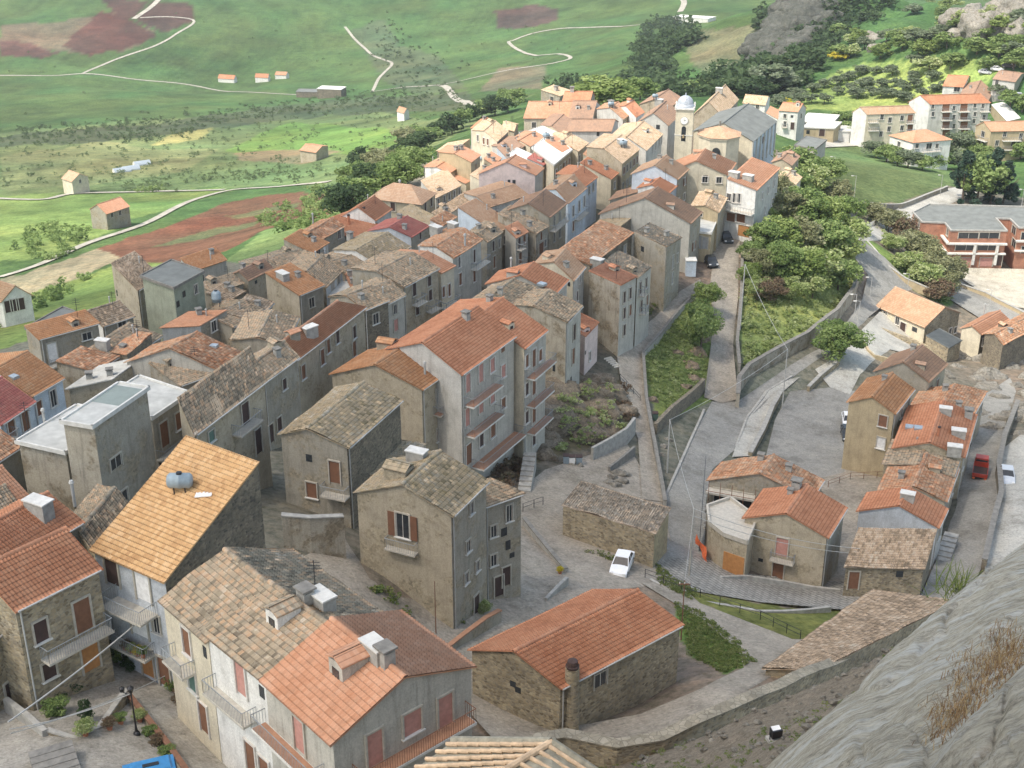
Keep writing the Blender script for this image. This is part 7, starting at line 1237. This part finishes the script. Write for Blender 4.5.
# ------------------------------------------------------------------ small things in the courtyard and around
def plant(px, py, kind, w, h_, label, pot=True, base=None):
    P = hit(px, py) if base is None else base; rt = empty('potted_plant' if pot else 'shrub', P); tag(rt, label, 'plant'); 
    if pot: mb = MB(); mb.lathe((0, 0, 0), [(.14, 0), (.2, .3), (.22, .32), (.18, .33), (0, .3)], M['terracotta'], 12); mb.build('pot', rt)
    m, _ = proto(kind, 1, 1); o = bpy.data.objects.new('foliage', m); COL.objects.link(o); o.parent = rt; o.scale = (w, w, h_); o.location = (0, 0, (.25 if pot else 0)-h_*.12)
for a in [(87,722,'dark',.9,1.9,'dark slim evergreen shrub in the small courtyard garden',0),(56,715,'green',1.6,1.5,'light green shrub at the left of the small garden',0),(48,700,'dark',1.8,1.4,'dark shrub under the barred window of the rubble house',0),(66,693,'dark',1.8,1.5,'dark shrub below the long stone balcony',0),(82,684,'green',1.8,1.5,'leafy shrub left of the orange door',0),(113,655,'dark',2.2,2.6,'tall dark shrub in the corner by the yellow-roofed house',0),(124,660,'green',2.0,1.8,'shrub in front of the blue-grey wall',0),(133,668,'dark',1.4,1.3,'dark shrub beside the white basin',0),
  (176,692,'green',1.3,1.8,'climbing green shrub at the corner of the cream house',0),(184,704,'red',1.4,1.5,'reddish bush beside the cream house wall',0),(196,706,'mix',1.2,1.3,'pale green bush on the lane by the cream house',0),(222,740,'mix',1.3,2.2,'tall flowering bush against the white house',0),(232,755,'green',1.4,1.8,'green bush at the foot of the white house',0),(86,736,'mix',1.3,.9,'white-flowered plant at the edge of the courtyard garden',1),(110,730,'red',.9,.7,'plant in a terracotta pot under the street lamp',1),(121,724,'green',.8,.7,'potted plant left of the street lamp foot',1),(140,722,'mix',.9,.7,'flowering pot on the lane side of the lamp',1),(150,735,'green',.9,.8,'potted plant on the flower wall, upper',0),(158,745,'red',1.0,.8,'pink-flowered plant on the flower wall, middle',0),(167,755,'green',1.0,.8,'potted plant on the flower wall, lower',0),(484,613,'mix',1.4,1.3,'weedy bush at the foot of the grey annex',0),(378,592,'green',1.0,.6,'small weed clump below the shuttered house',0),(560,574,'yel',.7,.6,'yellow flower pot at the end of the parapet in the square',1)]:
    plant(*a[:6], pot=bool(a[6]))
for i, (x, y) in enumerate([(134,642),(140,645),(146,648),(151,648)]):
    u, z = YH.onfacade('L', x, y); p, d, n, Ln = YH.facade('L'); plant(0, 0, ['red', 'mix', 'yel', 'green'][i], .7, .7, ['red-brown','pale','yellow','green'][i]+' flower pot on the lower balcony of the yellow-roofed house', base=p+d*u+n*.7+np.array([0, 0, z-.3]))
mb = MB(); P = hit(160, 688)
mb = MB(); mb.box((0, 0, .8), 1.3, .5, .05, M['whitem'], (1, 0, .3)); [mb.tube((x, y, 0), (x, y, .8), .02, M['whitem'], seg=5) for x in (-.6, .6) for y in (-.22, .22)]; [mb.tube((-.65, y, .85), (.65, y, .85), .015, M['whitem'], seg=4) for y in (-.2, -.07, .07, .2)]; mb.box((0, 0, .35), .7, .4, .45, M['bluem']); o = mb.build('drying_rack'); o.location = hit(199, 728); o.rotation_euler.z = -.6; tag(o, 'white folding drying rack with a blue crate on the lane', 'drying rack')
mb = MB(); mb.box((0, 0, .35), 1.3, .8, .12, M['dwood']); o = mb.build('floodlight_base') if 0 else None
def onslope(px, py):
    X = np.array([v.co for v in SLOPE_OBJ.data.vertices]); qx, qy = proj(X); return X[np.argmin((qx-px)**2+(qy-py)**2)]
P = onslope(775, 740); rt = empty('floodlight', P, .3); tag(rt, 'black floodlight with white glass standing on the stony slope below the rock', 'floodlight'); mb = MB(); mb.box((0, 0, .1), .9, .7, .2, M['conc']); mb.build('base', rt); mb = MB(); mb.box((0, 0, .6), .6, .42, .5, M['black']); mb.build('housing', rt); mb = MB(); mb.box((0, .02, .87), .5, .34, .03, M['whitem'], (1, 0, 0), (0, 1, .3)); mb.build('glass', rt); mb = MB(); mb.tube((-.35, 0, .2), (-.35, 0, .7), .03, M['iron']); mb.tube((.35, 0, .2), (.35, 0, .7), .03, M['iron']); mb.build('bracket', rt)
P = hit(827, 668); P[2] = GT(P[0], P[1])+1.42; rt = empty('floodlight', P); tag(rt, 'small round black spotlight on top of the castle wall', 'floodlight'); mb = MB(); mb.lathe((0, 0, .25), [(.3*math.sin(a), -.3*math.cos(a)) for a in np.linspace(.02, 3.12, 9)], M['black'], 12); mb.build('housing', rt, True); mb = MB(); mb.tube((0, 0, -.05), (0, 0, .1), .1, M['iron']); mb.build('base', rt)
# round chimney tower on the red-roofed stone house
P = hit(571, 731); rt = MB(); zt = RH.ze+1.2; hh = zt-P[2]; rt.lathe(np.array([P[0], P[1], P[2]-1])-RH.o, [(.62, 0), (.58, 2), (.5, hh+1), (.0, hh+1.02)], W['stone'], 18); rt.build('chimney_tower', RH.root, False); cp = MB(); cp.lathe(np.array([P[0], P[1], zt])-RH.o, [(.46, 0), (.5, .2), (.44, .25), (.36, .6), (0, .7)], M['dwood'], 14); cp.build('chimney_cap', RH.root)
# blue cabinet beside the houses at the ramp
mb = MB(); mb.box((0, 0, 1.3), 1.6, 1.6, 2.6, M['whitem'] if 0 else W['lblue']); mb.box((0, 0, 2.7), 1.8, 1.8, .12, M['pale']); o = mb.build('blue_kiosk'); o.location = hit(690, 275); tag(o, 'light blue box-like kiosk between the bare houses and the cobbled ramp', 'kiosk')
# ------------------------------------------------------------------ farmhouses in the valley
gf = 'farmhouses in the valley'
def farm(label, A, B, C, h_, roof='orange', wall='white', kind='gA', rise=1.6, win=(), name='farmhouse', cat='farmhouse', grp=gf): return H(label, A, B, C, h_, kind, rise, roof, wall, name=name, cat=cat, group=grp, win=win, ov=.4)
farm('orange-roofed farmhouse beside the curve of the field road, left of the ploughed field', (90,209), (106,213.5), (129,206), 5, 'orange', 'grey', 'gC', 2, [('R',112,215,'w'),('R',120,213,'w')])
farm('small cream farmhouse with pale orange roof between the scrub and the field road', (62,178), (72,181.5), (88,176.5), 5, 'ledge', 'cream', 'gA', 2, [('R',80,181,'w')])
farm('white farmhouse with red roof, leftmost of three across the valley', (218,78), (234,79), (237,78), 3.2, 'brick', 'white', 'gA', 2.5); farm('white farmhouse with red roof, middle one of three across the valley', (255,77), (268,77.6), (270,76.8), 3.2, 'brick', 'white', 'gA', 2.5); farm('white farmhouse with orange roof, rightmost of three across the valley', (275,74.5), (286,75), (289,74), 3, 'orange', 'white', 'gA', 2)
farm('long open barn with white-blue roof in the middle of the valley', (317,89), (341,90), (346,87), 5, 'whitef', 'stoned', 'flat', 0, (), 'barn', 'barn'); farm('low dark wing of the long barn on its left', (296,92), (318,92.5), (321,89.5), 3.5, 'dark', 'stoned', 'flat', 0, (), 'barn', 'barn')
farm('tiny farmhouse with orange roof among the scrub left of the town', (397,111), (404,113), (409,110), 4, 'orange', 'white', 'gA', 1.5); farm('long low farmhouse with orange roof on a bare earth patch', (300,150), (316,152.5), (328,146), 3.5, 'orange', 'beige', 'gA', 1.2)
farm('white farmhouse with pale pink roof at the left edge of the picture', (-14,296), (2,301), (31,295), 4.5, 'ledge', 'white', 'gA', 2, [('R',8,303,'d',1.2,2,'dark'),('R',14,302,'d',1.2,2,'dark'),('R',20,300,'d',1.2,2,'dark')])
farm('long white farm building on the far slope above the pine wood', (673,17), (708,19), (716,17), 2.6, 'whitef', 'white', 'flat', 0)
mb = MB(); P = hit(131, 168)
for i, (x, y) in enumerate([(122,172),(131,170),(142,165)]):
    q = hit(x, y); mb = MB(); X = np.array([[(L_, 2.2*math.cos(a), 1.9*math.sin(a)) for a in np.linspace(0, math.pi, 8)] for L_ in (-3.5, 3.5)]); mb.grid(X, M['zinc']); mb.poly(X[0], M['pale']); mb.poly(X[1], M['pale']); o = mb.build('greenhouse'); o.location = q; o.rotation_euler.z = .5; tag(o, 'pale plastic greenhouse tunnel ' + ['at the left end of the cluster','in the middle of the cluster','at the right end of the cluster'][i], 'greenhouse', 'greenhouse tunnels in the valley')
# ------------------------------------------------------------------ air and the thin cloud over the near half of the town
def haze():
    m = bpy.data.materials.new('haze'); m.use_nodes = True; nt = m.node_tree; nt.nodes.remove(nt.nodes['Principled BSDF']); v = nt.nodes.new('ShaderNodeVolumePrincipled'); v.inputs['Color'].default_value = (.93, .96, 1, 1); v.inputs['Density'].default_value = .00013; v.inputs['Anisotropy'].default_value = .3
    nt.links.new(v.outputs[0], nt.nodes['Material Output'].inputs['Volume'])
    X, Y, Z = TERR; zt = max(float(Z.max()), CZ)+3; zb = float(Z.min())-8; mb = MB(); y0, y1 = -40, 5400; mb.box((0, (y0+y1)/2, (zt+zb)/2), 8000, y1-y0, zt-zb, m); o = mb.build('haze'); o['kind'] = 'stuff'; tag(o, 'pale blue haze filling the valley air', 'haze')
haze()
def cloud():
    m = bpy.data.materials.new('thin_cloud'); m.use_nodes = True; nt = m.node_tree; b = nt.nodes['Principled BSDF']; nt.nodes.remove(b); L = nt.links
    t = nt.nodes.new('ShaderNodeBsdfTransparent'); tr = nt.nodes.new('ShaderNodeBsdfTranslucent'); tr.inputs[0].default_value = (.95, .95, .95, 1); ms = nt.nodes.new('ShaderNodeMixShader'); tc = nt.nodes.new('ShaderNodeTexCoord'); n = nt.nodes.new('ShaderNodeTexNoise'); n.inputs['Scale'].default_value = .03; L.new(tc.outputs['Object'], n.inputs[0]); r = ramp(nt, [(.44,)*3, (.70,)*3], [.35, .7]); L.new(n.outputs[0], r.inputs[0]); L.new(r.outputs[0], ms.inputs[0]); L.new(t.outputs[0], ms.inputs[1]); L.new(tr.outputs[0], ms.inputs[2]); L.new(ms.outputs[0], nt.nodes['Material Output'].inputs[0])
    # a lens of thin cloud 900 m up along the sun's direction, shading the ground around the near houses
    g = [(-420, 40), (-300, 240), (-140, 245), (-60, 262), (10, 262), (34, 255), (42, 190), (62, 172), (80, 165), (92, 110), (90, 60), (60, -60), (-420, -60)]; T = np.array([(sd.x, sd.y, sd.z)])*1100; c = np.array([-30, 130, 20.])+T[0]; mb = MB(); n_ = 64; P = []
    for k in range(n_):
        t_ = k/n_*len(g); i = int(t_); f = t_-i; p = np.array(g[i])*(1-f)+np.array(g[(i+1) % len(g)])*f; w_ = 8*math.sin(k*1.7)+6*math.sin(k*.6+1); q = np.array([p[0]-(-30), p[1]-130.]); q *= 1+w_/max(60, np.linalg.norm(q)); P.append(q)
    P = np.array(P); top = []; bot = []
    for s, h_ in ((1, 0), (.85, 16), (.5, 30), (.05, 34)): top.append([(*(q*s), h_+4*math.sin(i)) for i, q in enumerate(P)]+[(*(P[0]*s), h_)])
    for s, h_ in ((1, 0), (.85, -8), (.5, -12), (.05, -13)): bot.append([(*(q*s), h_) for i, q in enumerate(P)]+[(*(P[0]*s), h_)])
    mb.grid(np.array(top), m); mb.grid(np.array(bot), m); o = mb.build('cloud', None, True); o.location = c; tag(o, 'thin white cloud floating high above the near half of the town', 'cloud', None, 'stuff')
cloud()
